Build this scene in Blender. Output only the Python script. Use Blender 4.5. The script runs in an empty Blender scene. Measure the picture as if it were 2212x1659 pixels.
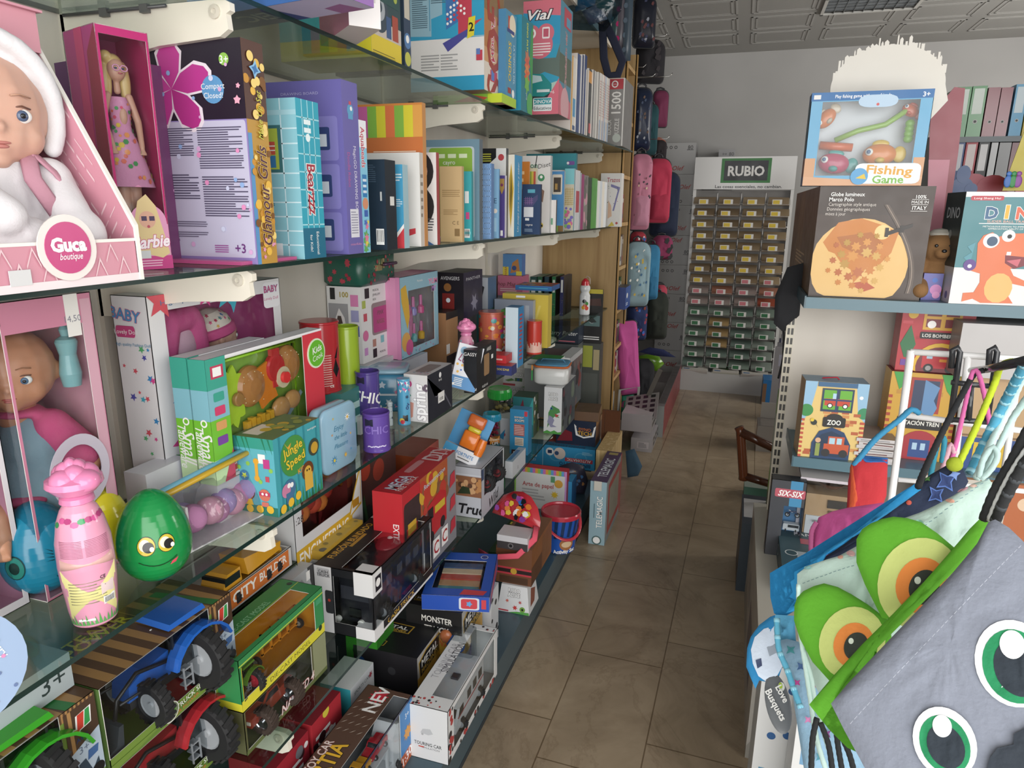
import bpy, math, random
from mathutils import Vector as V, Matrix as MX, noise
random.seed(7)
sc=bpy.context.scene; COL=sc.collection
# ---------- camera ----------
F_PX=1490.;PCX=1106.;PCY=829.5;CAM=V((0,0,1.5))
_Y=V((500,374.5,-F_PX)).normalized()
_D=V((-41,-5670,-F_PX)).normalized(); _D=(_D-_Y*_D.dot(_Y)).normalized()
_Z=-_D; _X=_Y.cross(_Z)
RW=MX((_X,_Y,_Z))            # world = RW @ camera vector
cd=bpy.data.cameras.new('camera'); cd.sensor_width=36; cd.lens=36*F_PX/2212; cd.clip_start=.02
cam=bpy.data.objects.new('camera',cd); COL.objects.link(cam); cam.matrix_world=MX.Translation(CAM)@RW.to_4x4(); sc.camera=cam
# ---------- light ----------
def area(name,loc,rot,sx,sy,e,col):
    l=bpy.data.lights.new(name,'AREA'); l.shape='RECTANGLE'; l.size=sx; l.size_y=sy; l.energy=e; l.color=col
    o=bpy.data.objects.new(name,l); o.location=loc; o.rotation_euler=rot; COL.objects.link(o); return o
W=bpy.data.worlds.new('world'); sc.world=W; W.use_nodes=True
nt=W.node_tree; bg=nt.nodes['Background']; sky=nt.nodes.new('ShaderNodeTexSky'); sky.sky_type='HOSEK_WILKIE'; sky.turbidity=6; sky.sun_direction=(.3,-.6,.75)
mxn=nt.nodes.new('ShaderNodeMixRGB'); mxn.inputs[0].default_value=.75; mxn.inputs[2].default_value=(1,.98,.96,1)
nt.links.new(sky.outputs[0],mxn.inputs[1]); nt.links.new(mxn.outputs[0],bg.inputs[0]); bg.inputs[1].default_value=1.0
area('shop_window_daylight',(1.25,-1.15,1.5),(math.radians(90),0,0),3.7,2.3,96,(1,.985,.965))
area('door_daylight',(1.9,.4,2.2),(math.radians(0),math.radians(50),0),1.6,1.2,14,(1,.99,.97))
area('added_side_fill',(3.1,4.6,1.7),(0,math.radians(90),0),1.6,1.8,70,(1,.97,.93))  # added fill lamp at the right wall, brightens the back of the shop
sc.view_settings.view_transform='Standard'; sc.view_settings.look='None'; sc.view_settings.gamma=1; sc.view_settings.exposure=.28
sc.view_settings.use_curve_mapping=False
# ---------- materials ----------
MATS={}
def lin(h):
    c=[int(h[i:i+2],16)/255 for i in (0,2,4)]
    g=.3*c[0]+.55*c[1]+.15*c[2]; c=[(x*.9+g*.1)*.97+.015 for x in c]  # slight desaturation and lifted blacks put haze into every colour
    return tuple(x/12.92 if x<=.04045 else ((x+.055)/1.055)**2.4 for x in c)+(1,)
def node_tex(nt,typ,scale,**k):
    t=nt.nodes.new(typ); t.inputs['Scale'].default_value=scale
    tc=nt.nodes.new('ShaderNodeTexCoord'); nt.links.new(tc.outputs['Object'],t.inputs['Vector'])
    for a,b in k.items(): t.inputs[a].default_value=b
    return t
def mat(s):
    if s in MATS: return MATS[s]
    h,_,k=s.partition(':')
    m=bpy.data.materials.new('mat_'+s.replace(':','_')); m.use_nodes=True; nt=m.node_tree; b=nt.nodes['Principled BSDF']; MATS[s]=m
    c=lin(h); b.inputs['Base Color'].default_value=c
    if k=='w' or k=='f' or k=='v':   # clear film / glass sheet / tinted film
        out=nt.nodes['Material Output']; tr=nt.nodes.new('ShaderNodeBsdfTransparent'); gl=nt.nodes.new('ShaderNodeBsdfGlossy')
        tr.inputs[0].default_value=c; gl.inputs['Roughness'].default_value=.12 if k!='f' else .03; mx=nt.nodes.new('ShaderNodeMixShader')
        lw=nt.nodes.new('ShaderNodeLayerWeight'); lw.inputs[0].default_value=.5; pw=nt.nodes.new('ShaderNodeMath'); pw.operation='POWER'; pw.inputs[1].default_value=3.5
        ml=nt.nodes.new('ShaderNodeMapRange'); ml.inputs['To Min'].default_value=.045; ml.inputs['To Max'].default_value=.55
        nt.links.new(lw.outputs['Facing'],pw.inputs[0]); nt.links.new(pw.outputs[0],ml.inputs['Value'])
        nt.links.new(ml.outputs[0],mx.inputs[0]); nt.links.new(tr.outputs[0],mx.inputs[1]); nt.links.new(gl.outputs[0],mx.inputs[2]); nt.links.new(mx.outputs[0],out.inputs[0])
        if k!='f':
            n=node_tex(nt,'ShaderNodeTexNoise',14 if k=='w' else 26,Detail=2); bp=nt.nodes.new('ShaderNodeBump'); bp.inputs['Distance'].default_value=.012; bp.inputs['Strength'].default_value=.5
            nt.links.new(n.outputs['Fac'],bp.inputs['Height']); nt.links.new(bp.outputs[0],gl.inputs['Normal']); nt.links.new(bp.outputs[0],lw.inputs['Normal'])
        return m
    r={'':.42,'g':.16,'m':.9,'c':.18,'s':.3,'k':.75}.get(k,.5)
    b.inputs['Roughness'].default_value=r
    if k=='c': b.inputs['Metallic'].default_value=1
    if k=='m' or k=='k':
        n=node_tex(nt,'ShaderNodeTexNoise',260 if k=='m' else 40,Detail=2); bp=nt.nodes.new('ShaderNodeBump'); bp.inputs['Distance'].default_value=.0015; bp.inputs['Strength'].default_value=.35
        nt.links.new(n.outputs['Fac'],bp.inputs['Height']); nt.links.new(bp.outputs[0],b.inputs['Normal'])
    elif k=='':
        n=node_tex(nt,'ShaderNodeTexNoise',18,Detail=2); mr=nt.nodes.new('ShaderNodeMapRange'); mr.inputs['To Min'].default_value=.3; mr.inputs['To Max'].default_value=.5
        nt.links.new(n.outputs['Fac'],mr.inputs['Value']); nt.links.new(mr.outputs[0],b.inputs['Roughness'])
    if k=='skin': b.inputs['Roughness'].default_value=.45; b.inputs['Subsurface Weight'].default_value=.15; b.inputs['Subsurface Radius'].default_value=(.01,.004,.002)
    return m
def ramp_mat(key,colors,tex='ShaderNodeTexNoise',scale=4,rough=.6,bump=0,stretch=None,**k):
    m=bpy.data.materials.new('mat_'+key); m.use_nodes=True; nt=m.node_tree; b=nt.nodes['Principled BSDF']; MATS[key]=m
    t=nt.nodes.new(tex); t.inputs['Scale'].default_value=scale
    for a,v in k.items(): t.inputs[a].default_value=v
    tc=nt.nodes.new('ShaderNodeTexCoord'); mp=nt.nodes.new('ShaderNodeMapping'); mp.inputs['Scale'].default_value=stretch or (1,1,1)
    nt.links.new(tc.outputs['Object'],mp.inputs[0]); nt.links.new(mp.outputs[0],t.inputs['Vector'])
    cr=nt.nodes.new('ShaderNodeValToRGB'); e=cr.color_ramp.elements
    while len(e)<len(colors): e.new(.5)
    for i,(p,c) in enumerate(colors): e[i].position=p; e[i].color=lin(c)
    o=t.outputs.get('Fac') or t.outputs[0]
    nt.links.new(o,cr.inputs[0]); nt.links.new(cr.outputs[0],b.inputs['Base Color']); b.inputs['Roughness'].default_value=rough
    if bump:
        bp=nt.nodes.new('ShaderNodeBump'); bp.inputs['Distance'].default_value=bump; nt.links.new(o,bp.inputs['Height']); nt.links.new(bp.outputs[0],b.inputs['Normal'])
    return m
# ---------- text ----------
TX={}
def textmesh(s,off=0):
    k=(s,off)
    if k in TX: return TX[k]
    c=bpy.data.curves.new('t','FONT'); c.body=s; c.size=1/.73; c.resolution_u=2; c.offset=off; c.align_x='CENTER'
    o=bpy.data.objects.new('t',c); COL.objects.link(o); dg=bpy.context.evaluated_depsgraph_get(); dg.update(); e=o.evaluated_get(dg); me=e.to_mesh()
    vs=[(v.co.x,v.co.y) for v in me.vertices]; fs=[tuple(p.vertices) for p in me.polygons]; e.to_mesh_clear()
    bpy.data.objects.remove(o); bpy.data.curves.remove(c)
    TX[k]=(vs,fs,(max(v[0] for v in vs)-min(v[0] for v in vs)) if vs else 1); return TX[k]
# ---------- mesh builder ----------
class FR:
    def __init__(s,o,u,v,w,h): s.o=V(o); s.u=V(u).normalized(); s.v=V(v).normalized(); s.n=s.u.cross(s.v); s.w=w; s.h=h; s.k=1
    def at(s,x,y,e=0): x=min(1,max(0,x)); y=min(1,max(0,y)); return s.o+s.u*(x*s.w)+s.v*(y*s.h)+s.n*e
class MB:
    def __init__(s,M=None): s.v=[];s.f=[];s.i=[];s.sm=[];s.ms=[];s.M=M
    def add(s,vs,fs,col,smooth=False,M=None):
        n=len(s.v); T=M if M is not None else s.M
        s.v+=[(T@V(p)) if T is not None else V(p) for p in vs]
        if col not in s.ms: s.ms.append(col)
        k=s.ms.index(col)
        for f in fs: s.f.append([n+a for a in f]); s.i.append(k); s.sm.append(smooth)
        return s
    def box(s,x0,y0,z0,x1,y1,z1,col,M=None):
        vs=[(x0,y0,z0),(x1,y0,z0),(x1,y1,z0),(x0,y1,z0),(x0,y0,z1),(x1,y0,z1),(x1,y1,z1),(x0,y1,z1)]
        return s.add(vs,[(3,2,1,0),(4,5,6,7),(0,1,5,4),(1,2,6,5),(2,3,7,6),(3,0,4,7)],col,M=M)
    def rbox(s,x0,y0,z0,x1,y1,z1,r,col,M=None,n=3,smooth=True):   # box with rounded vertical edges and slight top bevel
        pts=[]
        for cx_,cy_,a0 in ((x1-r,y1-r,0),(x0+r,y1-r,90),(x0+r,y0+r,180),(x1-r,y0+r,270)):
            for k in range(n+1): a=math.radians(a0+90*k/n); pts.append((cx_+r*math.cos(a),cy_+r*math.sin(a)))
        b=min(r*.4,(z1-z0)*.3); mx,my=(x0+x1)/2,(y0+y1)/2
        def ring(z,q): return [(mx+(p[0]-mx)*(1-q/max(1e-6,(x1-x0)/2)),my+(p[1]-my)*(1-q/max(1e-6,(y1-y0)/2)),z) for p in pts]
        R=[ring(z0,b),ring(z0+b,0),ring(z1-b,0),ring(z1,b)]; N=len(pts); vs=sum(R,[]); fs=[]
        for j in range(3):
            for k in range(N): a=j*N+k;c=j*N+(k+1)%N; fs.append((a,c,c+N,a+N))
        fs.append(tuple(range(N))[::-1]); fs.append(tuple(range(3*N,4*N)))
        return s.add(vs,fs,col,smooth,M)
    def prism(s,poly,h,col,M=None,smooth=False,side=None):   # polygon in xy extruded from z=0 to h
        N=len(poly); vs=[(p[0],p[1],0) for p in poly]+[(p[0],p[1],h) for p in poly]
        s.add(vs,[tuple(range(N))[::-1],tuple(range(N,2*N))],col,False,M)
        return s.add(vs,[(k,(k+1)%N,N+(k+1)%N,N+k) for k in range(N)],side or col,smooth,M)
    def lathe(s,prof,col,n=24,M=None,cols=None,smooth=True,sx=1,sy=1,cap=True):
        vs=[];
        for r,z in prof:
            for k in range(n): a=2*math.pi*k/n; vs.append((r*math.cos(a)*sx,r*math.sin(a)*sy,z))
        for j in range(len(prof)-1):
            c=cols[j] if cols else col
            q=[vs[j*n+k] for k in range(n)]+[vs[(j+1)*n+k] for k in range(n)]
            s.add(q,[(k,(k+1)%n,n+(k+1)%n,n+k) for k in range(n)],c,smooth,M)
        if not cap: return s
        if prof[0][0]>1e-5: s.add(vs[:n],[tuple(range(n))[::-1]],cols[0] if cols else col,False,M)
        if prof[-1][0]>1e-5: s.add(vs[-n:],[tuple(range(n))],cols[-1] if cols else col,False,M)
        return s
    def ell(s,c,r,col,M=None,n=16,m=10):
        vs=[];fs=[]
        for j in range(m+1):
            t=math.pi*j/m
            for k in range(n): a=2*math.pi*k/n; vs.append((c[0]+r[0]*math.sin(t)*math.cos(a),c[1]+r[1]*math.sin(t)*math.sin(a),c[2]-r[2]*math.cos(t)))
        for j in range(m):
            for k in range(n): fs.append((j*n+k,j*n+(k+1)%n,(j+1)*n+(k+1)%n,(j+1)*n+k))
        return s.add(vs,fs,col,True,M)
    def tube(s,pts,r,col,n=8,M=None,flat=None,closed=False):
        pts=[V(p) for p in pts]; N=len(pts); vs=[]; rs=r if isinstance(r,(list,tuple)) else [r]*N; up=V((0,0,1)); pu=None
        for i,p in enumerate(pts):
            t=((pts[(i+1)%N] if closed or i<N-1 else p)-(pts[i-1] if closed or i>0 else p)).normalized()
            if pu is None: pu=t.orthogonal().normalized() if abs(t.dot(up))>.95 else t.cross(up).normalized()
            pu=(pu-t*pu.dot(t)); pu=pu.normalized() if pu.length>1e-6 else t.orthogonal().normalized()
            w=t.cross(pu)
            for k in range(n): a=2*math.pi*k/n; vs.append(p+pu*(rs[i]*math.cos(a))+w*(rs[i]*(flat or 1)*math.sin(a)))
        fs=[(j*n+k,j*n+(k+1)%n,((j+1)%N)*n+(k+1)%n,((j+1)%N)*n+k) for j in range(N if closed else N-1) for k in range(n)]
        if not closed: fs+=[tuple(range(n))[::-1],tuple(range((N-1)*n,N*n))]
        return s.add(vs,fs,col,True,M)
    def wheel(s,c,r,w,tyre='1a1a1c:k',rim='9aa0a6:s',ax='y',n=20):
        R={'y':MX.Rotation(math.pi/2,4,'X'),'x':MX.Rotation(math.pi/2,4,'Y'),'z':MX.Identity(4)}[ax]; M=MX.Translation(c)@R
        if s.M is not None: M=s.M@M
        s.lathe([(r*.55,-w*.38),(r*.62,-w/2),(r*.92,-w/2),(r,-w*.3),(r,w*.3),(r*.92,w/2),(r*.62,w/2),(r*.55,w*.38)],tyre,n,M,cap=False)
        s.lathe([(r*.1,-w*.2),(r*.5,-w*.3),(r*.6,-w*.42),(r*.6,w*.42),(r*.5,w*.3),(r*.14,w*.24),(r*.12,w*.4),(r*.02,w*.4)],rim,n,M)
        for k in range(n):
            a=2*math.pi*k/n; s.box(-r*.07,-r*.03,-w*.5,r*.07,r*.045,w*.5,tyre,M=M@MX.Rotation(a,4,'Z')@MX.Translation((0,r,0))@MX.Rotation(.25,4,'Y'))
        return s
    def pt(s,fr,ds):
        """prints: flat marks on face frame fr"""
        for d in ds:
            e=.00015+.00005*fr.k; fr.k+=1; t=d[0]
            if t=='r': s.add([fr.at(d[1],d[2],e),fr.at(d[3],d[2],e),fr.at(d[3],d[4],e),fr.at(d[1],d[4],e)],[(0,1,2,3)],d[5])
            elif t=='p': s.add([fr.at(x,y,e) for x,y in d[1]],[tuple(range(len(d[1])))],d[2])
            elif t=='c':
                cx_,cy_,r,col=d[1:5]; ry=d[5] if len(d)>5 else 1; m_=min(fr.w,fr.h)
                s.add([fr.at(cx_+r*m_*math.cos(a*math.pi/12)/fr.w,cy_+r*ry*m_*math.sin(a*math.pi/12)/fr.h,e) for a in range(24)],[tuple(range(24))],col)
            elif t=='o':   # ring
                cx_,cy_,r,r2,col=d[1:6]; m_=min(fr.w,fr.h); q=[fr.at(cx_,cy_,e)+fr.u*(R_*m_*math.cos(a*math.pi/12))+fr.v*(R_*m_*math.sin(a*math.pi/12)) for R_ in (r,r2) for a in range(24)]
                s.add(q,[(a,(a+1)%24,24+(a+1)%24,24+a) for a in range(24)],col)
            elif t=='s':   # star / flower: x,y,r,col,points,inner
                cx_,cy_,r,col=d[1:5]; n_=d[5] if len(d)>5 else 5; q=d[6] if len(d)>6 else .45; m_=min(fr.w,fr.h); ro=random.random()*.8
                P=[fr.at(cx_+m_*r*(1 if a%2==0 else q)*math.sin(a*math.pi/n_+ro)/fr.w,cy_+m_*r*(1 if a%2==0 else q)*math.cos(a*math.pi/n_+ro)/fr.h,e) for a in range(2*n_)]
                s.add([fr.at(cx_,cy_,e)]+P,[(0,1+(a+1)%(2*n_),1+a) for a in range(2*n_)],col)
            elif t=='l':
                x0,y0,x1,y1,n_,col=d[1:7]; 
                for k in range(n_):
                    a=y0+(y1-y0)*(k+.25)/n_; b=y0+(y1-y0)*(k+.7)/n_; xe=x1-(x1-x0)*random.choice((0,0,.02,.05,.3))
                    s.add([fr.at(x0,a,e),fr.at(xe,a,e),fr.at(xe,b,e),fr.at(x0,b,e)],[(0,1,2,3)],col)
            elif t=='b':   # barcode x0,y0,x1,y1
                x0,y0,x1,y1=d[1:5]; s.add([fr.at(x0,y0,e),fr.at(x1,y0,e),fr.at(x1,y1,e),fr.at(x0,y1,e)],[(0,1,2,3)],'f4f4f2'); n_=13
                for k in range(n_):
                    a=x0+(x1-x0)*(.08+.86*k/n_); b=a+(x1-x0)*.86/n_*random.choice((.3,.5,.7)); ya=y0+(y1-y0)*.18; yb=y1-(y1-y0)*.08
                    s.add([fr.at(a,ya,e+.00006),fr.at(b,ya,e+.00006),fr.at(b,yb,e+.00006),fr.at(a,yb,e+.00006)],[(0,1,2,3)],'16181a')
            elif t=='g':   # grid of lines: n,m,col,width
                n_,m__,col,lw=d[1:5]; x0,y0,x1,y1=d[5:9] if len(d)>5 else (0,0,1,1)
                for k in range(1,n_): a=x0+(x1-x0)*k/n_; s.add([fr.at(a-lw/fr.w,y0,e),fr.at(a+lw/fr.w,y0,e),fr.at(a+lw/fr.w,y1,e),fr.at(a-lw/fr.w,y1,e)],[(0,1,2,3)],col)
                for k in range(1,m__): a=y0+(y1-y0)*k/m__; s.add([fr.at(x0,a-lw/fr.h,e),fr.at(x1,a-lw/fr.h,e),fr.at(x1,a+lw/fr.h,e),fr.at(x0,a+lw/fr.h,e)],[(0,1,2,3)],col)
            elif t=='t':
                st,x,y,h,col=d[1:6]; k=d[6] if len(d)>6 else {}; rot=math.radians(k.get('rot',0)); off=k.get('b',0)*.45; hh=h*fr.h
                lay=[(col,off,0)]
                if 'o' in k: lay=[(k['o'],off+k.get('ow',.07)*.6,0),(col,off,.00006)]; fr.k+=2
                _,_,w_=textmesh(st,off); sx=1
                if 'fit' in k:
                    L_=fr.h if abs(math.sin(rot))>.7 else fr.w; sx=k['fit']*L_/(w_*hh)
                    if sx<.8: hh*=sx/.8; sx=.8
                cr_,sr_=math.cos(rot),math.sin(rot); shx=k.get('sh',0)
                for c_,o_,de in lay:
                    vs,fs,_=textmesh(st,o_); P=[]
                    for a,b in vs: a=(a+shx*b)*sx*hh; b=(b-.5)*hh; P.append(fr.at(x+(a*cr_-b*sr_)/fr.w,y+(a*sr_+b*cr_)/fr.h,e+de))
                    s.add(P,fs,c_)
        return s
    def build(s,name,parent=None,M=None,smooth_mod=None):
        me=bpy.data.meshes.new(name); me.from_pydata([tuple(v) for v in s.v],[],s.f)
        for c in s.ms: me.materials.append(mat(c))
        me.polygons.foreach_set('material_index',s.i); me.polygons.foreach_set('use_smooth',s.sm); me.update()
        o=bpy.data.objects.new(name,me); COL.objects.link(o)
        if parent is not None: o.parent=parent
        if M is not None: o.matrix_basis=M
        return o
def tag(o,label=None,cat=None,group=None,kind=None):
    if label: o['label']=label
    if cat: o['category']=cat
    if group: o['group']=group
    if kind: o['kind']=kind
    return o
def thing(name,label,cat,M=None,group=None):
    o=bpy.data.objects.new(name,None); o.empty_display_size=.05; COL.objects.link(o)
    if M is not None: o.matrix_basis=M
    return tag(o,label,cat,group)
def T(x,y,z,yaw=0,pitch=0,roll=0): return MX.Translation((x,y,z))@MX.Rotation(math.radians(yaw),4,'Z')@MX.Rotation(math.radians(pitch),4,'X')@MX.Rotation(math.radians(roll),4,'Y')
def copy_tree(o,parent=None,M=None):
    c=o.copy(); COL.objects.link(c)
    if parent is not None: c.parent=parent
    if M is not None: c.matrix_basis=M
    for ch in [x for x in COL.objects if x.parent==o]: copy_tree(ch,c)
    return c
# ---------- measuring on the photograph ----------
def S(P,ax,px=None,py=None):
    """distance t along ax from P at which the point stands in pixel column px / row py"""
    a=(RW.col[0]*F_PX+RW.col[2]*(px-PCX)) if px is not None else (RW.col[1]*F_PX+RW.col[2]*(PCY-py))
    return -a.dot(V(P)-CAM)/a.dot(V(ax))
def ray(x,y): return RW@V((x-PCX,PCY-y,-F_PX)).normalized()
def onX(x,y,X): d=ray(x,y); return CAM+d*((X-CAM.x)/d.x)
def onY(x,y,Y): d=ray(x,y); return CAM+d*((Y-CAM.y)/d.y)
def onZ(x,y,Z): d=ray(x,y); return CAM+d*((Z-CAM.z)/d.z)
def onXZ(x,X,Z): P=V((X,0,Z)); return P+V((0,1,0))*S(P,(0,1,0),px=x)
# ---------- the room ----------
XB=-1.17; XF=-.80          # left gondola: back panel and shelf front
SZ=[.44,.91,1.40,1.83]     # glass shelf tops
def struct(o): o['kind']='structure'; return o
m=ramp_mat('floor_tile',[(.25,'7d6c54'),(.5,'97846a'),(.68,'a69378'),(.8,'84735b')],scale=3.2,rough=.28,Detail=8,Roughness=.62,Distortion=1.2)
nt=m.node_tree; b=nt.nodes['Principled BSDF']; tc=[n for n in nt.nodes if n.type=='TEX_COORD'][0]; cr=[n for n in nt.nodes if n.type=='VALTORGB'][0]
br=nt.nodes.new('ShaderNodeTexBrick'); mp=nt.nodes.new('ShaderNodeMapping'); mp.inputs['Rotation'].default_value=(0,0,math.radians(91.1)); mp.inputs['Location'].default_value=(.02,.17,0)
br.inputs['Scale'].default_value=1; br.inputs['Mortar Size'].default_value=.0022; br.inputs['Brick Width'].default_value=.515; br.inputs['Row Height'].default_value=.285; br.offset=.3; br.offset_frequency=2
br.inputs['Color1'].default_value=(1,1,1,1); br.inputs['Color2'].default_value=(.86,.86,.87,1); br.inputs['Mortar'].default_value=(.42,.38,.33,1)
nt.links.new(tc.outputs['Object'],mp.inputs[0]); nt.links.new(mp.outputs[0],br.inputs['Vector'])
ml=nt.nodes.new('ShaderNodeMixRGB'); ml.blend_type='MULTIPLY'; ml.inputs[0].default_value=1
vn=nt.nodes.new('ShaderNodeTexNoise'); vn.inputs['Scale'].default_value=1.7; vn.inputs['Detail'].default_value=12; vn.inputs['Roughness'].default_value=.65; vn.inputs['Distortion'].default_value=.6; nt.links.new(tc.outputs['Object'],vn.inputs['Vector'])
vr=nt.nodes.new('ShaderNodeValToRGB'); vr.color_ramp.elements[0].position=.485; vr.color_ramp.elements[1].position=.515; e2=vr.color_ramp.elements.new(.5); e2.color=(.55,.5,.44,1)
for i in (0,2): vr.color_ramp.elements[i].color=(1,1,1,1)
m2=nt.nodes.new('ShaderNodeMixRGB'); m2.blend_type='MULTIPLY'; m2.inputs[0].default_value=.35
nt.links.new(vn.outputs['Fac'],vr.inputs[0]); nt.links.new(cr.outputs[0],m2.inputs[1]); nt.links.new(vr.outputs[0],m2.inputs[2])
nt.links.new(m2.outputs[0],ml.inputs[1]); nt.links.new(br.outputs['Color'],ml.inputs[2]); nt.links.new(ml.outputs[0],b.inputs['Base Color'])
ramp_mat('wall',[(.3,'a5a4a2'),(.7,'aeadab')],scale=2,rough=.85)
ramp_mat('panel',[(.3,'cdc6ba'),(.7,'d8d2c8')],scale=6,rough=.6,stretch=(1,1,.12))
ramp_mat('wood',[(.3,'a98450'),(.52,'b8955e'),(.7,'a07a46')],scale=5,rough=.5,stretch=(3,3,.25),Detail=6,Distortion=.6)
ramp_mat('pine',[(.3,'c9ad78'),(.52,'b9985e'),(.7,'d8bf8c')],scale=8,rough=.6,stretch=(6,6,.3),Detail=5)
struct(MB().box(-1.3,-1.3,-.05,3.2,6.7,0,'floor_tile').build('floor'))
struct(MB().box(-1.3,-1.3,0,XB-.03,6.7,2.8,'wall').build('wall_left'))
struct(MB().box(3.2,-1.3,0,3.3,6.7,2.8,'wall').build('wall_right'))
struct(MB().box(-1.3,6.65,0,3.3,6.75,2.8,'wall').build('wall_back'))
mb=MB().box(-1.3,-1.3,2.8,3.3,6.75,2.86,'9c9b97:m')
for ix in range(-3,9):
    for iy in range(-1,14):
        x0=-.61+ix*.505; y0=.89+iy*.4575
        if x0<-1.25 or x0+.5>3.2 or y0>6.3: continue
        if ix in (2,) and iy in (9,): continue
        for a in (.045,.075):
            x1,y1,x2,y2=x0+a,y0+a,x0+.505-a,y0+.4575-a
            for q in ((x1,y1,x2,y1+.012),(x1,y2-.012,x2,y2),(x1,y1,x1+.012,y2),(x2-.012,y1,x2,y2)): mb.box(q[0],q[1],2.797 if a<.06 else 2.798,q[2],q[3],2.801,'a8a7a3:m')
struct(mb.build('ceiling'))
# ceiling lamp (recessed louvre)
t=thing('ceiling_light','recessed fluorescent ceiling light with black and silver louvres, switched off','lamp',T(.67,5.35,2.8))
f=MB(); 
for q in ((-.29,-.2,.29,-.18),(-.29,.18,.29,.2),(-.29,-.2,-.27,.2),(.27,-.2,.29,.2)): f.box(q[0],q[1],-.014,q[2],q[3],.0,'c9c8c2')
f.build('frame',t)
f=MB().box(-.27,-.18,-.003,.27,.18,0,'26282a')
f.build('housing',t); f=MB()
for k in range(1,9): f.box(-.27+k*.06,-.18,-.012,-.266+k*.06,.18,-.003,'8e9294:c')
for k in range(1,5): f.box(-.27,-.18+k*.072,-.012,.27,-.176+k*.072,-.003,'8e9294:c')
f.build('louvre',t)
# ---------- left gondola ----------
gl=thing('shelf_unit','long cream shelf unit along the left side with dark blue plinth below glass shelves','shelf unit',T(0,0,0))
f=MB().box(XB-.028,-.9,.0,XB,4.22,2.45,'panel')
for y in (1.03,2.2,3.2): f.box(XB-.001,y-.004,.1,XB+.001,y+.004,2.4,'8a857c')
f.build('back_panel',gl)
for y in (1.03,2.2,3.2): MB().box(XB,y-.014,.12,XB+.012,y+.014,2.4,'cfc8ba:s').build('upright',gl)
MB().box(XB,-.9,.015,-.61,3.36,.12,'39525e:s').build('plinth',gl)
MB().box(-.615,-.9,0,-.609,3.36,.018,'22303a').build('toe_strip',gl)
# brackets
def bracket(y,z,depth=.345):
    prof=[(0,0),(depth,0),(depth+.012,-.006),(depth+.012,-.018),(depth+.004,-.022),(depth+.006,-.045),(depth-.012,-.055),(depth*.6,-.062),(depth*.35,-.075),(depth*.15,-.098),(0,-.1)]
    b=MB(MX.Translation((XB+.005,y-.002,z))@MX.Rotation(math.pi/2,4,'X'))
    b.prism(prof,.012,'e8e2d2:s'); 
    b.M=None
    b.lathe([(.011,0),(.011,.003),(.005,.004),(.004,.002)],'cfc8b8:s',12,MX.Translation((XB+depth-.012,y-.014,z-.018))@MX.Rotation(math.pi/2,4,'X'))
    b.tube([(XB+.02,y-.02,z-.004),(XB+depth*.7,y-.02,z-.004)],.003,'4a4a4c:s',6)
    for q in (.3,.55): b.box(XB+depth*q,y-.024,z-.012,XB+depth*q+.016,y-.016,z+.001,'5a5a5a')
    return b
for i,z in enumerate(SZ):
    for y in (1.03,2.2,3.2,4.2):
        if y>4 and i<1: continue
        o=bracket(y,z-.0095).build('shelf_bracket',gl)
LB=['lowest','second lowest','middle eye-level','uppermost']
def slab(pts,z0,z1,col,edge,mb=None):
    mb=mb or MB(); N=len(pts); vs=[(x,y,z0) for x,y in pts]+[(x,y,z1) for x,y in pts]
    mb.add(vs,[tuple(range(N))[::-1],tuple(range(N,2*N))],col); 
    return mb.add(vs,[(k,(k+1)%N,N+(k+1)%N,N+k) for k in range(N)],edge)
for i,z in enumerate(SZ):
    if i==3: E_=[(-.80,-.9),(-.803,2.4),(-.64,4.225)]
    elif i==0: E_=[(-.8,-.9),(-.80,1.5),(-.785,3.32)]
    else: E_=[(-.81,-.9),(-.803,1.5),(-.75,4.225)]
    f=slab([(XB+.005,-.9)]+E_+[(XB+.005,E_[-1][1])],z-.009,z-.0006,'e2ece6:f','16302c:g')
    tag(f.build('glass_shelf'),{0:'lowest glass shelf, holding the boxed tractors and trucks',1:'second glass shelf up, holding the dolls, eggs and tins',2:'third glass shelf up, holding the row of board games',3:'highest glass shelf, holding the upper games and puzzles'}[i],'shelf')
f=MB().box(XB,1.9,2.39,XF,4.22,2.415,'d8cfc0').box(XF,1.9,2.386,XF+.012,4.22,2.418,'efe6d4:s')
tag(f.build('wooden_shelf'),'cream board shelf above the puzzle boxes, near the ceiling','shelf')
# divider + bookcase
t=thing('bookcase','narrow tall oak bookcase standing at the end of the glass shelves','bookcase',T(0,0,0))
MB().box(XB-.02,4.232,0,-.70,4.262,2.42,'wood').build('side_panel',t)
MB().box(XB-.02,4.60,0,-.70,4.625,2.42,'wood').build('side_panel',t)
MB().box(XB-.02,4.262,0,XB,4.60,2.42,'wood').build('back_board',t)
BZ=[.1,.42,.62,.86,1.13,1.4,1.68,2.0,2.3]
for z in BZ: MB().box(XB,4.262,z,-.705,4.60,z+.022,'wood').build('shelf',t)
MB().box(-.706,4.232,0,-.694,4.262,2.42,'a97f3e').build('edge_strip',t)
MB().box(-.706,4.60,0,-.694,4.625,2.42,'a97f3e').build('edge_strip',t)
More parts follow.
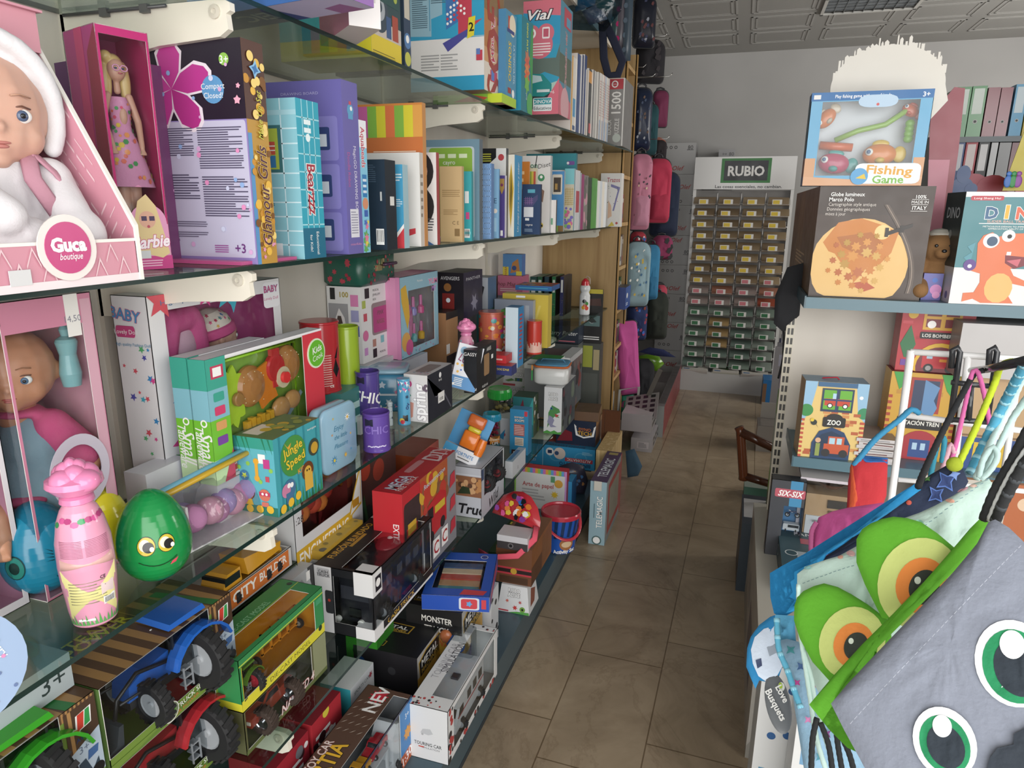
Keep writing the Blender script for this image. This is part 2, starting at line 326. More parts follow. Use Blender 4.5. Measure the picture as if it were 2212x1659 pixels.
# ---------- cartons ----------
def XE(z,Y): return (-.803+.09*max(0,Y-2.4)) if z>1.6 else -.803+.02*max(0,Y-1.5)
def onE(x,z,dx=0):
    P=V((-.8,1,z))
    for _ in range(6):
        P=V((XE(z,P.y)-dx,0,z)); P=P+V((0,1,0))*S(P,(0,1,0),px=x)
    return P
FACES={'F':0,'S':1,'T':2,'K':3,'O':4,'B':5}
def frames(w,d,h,side):
    s=1 if side=='l' else -1
    return {'F':FR((-w/2,-d/2,0),(1,0,0),(0,0,1),w,h),'S':FR((s*w/2,-s*d/2,0),(0,s,0),(0,0,1),d,h),'T':FR((-w/2,-d/2,h),(1,0,0),(0,1,0),w,d),
            'K':FR((w/2,d/2,0),(-1,0,0),(0,0,1),w,h),'O':FR((-s*w/2,s*d/2,0),(0,-s,0),(0,0,1),d,h),'B':FR((-w/2,d/2,0),(1,0,0),(0,-1,0),w,d)}
def carton(name,label,cat,at,col,w=.1,d=.1,h=.1,z=None,yaw=0,F=(),S_=(),T_=(),B_=(),win=None,inner=None,group=None,side='l',dx=0,tilt=0,roll=0,film='eef2f4:w',M=None,extra=None):
    """at: (column,row) of the near bottom corner on level z, or a column (near the shelf front), or a Vector"""
    if M is None:
        if isinstance(at,V): P=at
        elif isinstance(at,tuple): P=onZ(at[0],at[1],z)
        else: P=onE(at,z,dx)
        c,s=math.cos(math.radians(yaw)),math.sin(math.radians(yaw)); u=V((c,s,0)); v=V((-s,c,0)); k=-1 if side=='l' else 1
        if w>3: w=abs(S(P,u*k,px=w))
        if d>3: d=abs(S(P,v,px=d))
        if h>3 or h<0: h=abs(S(P,(0,0,1),py=h))
        if side=='l' and abs(yaw)<3: w=min(w,P.x-XB-.006)
        Q=P+u*(k*w/2)+v*(d/2); M=MX.Translation(Q)@MX.Rotation(math.radians(yaw),4,'Z')
    if tilt or roll:
        M=M@MX.Rotation(math.radians(tilt),4,'X')@MX.Rotation(math.radians(roll),4,'Y')
    fr=frames(w,d,h,side); cm=(lambda k:col.get(k,col['*'])) if isinstance(col,dict) else (lambda k:col)
    pr={'F':F,'S':S_,'T':T_,'B':B_}
    if not win:
        b=MB()
        for k,f in fr.items(): b.add([f.at(0,0),f.at(1,0),f.at(1,1),f.at(0,1)],[(0,1,2,3)],cm(k))
        for k,ds in pr.items():
            if ds: b.pt(fr[k],ds)
        o=b.build(name,None,M); tag(o,label,cat,group); o['dims']=(w,d,h); return o
    t=thing(name,label,cat,M,group); b=MB(); tk=.0012; inn=inner or 'd8d8d8'
    for k,f in fr.items():
        def pan(x0,y0,x1,y1):
            if x1-x0<1e-4 or y1-y0<1e-4: return
            q=[f.at(x0,y0,0),f.at(x1,y0,0),f.at(x1,y1,0),f.at(x0,y1,0)]; r=[f.at(x0,y0,-tk),f.at(x1,y0,-tk),f.at(x1,y1,-tk),f.at(x0,y1,-tk)]
            b.add(q,[(0,1,2,3)],cm(k)); b.add(r,[(3,2,1,0)],inn if isinstance(inn,str) else inn.get(k,inn['*']))
            b.add(q+r,[(0,4,5,1),(1,5,6,2),(2,6,7,3),(3,7,4,0)],'f0eee8')
        if k in win:
            x0,y0,x1,y1=win[k]; pan(0,0,1,y0); pan(0,y1,1,1); pan(0,y0,x0,y1); pan(x1,y0,1,y1)
        else: pan(0,0,1,1)
        if pr.get(k): b.pt(f,pr[k])
    b.build('carton',t)
    if film:
        fb=MB()
        for k,(x0,y0,x1,y1) in win.items(): f=fr[k]; fb.add([f.at(x0,y0,-.0006),f.at(x1,y0,-.0006),f.at(x1,y1,-.0006),f.at(x0,y1,-.0006)],[(0,1,2,3)],film)
        fb.build('window',t)
    t['dims']=(w,d,h); return t
def sc_rows(rows):
    for r in rows: carton(**r)
# organic solid: union of ellipsoids and tapered limbs, remeshed into one skin
def blob(name,parent,parts,col,vox=.004,M=None,sm=4):
    b=MB()
    for p in parts:
        if isinstance(p[0],tuple): b.ell(p[0],p[1] if isinstance(p[1],tuple) else (p[1],)*3,col)
        else:
            pts,rs=p[0],p[1]; b.tube(pts,rs,col,12); 
            for q,r in zip(pts,rs): b.ell(q,(r,r,r),col,n=12,m=8)
    o=b.build(name,parent,M); m=o.modifiers.new('remesh','REMESH'); m.mode='VOXEL'; m.voxel_size=vox; m.use_smooth_shade=True
    if sm: s=o.modifiers.new('smooth','SMOOTH'); s.iterations=sm; s.factor=.5
    return o
def stripes(cols,x0,y0,x1,y1,vert=True):
    n=len(cols); 
    return [('r',x0+(x1-x0)*k/n,y0,x0+(x1-x0)*(k+1)/n,y1,c) if vert else ('r',x0,y0+(y1-y0)*k/n,x1,y0+(y1-y0)*(k+1)/n,c) for k,c in enumerate(cols)]
def dots(n,cols,r=.03,box=(0.03,.03,.97,.97),kind='c',pts=5,q=.45,seed=1):
    R=random.Random(seed); out=[]
    for k in range(n):
        x=R.uniform(box[0],box[2]);y=R.uniform(box[1],box[3]);c=R.choice(cols);rr=r*R.uniform(.6,1.3)
        out.append(('c',x,y,rr,c) if kind=='c' else ('s',x,y,rr,c,pts,q))
    return out
def rr(x0,y0,x1,y1,col,a=.03,b=.03):   # rounded rectangle as polygon
    P=[]
    for cx_,cy_,s in ((x1-a,y1-b,0),(x0+a,y1-b,90),(x0+a,y0+b,180),(x1-a,y0+b,270)):
        for k in range(4): t=math.radians(s+30*k); P.append((cx_+a*math.cos(t),cy_+b*math.sin(t)))
    return ('p',P,col)
W='f2f2f0'; K='17181b'
# ================= middle shelf (eye level) =================
Z=1.40
C=carton
GBB='board games on the eye-level shelf'
C('game_box','dark purple and grey make-up set box with big pink flower and gold spine','game box',558,{'*':'2a1f33','S':'b98a2e'},365,600,80,Z,
  F=[('r',0,0,1,.66,'8e7fc0'),rr(.02,.03,.985,.655,'c3c2dc',.02,.02),('r',0,.66,1,1,'241d2c'),]+[('p',[(.24+.45*q*math.cos(math.radians(t_+j)),.80+.22*q*math.sin(math.radians(t_+j))) for j,q in ((-36,.45),(-24,.8),(-10,.98),(0,1.03),(10,.98),(24,.8),(36,.45))]+[(.24,.80)],'e9dfe9') for t_ in (90,18,162,-54,234)]+[('p',[(.24+.42*q*math.cos(math.radians(t_+j)),.80+.205*q*math.sin(math.radians(t_+j))) for j,q in ((-33,.42),(-22,.78),(-9,.97),(0,1.02),(9,.97),(22,.78),(33,.42))]+[(.24,.80)],c_) for t_,c_ in ((90,'c93a98'),(18,'bf3390'),(162,'cf44a0'),(-54,'b82e88'),(234,'c93a98'))]+[
   ('c',.68,.79,.115,'5b9bd0'),('t','Compact',.68,.805,.026,W),('t','Closed!',.68,.765,.026,W),('c',.82,.915,.05,'8bc34a'),('t','3+',.82,.915,.035,W,{'b':.02}),
   ('l',.09,.50,.42,.63,13,'4e4a66'),('l',.47,.44,.94,.63,18,'4e4a66'),('l',.1,.30,.44,.42,10,'4e4a66'),('l',.48,.22,.96,.41,17,'4e4a66'),('l',.1,.17,.5,.2,3,'6a6580'),('l',.1,.12,.5,.15,3,'6a6580'),
   ('t','+3',.83,.075,.045,'6b2f7c',{'b':.03}),('l',.55,.05,.7,.09,4,'a04c9c'),('t','gloma',.12,.11,.015,'6b2f7c')]+dots(26,['d9a8d8','e88fc4','cfd6f2','8fb4e8'],.018,(.02,.02,.98,.9),seed=3)+[('s',.93,.74,.04,'f0a8c0',5,.6),('s',.95,.80,.025,'f0a8c0',5,.6)],
  S_=[('r',0,.66,1,1,'4e2b20'),('r',0,0,.18,.6,'4d8fc7')]+dots(50,['e8b53a','c98a20','f1d070','7a4a14'],.12,(.1,.05,.95,.95),seed=5)+dots(6,['e08fb8'],.1,(.3,.02,.9,.12),'s',5,.5,seed=8)+
  [('s',.5,.88,.28,'7fb8e0',4,.5),('s',.5,.88,.17,'2e6fb0',4,.5),('t','Glamour Girls',.5,.31,.62,'4a1e3a',{'rot':90,'fit':.46,'b':.03,'o':'d9b45a','sh':.3}),('t','Make Up Set',.55,.68,.42,'c9c73a',{'rot':90,'fit':.21,'b':.02,'sh':.3})])
C('game_box','teal grid-patterned learning game box with red lettering on its spine','game box',659,{'*':'86c5d3','S':'25a3bd','T':'2b9fb4'},.24,705,210,Z,group=None,
  F=[('g',7,11,'c9e6ee',.0012),('r',.0,.9,1,.93,'9fd0dc'),('r',.1,.55,.85,.84,'3a6f74'),('r',.13,.57,.82,.82,'a9bd3f'),('r',.5,.66,.79,.74,'c94f3f'),('r',.5,.58,.79,.655,'3577ae'),('g',3,3,'e8e8dd',.001,.5,.66,.79,.74),('r',.15,.76,.45,.8,'d9d8b0'),('r',.12,.86,.24,.92,W),('l',.1,.32,.75,.38,6,'3a6a78'),('l',.1,.2,.75,.27,6,'3a6a78'),('t','cayro',.62,.12,.018,'2d5b66'),('r',.65,.02,.8,.1,'e8f2f4')],
  S_=[('g',4,9,'9fdbe6',.0012),('r',0,0,1,.2,'156a8a'),('t','Bearzzz',.52,.45,.55,'a8263c',{'rot':-90,'fit':.32,'b':.05,'o':'f4ece6','ow':.12}),('t','Educational',.65,.1,.2,W,{'rot':-90,'fit':.15}),('t','for Kids!',.35,.1,.2,W,{'rot':-90,'fit':.11}),('r',.3,.8,.6,.83,'e3f3f6'),('r',.3,.85,.6,.88,'e3f3f6'),('c',.45,.77,.1,'e3f3f6')])
C('game_box','tall violet drawing board box with white lettering on its spine','game box',754,'6a63ad',600,786,170,Z,
  F=[rr(.06,.55,.93,.8,'7f79bf',.04,.02),rr(.06,.27,.93,.53,'7f79bf',.04,.02),rr(.06,.02,.93,.25,'7f79bf',.04,.02)]+[rr(.55,y,.82,y+.13,'2f3f74',.03,.01) for y in (.61,.34,.08)]+[('r',.59,y,.78,y+.07,'cfd8e0') for y in (.63,.36,.1)]+[('l',.15,y,.5,y+.06,3,'3b3678') for y in (.7,.43,.16)]+[('t','DRAWING BOARD',.45,.93,.016,'b9b5e0',{'fit':.5})],
  S_=[('t','MagicGO DRAWING BOARD',.68,.42,.36,'e6e4f4',{'rot':-90,'fit':.44}),('t','Doodle Robot',.28,.5,.26,'c05a9a',{'rot':-90,'fit':.2}),('c',.5,.84,.2,'57a0cc'),('r',.35,.79,.65,.83,'57a0cc'),('r',.42,.87,.56,.89,'cc4f5f'),('c',.55,.85,.07,W),('r',.2,.1,.75,.27,'dfe0ea'),('l',.25,.12,.7,.26,9,'9a9ab0'),('t','mierEdu',.5,.06,.014,'d98fc0',{'fit':.7,'b':.02})])
C('game_box','slim light blue craft bead box with pink and white side lettering','game box',786,{'*':'58b4da','S':'7ec6e4'},.26,801,258,Z,
  S_=[('r',0,.8,1,1,'e9ecf2'),('t','Aquabeads',.5,.8,.55,'c8455f',{'rot':-90,'fit':.3,'b':.05,'o':W}),('r',.2,.43,.8,.6,'2f7fc0'),('l',.25,.45,.75,.58,3,'d8e8f4'),('c',.5,.38,.4,'d98f6a'),('r',.3,.28,.8,.33,'3a62b8')]+dots(10,['e8d24a','5fae5a','e87a9a','4f6fc8'],.3,(.2,.02,.8,.25),'s',5,.5,seed=2))
C('calendar_box','orange wooden calendar box with a rainbow striped top band','game box',918,{'*':'cf7138','S':'c98a4a'},.34,925,221,Z,
  F=[('r',0,.8,1,1,'d8843a')]+stripes(['5f8fc0','d85f9c','7fb83f','e8d02a','d9903a','5f93c0','d05fa4','7fb83f','d8cf2a','e0703f','7fb53f','dccf2c','e59f45'],0,.77,1,.985)+[('t','pedagogias',.42,.67,.02,W),('t','activas',.42,.64,.02,W),('l',.58,.6,.95,.68,5,'f1d6bc'),('r',.38,.45,.62,.57,'d9a860'),('c',.5,.55,.03,'e8a84a'),('c',.44,.55,.03,'5fa08a')])
C('game_box','small dark navy box with a white barcode sticker and a price tag','game box',837,{'*':'1f2f40','S':'17212c','T':'2a3a4a'},798,859,344,Z,
  F=[('b',.42,.06,.85,.24),('r',.7,.55,.8,.65,'b8bcbc'),('l',.1,.75,.5,.95,9,'3f5266')],S_=[('r',.4,.5,.8,.6,'e0e0da')])
C('game_box','small blue box with red and white swoosh standing against the navy box','game box',874,{'*':'3d9cc9','S':'9fc3cf'},855,885,355,Z,
  F=[('p',[(0,0),(1,0),(1,.25),(0,.1)],'d33b45'),('p',[(0,.1),(1,.25),(1,.3),(0,.16)],W),('l',.1,.5,.9,.6,4,'cfe6f0'),('l',.1,.8,.9,.9,3,'cfe6f0')])
C('game_box','white learning game box with round coloured food pictures','game box',910,{'*':'e6e4e0','S':'cfc7bd'},.3,918,329,Z,
  F=[('t','cayro',.75,.07,.05,'4a4a4a'),('c',.5,.83,.07,'dfe6d0'),('t','Vis',.5,.83,.05,'6fa03f',{'b':.03}),('c',.66,.62,.16,'6fae5a'),('c',.66,.62,.1,'d86f4a'),('c',.66,.4,.14,'d9553f'),('t','C',.86,.5,.06,'3a3a3a'),('p',[(.3,0),(.6,.12),(.95,.2),(.95,.14),(.6,0)],'d33b45'),('t','LAND',.66,.62,.05,W)],
  S_=[('l',.2,.3,.8,.8,6,'8a7f74')])
C('game_box','white game box with two round photographs of hands','game box',945,{'*':'e4e2e0','S':'a83c3f'},.2,951,329,Z,
  F=[('c',.66,.8,.3,'2a2a2c'),('c',.70,.8,.17,'cf9f86'),('c',.66,.42,.3,'2a2a2c'),('c',.7,.42,.16,'cf9f86'),('p',[(.5,0),(.95,0),(.6,.16)],'3c6fae'),('l',.6,.15,.95,.3,5,'55555a')])
C('game_box','plain kraft brown cardboard box with small printed symbols','box',999,{'*':'cbaa78','S':'bd9c6c'},952,1003,359,Z,F=[('l',.1,.6,.9,.7,4,'a38456'),('t','C E',.7,.26,.05,'6f5836'),('l',.15,.36,.8,.44,4,'a38456'),('r',.65,.08,.88,.18,'8b6d42')])
C('game_box','rounded green and grey game box wrapped in clear film','game box',1036,{'*':'3f6f90','S':'5a6670','F':'9fb6c0'},.34,1043,300,Z,
  F=[('r',0,.0,1,1,'6b8fa3'),rr(.03,.02,.95,.93,'b6c4cc',.03,.03),rr(.5,.03,.93,.92,'86b43c',.03,.03),('t','cayro',.70,.78,.045,W),('l',.15,.7,.42,.85,6,'7f8f9a'),('r',.58,.82,.66,.86,'d9e8c0'),('r',.69,.82,.77,.86,'d9e8c0'),('r',.8,.82,.88,.86,'d9e8c0')])
C('game_box','small turquoise game box with pink badge and little cards','game box',1019,{'*':'35a9b4','S':'2e8f9a'},1000,1023,370,Z,F=[('r',.25,.55,.7,.72,'e8eef0'),('r',.35,.32,.75,.42,'d84a8c'),('b',.2,.05,.8,.18),('r',.1,.1,.9,.14,'7ed0d4')])
C('game_box','blue box covered in a pale blue star pattern','game box',1061,{'*':'6f9bd0','S':'5c83b8'},1039,1067,353,Z,F=[('g',5,14,'8fb4e0',.0012)]+dots(30,['8fb4e0'],.09,kind='s',pts=6,q=.6,seed=4)+[('r',.1,.12,.2,.55,'dfe6ee')])
C('game_box','white boxed spy game with black corner picture and yellow print','game box',1092,{'*':'dfe0de','S':'3a3f46'},1040,1097,320,Z,dx=.02,F=[('p',[(0,1),(.6,1),(.6,.9),(0,.75)],K),('l',.05,.85,.4,.95,4,'c8c83a'),('c',.8,.9,.12,'c03f46'),('p',[(.5,.8),(.8,.6),(.9,.5),(.6,.55)],'2a3a5a')])
C('game_box','pale blue small box with a drawn toy figure','game box',1077,{'*':'7fb2d8','S':'5a94c0'},1062,1079,365,Z,F=[('c',.5,.4,.3,'e8ddd0'),('r',.3,.1,.7,.3,'9fcbe6'),('t','E',.5,.55,.08,'3a5a7a')])
C('game_box','slim purple game box with a gold crest','game box',1090,{'*':'4b3c86','S':'d8d4e0'},1077,1094,379,Z,F=[('p',[(.1,.95),(.9,.95),(.9,.8),(.5,.7),(.1,.8)],'a8843f'),('s',.5,.85,.3,'7b2f5a',6,.6),('r',.3,.03,.7,.12,'e8e8e8')])
C('game_box','sky blue game box with white lettering running up its side','game box',1110,{'*':'e6e2d2','S':'3a9ad0'},1096,1126,334,Z,F=[('p',[(.5,.9),(.9,.6),(.7,.3),(.5,.1),(.2,.4),(.2,.7)],'c9a52e'),('p',[(.5,.8),(.7,.55),(.5,.3),(.35,.5)],'7a6418')],
  S_=[('t','Un juego para aprender y saber',.5,.48,.5,W,{'rot':90,'fit':.86,'sh':.25,'b':.01})])
C('book','orange book standing above the navy calculator box','book',1141,'cf7a28',.2,1143,349,Z,dx=.05,F=[('l',.1,.6,.9,.9,3,'f0c890')])
C('book','book with green, yellow and red striped cover beside the orange book','book',1157,'d8d0b0',.2,1159,363,Z,dx=.05,F=stripes(['b8b83a','8fae3c','d8c84a','cf5a4a'],.8,.5,.98,.95)+[('r',.8,.3,.98,.5,'c84a5a')])
C('game_box','white teen game box with green lettering and a cartoon bee','game box',1186,{'*':'dedddb','S':'c2c4c4'},1127,1190,336,Z,
  F=[('t','ppon',.28,.88,.075,'3f7f5a',{'b':.05}),('p',[(.5,1),(.53,1),(.45,.78),(.42,.78)],K),('t','Diset',.76,.88,.06,'3a3a3a',{'rot':12,'sh':.2}),('c',.68,.72,.12,'3f8f5f'),('c',.68,.73,.05,W),('p',[(.62,.6),(.8,.55),(.75,.4),(.6,.45)],'8a6a5a'),('c',.68,.1,.1,'e0c030'),('r',.6,.08,.76,.11,K),('c',.62,.15,.04,W)])
C('calculator_box','navy calculator box with a white keypad picture','box',1166,{'*':'25406a','S':'1d3152'},1127,1169,398,Z,dx=-.02,
  F=[('p',[(.05,.6),(.85,.8),(.85,.7),(.35,.45)],'4a4a7a'),('r',.3,.83,.7,.9,'58b0c8'),('r',.1,.35,.62,.55,'dfe3ea'),('g',5,4,'9a6fae',.001,.1,.6,.6,.75),('r',.18,.28,.4,.33,'e8eef2'),('t','cayro',.4,.2,.05,W),('l',.15,.05,.6,.12,3,'8fa8c4')])
C('game_box','large teal game box with purple and white badges','game box',1240,{'*':'2f8f9c','S':'2a7886'},1135,1243,331,Z,dx=.02,F=[rr(.82,.85,.97,.9,'7a4fa0',.02,.01),rr(.84,.76,.97,.81,'4f5fb0',.02,.01),('c',.84,.875,.025,W),('c',.86,.785,.025,W)])
C('game_box','blue box with a photo of toy blocks, beside the white teen game','game box',1216,{'*':'4a90cc','S':'a8b4b8'},1188,1218,370,Z,F=[rr(.1,.62,.85,.95,'e0d8c8',.06,.03),('r',.2,.66,.75,.9,'4a4038'),('r',.3,.7,.5,.8,'b8904a'),('r',.2,.25,.4,.35,'2a2a3a'),('r',0,0,.6,.1,'7fb84f'),('r',.6,0,1,.1,'8a6a3a')])
C('game_box','little white box at the foot of the blue block game','box',1200,{'*':'e4e0dc','S':'4a3a34'},1187,1202,432,Z,dx=-.02,F=[('r',.2,.25,.5,.45,'5f9f7a')])
C('notepad','clear-wrapped pad with pastel swirls and yellow grid','notepad',1237,{'*':'d8d0b8','S':'9fb8c0'},1217,1240,364,Z,F=[('r',0,.75,1,1,'7fd0d8'),('g',6,10,'d8b860',.0012,0,.4,1,.7)]+dots(20,['e06f9c','7fc86f','d8d24a','7f6fc8'],.18,(.1,.05,.9,.38),seed=9))
SP=[('white and red book spine',1241,1250,367,'e2e4e8'),('silver sheet file spine',1250,1253,373,'aab2ba'),('magenta spine',1253,1259,376,'a83a78'),('grey sequined spine',1259,1268,378,'8a8680'),('very dark green spine',1268,1276,383,'23402a'),('bright green spine',1276,1287,384,'4f9e3f')]
for a,x0,x1,yt,c in SP:
    C('book','book with '+a+', far end of the eye-level shelf','book',x0,{'*':c},.2,x1,yt,Z,S_=[('l',.1,.1,.9,.9,1,'c84a5a')] if 'red' in a else (dots(12,['b8b4ac','6a6a66','d8a0b0'],.25,seed=7) if 'sequin' in a else []),group='books at the far end of the eye-level shelf')
for k,x in enumerate((1288,1293,1298,1303)):
    C('workbook',['pale workbook beside the bright green book','second of the pale workbooks, bluish spine','third of the pale workbooks, cream spine','pale workbook touching the pencil-tracing workbook'][k],'book',x,{'*':['e4e4e0','ccd4dc','e6dfd0','dfe4e8'][k]},.18,x+5,390+k,Z,group='pale workbooks at the shelf end')
C('workbook','white pencil-tracing workbook with red title and ruler picture, at the shelf end','book',1338,{'*':'e6e4e0','S':'d8d8d4'},1294,1343,374,Z,dx=-.06,
  F=[('t','Trazos',.62,.88,.085,'b23a4a',{'fit':.62,'b':.05,'o':W}),('p',[(.5,.8),(.95,.74),(.7,.3),(.62,.3),(.85,.7),(.5,.75)],'7a78b0'),('p',[(.4,.5),(.55,.4),(.6,.2),(.4,.15)],'e0b898'),('p',[(.42,.0),(.62,.1),(.75,.02)],'d8c03a'),('c',.85,.07,.06,'c04a4a')]+dots(14,['b23a4a','3f8f5f','3a5a8a','2a2a2a'],.016,(.35,.4,.95,.8),seed=6))
# ================= upper shelf =================
Z=1.83
# ================= upper shelf =================
Z=1.83
C('game_box','blue and violet boxed kit jutting over the highest shelf edge, white letters underneath','game box',V((-.647,1.075,Z)),{'*':'4a86cc','B':'45508c','S':'8a5fa8'},.36,.09,.3,yaw=-10.8,
  B_=[('p',[(0,0),(.45,0),(.4,1),(0,1)],'3a66a4'),('t','EIC',.36,.5,.45,'e6e6ee',{'rot':180,'b':.05}),('p',[(.6,0),(1,0),(1,1),(.52,1)],'c7bede'),('p',[(.8,0),(.95,0),(.9,.5),(.78,.4)],'a05f94')],F=[('r',0,0,1,.06,'2a5fa8'),('r',0,.1,1,.3,'6aa0dc')])
C('game_box','white box with pink edge standing askew on the highest shelf','game box',(754,54),{'*':'e9e4e2','F':'c8788a','B':'d8cfcb'},.2,823,.26,Z,yaw=-42,S_=[('t','ver',.35,.3,.12,'c85a6a',{'rot':75,'sh':.3}),('l',.55,.15,.85,.3,2,'c8c2be')])
C('game_box','tall illustrated game box with a yellow band along its foot, highest shelf','game box',(803,122),{'*':'d8cc2c','S':'2e4a50','F':'35b4b8'},.24,868,.42,Z,
  S_=[('r',0,0,1,.12,'e3c92c'),('l',.05,.02,.8,.045,2,'8a7a1c'),('r',.0,.12,1,.2,'c8beb4'),('c',.3,.24,.28,'3a4a58'),('c',.3,.26,.17,'a8b0b8'),('c',.3,.27,.08,'3a4a58'),('r',.15,.3,.95,.52,'2a5050'),('r',.7,.13,.9,.26,'b04a3a'),('r',.5,.13,.66,.24,'3a5a8a')]+dots(10,['a8b84a','c8703a','5f8f6a'],.08,(.2,.32,.9,.5),seed=2)+[('r',0,.5,1,1,'b8c4c4')],
  F=[('r',0,0,1,.1,'e0d31e'),('r',0,.1,1,.2,'35b4b8')])
C('game_box','slim dark blue game box with a penguin-like bird, beside the blue disc game','game box',(875,156),{'*':'27384f','S':'2c405c'},.2,889,.42,Z,S_=[('c',.5,.08,.45,'c8c84a'),('c',.5,.18,.5,'4f7fb8'),('c',.5,.19,.25,W),('r',.1,.3,.9,.42,'c8c0b0'),('r',.15,.42,.8,.52,'c04a4a')])
o=C('game_box','flat lime green box under the blue disc-dropping game','game box',(1084,221),{'*':'a9cf2f','F':'8cc63a','B':'b9a07a'},.24,.15,.028,Z,F=[('p',[(.3,.2),(.6,.9),(.8,.6),(.7,.1)],'d0503a'),('r',.8,0,1,1,'c8dc2a')])
hz=[('r',0,0,1,.1,'2a9cc8'),('r',0,.1,1,.36,'e2e0de'),('r',0,.36,1,.4,'2a9cc8'),('p',[(0,.39),(1,.36),(1,.62),(.45,.50),(.45,1),(0,1)],'8fb9cc'),('p',[(.3,.37),(1,.37),(1,.72),(.6,.55),(.3,.5)],'2aa0cc'),
 ('l',.04,.44,.25,.98,38,'4a6a7c'),('l',.3,.6,.58,.98,26,'4a6a7c'),('l',.62,.76,.97,.98,14,'4a6a7c'),('r',.275,.42,.285,1,'3f8fb4'),('r',.6,.62,.605,1,'3f8fb4'),('l',.15,.14,.4,.26,6,'a0a0a0'),('l',.42,.14,.65,.26,6,'a0a0a0'),
 ('p',[(.5,.42),(.82,.52),(.82,.7),(.5,.62)],'3a74b8'),('p',[(.66,.66),(.84,.78),(.84,.46),(.98,.48),(.66,.35)],'c83c50'),('p',[(.45,.33),(.52,.27),(.8,.38),(.8,.42)],'4a4a9c')]
rq=random.Random(4)
for i in range(6):
    for j in range(5):
        hz.append(('c',.52+.045*i,.46+.032*j+.012*i,.016,rq.choice([W,W,'c83c50','3a74b8','c83c50'])))
hz+=[('p',[(.78,.35),(.87,.37),(.89,.5),(.8,.49)],'e0d02a'),('t','2',.835,.43,.06,K,{'b':.06,'rot':4}),('r',.9,.2,.98,.27,'c83c50'),('r',.9,.24,.95,.28,'5a7ac0')]
C('game_box','large pale blue game box showing a red and blue disc-dropping frame','game box',onZ(1046,193,1.858),{'*':'2a9cc8','S':'b9763c','B':'9a9088'},888,1087,.42,F=hz,
  S_=[('r',0,0,1,.2,'ddd0c0'),('r',0,.2,1,.3,'cf9a68'),('r',0,.55,1,.75,'8a6a44'),('t','Coloca4',.45,.38,.5,'c8344a',{'rot':-90,'fit':.32,'b':.06,'o':'f0ece8','ow':.12}),('r',.3,.08,.65,.16,'c83c50'),('r',.35,.09,.5,.17,'5a7ac0'),('t','JUEGOS',.5,.66,.3,'a83a20',{'rot':-90,'b':.05}),('r',.0,.78,1,1,'c88a50')])
C('game_box','slim blue science kit box with yellow word running down its spine','game box',(1092,226),{'*':'3f86b4','S':'4a90b4','B':'3a4a6a'},.24,1114,18,Z,S_=[('r',.2,.82,.7,.95,'c8503a'),('c',.62,.87,.3,'e8dcc0'),('r',.1,.78,.8,.82,'3a4a8a'),('t','SONIDO',.38,.48,.45,'e8c03a',{'rot':-90,'fit':.42,'b':.05}),('t','LA CIENCIA DEL',.78,.47,.2,'d8ecf4',{'rot':-90,'fit':.42}),('r',.2,.14,.5,.2,'a83a30'),('c',.7,.15,.12,W),('t','edebé',.5,.06,.02,K)])
C('game_box','teal dinosaur path game box with yellow letters on the spine','game box',(1125,238),{'*':'1f8aa4','S':'1f7f8f','F':'258fae'},.24,1149,31,Z,S_=[('p',[(1,.2),(.7,.6),(.8,.9),(1,1)],'3f9a4f'),('t','DINO PATH',.5,.8,.42,'e8e03a',{'rot':-90,'fit':.32,'b':.06}),('t','cayro',.5,.2,.4,W,{'rot':-90,'fit':.12})]+[('s',.5,y,.25,c,6,.6) for y,c in ((.58,'c8785a'),(.51,'d85a4a'),(.44,'e0884a'),(.37,'e05a3a'),(.31,'6fb84a'))]+[('c',.8,.1,.3,'4fae5a')])
cv=[('r',0,0,1,1,'2f9cc0'),('r',0,.62,1,1,'2a98c4'),('p',[(0,.9),(1,.86),(1,1),(0,1)],'d86a7c'),('p',[(0,.3),(.6,.38),(1,.33),(1,.62),(.9,.5),(.5,.5),(0,.5)],'5f7068'),('p',[(0,.2),(1,.3),(1,.1),(0,.05)],'aac8bc'),('p',[(0,.02),(.5,.02),(.8,.2),(.6,.3),(0,.32)],'2a3438'),
 ('p',[(.0,.19),(.2,.37),(.55,.36),(.8,.27),(.8,.2),(.6,.16),(.1,.17)],'1f8a88'),('p',[(.1,.27),(.22,.36),(.5,.345),(.55,.3)],'b8d0d4'),('r',.4,.2,.75,.225,'cfd8d8'),('p',[(0,.0),(1,.0),(1,.32),(.6,.1)],'dc6a7c'),('c',.45,.62,.36,'d86a7c',.95),('c',.25,.72,.2,'d86a7c'),('c',.62,.72,.22,'d86a7c'),('o',.22,.72,.08,.13,W),('c',.22,.72,.04,W),rr(.52,.67,.72,.77,'f0e4e4',.03,.01),('r',.55,.685,.69,.755,'c8566c'),('l',.1,.52,.75,.64,5,'f2dede'),
 ('t','Vial',.38,.88,.085,'f4f0ee',{'b':.06,'o':'3a2a34','ow':.13,'sh':.3,'fit':.65}),rr(.3,.03,.82,.15,'e4eaea',.03,.015),rr(.32,.09,.8,.145,'2f9aa4',.02,.01),('t','DINOVA',.56,.117,.035,W,{'b':.04}),('t','Educativos',.56,.058,.03,'3a3a3a',{'b':.02}),('t','+6',.82,.2,.03,W)]
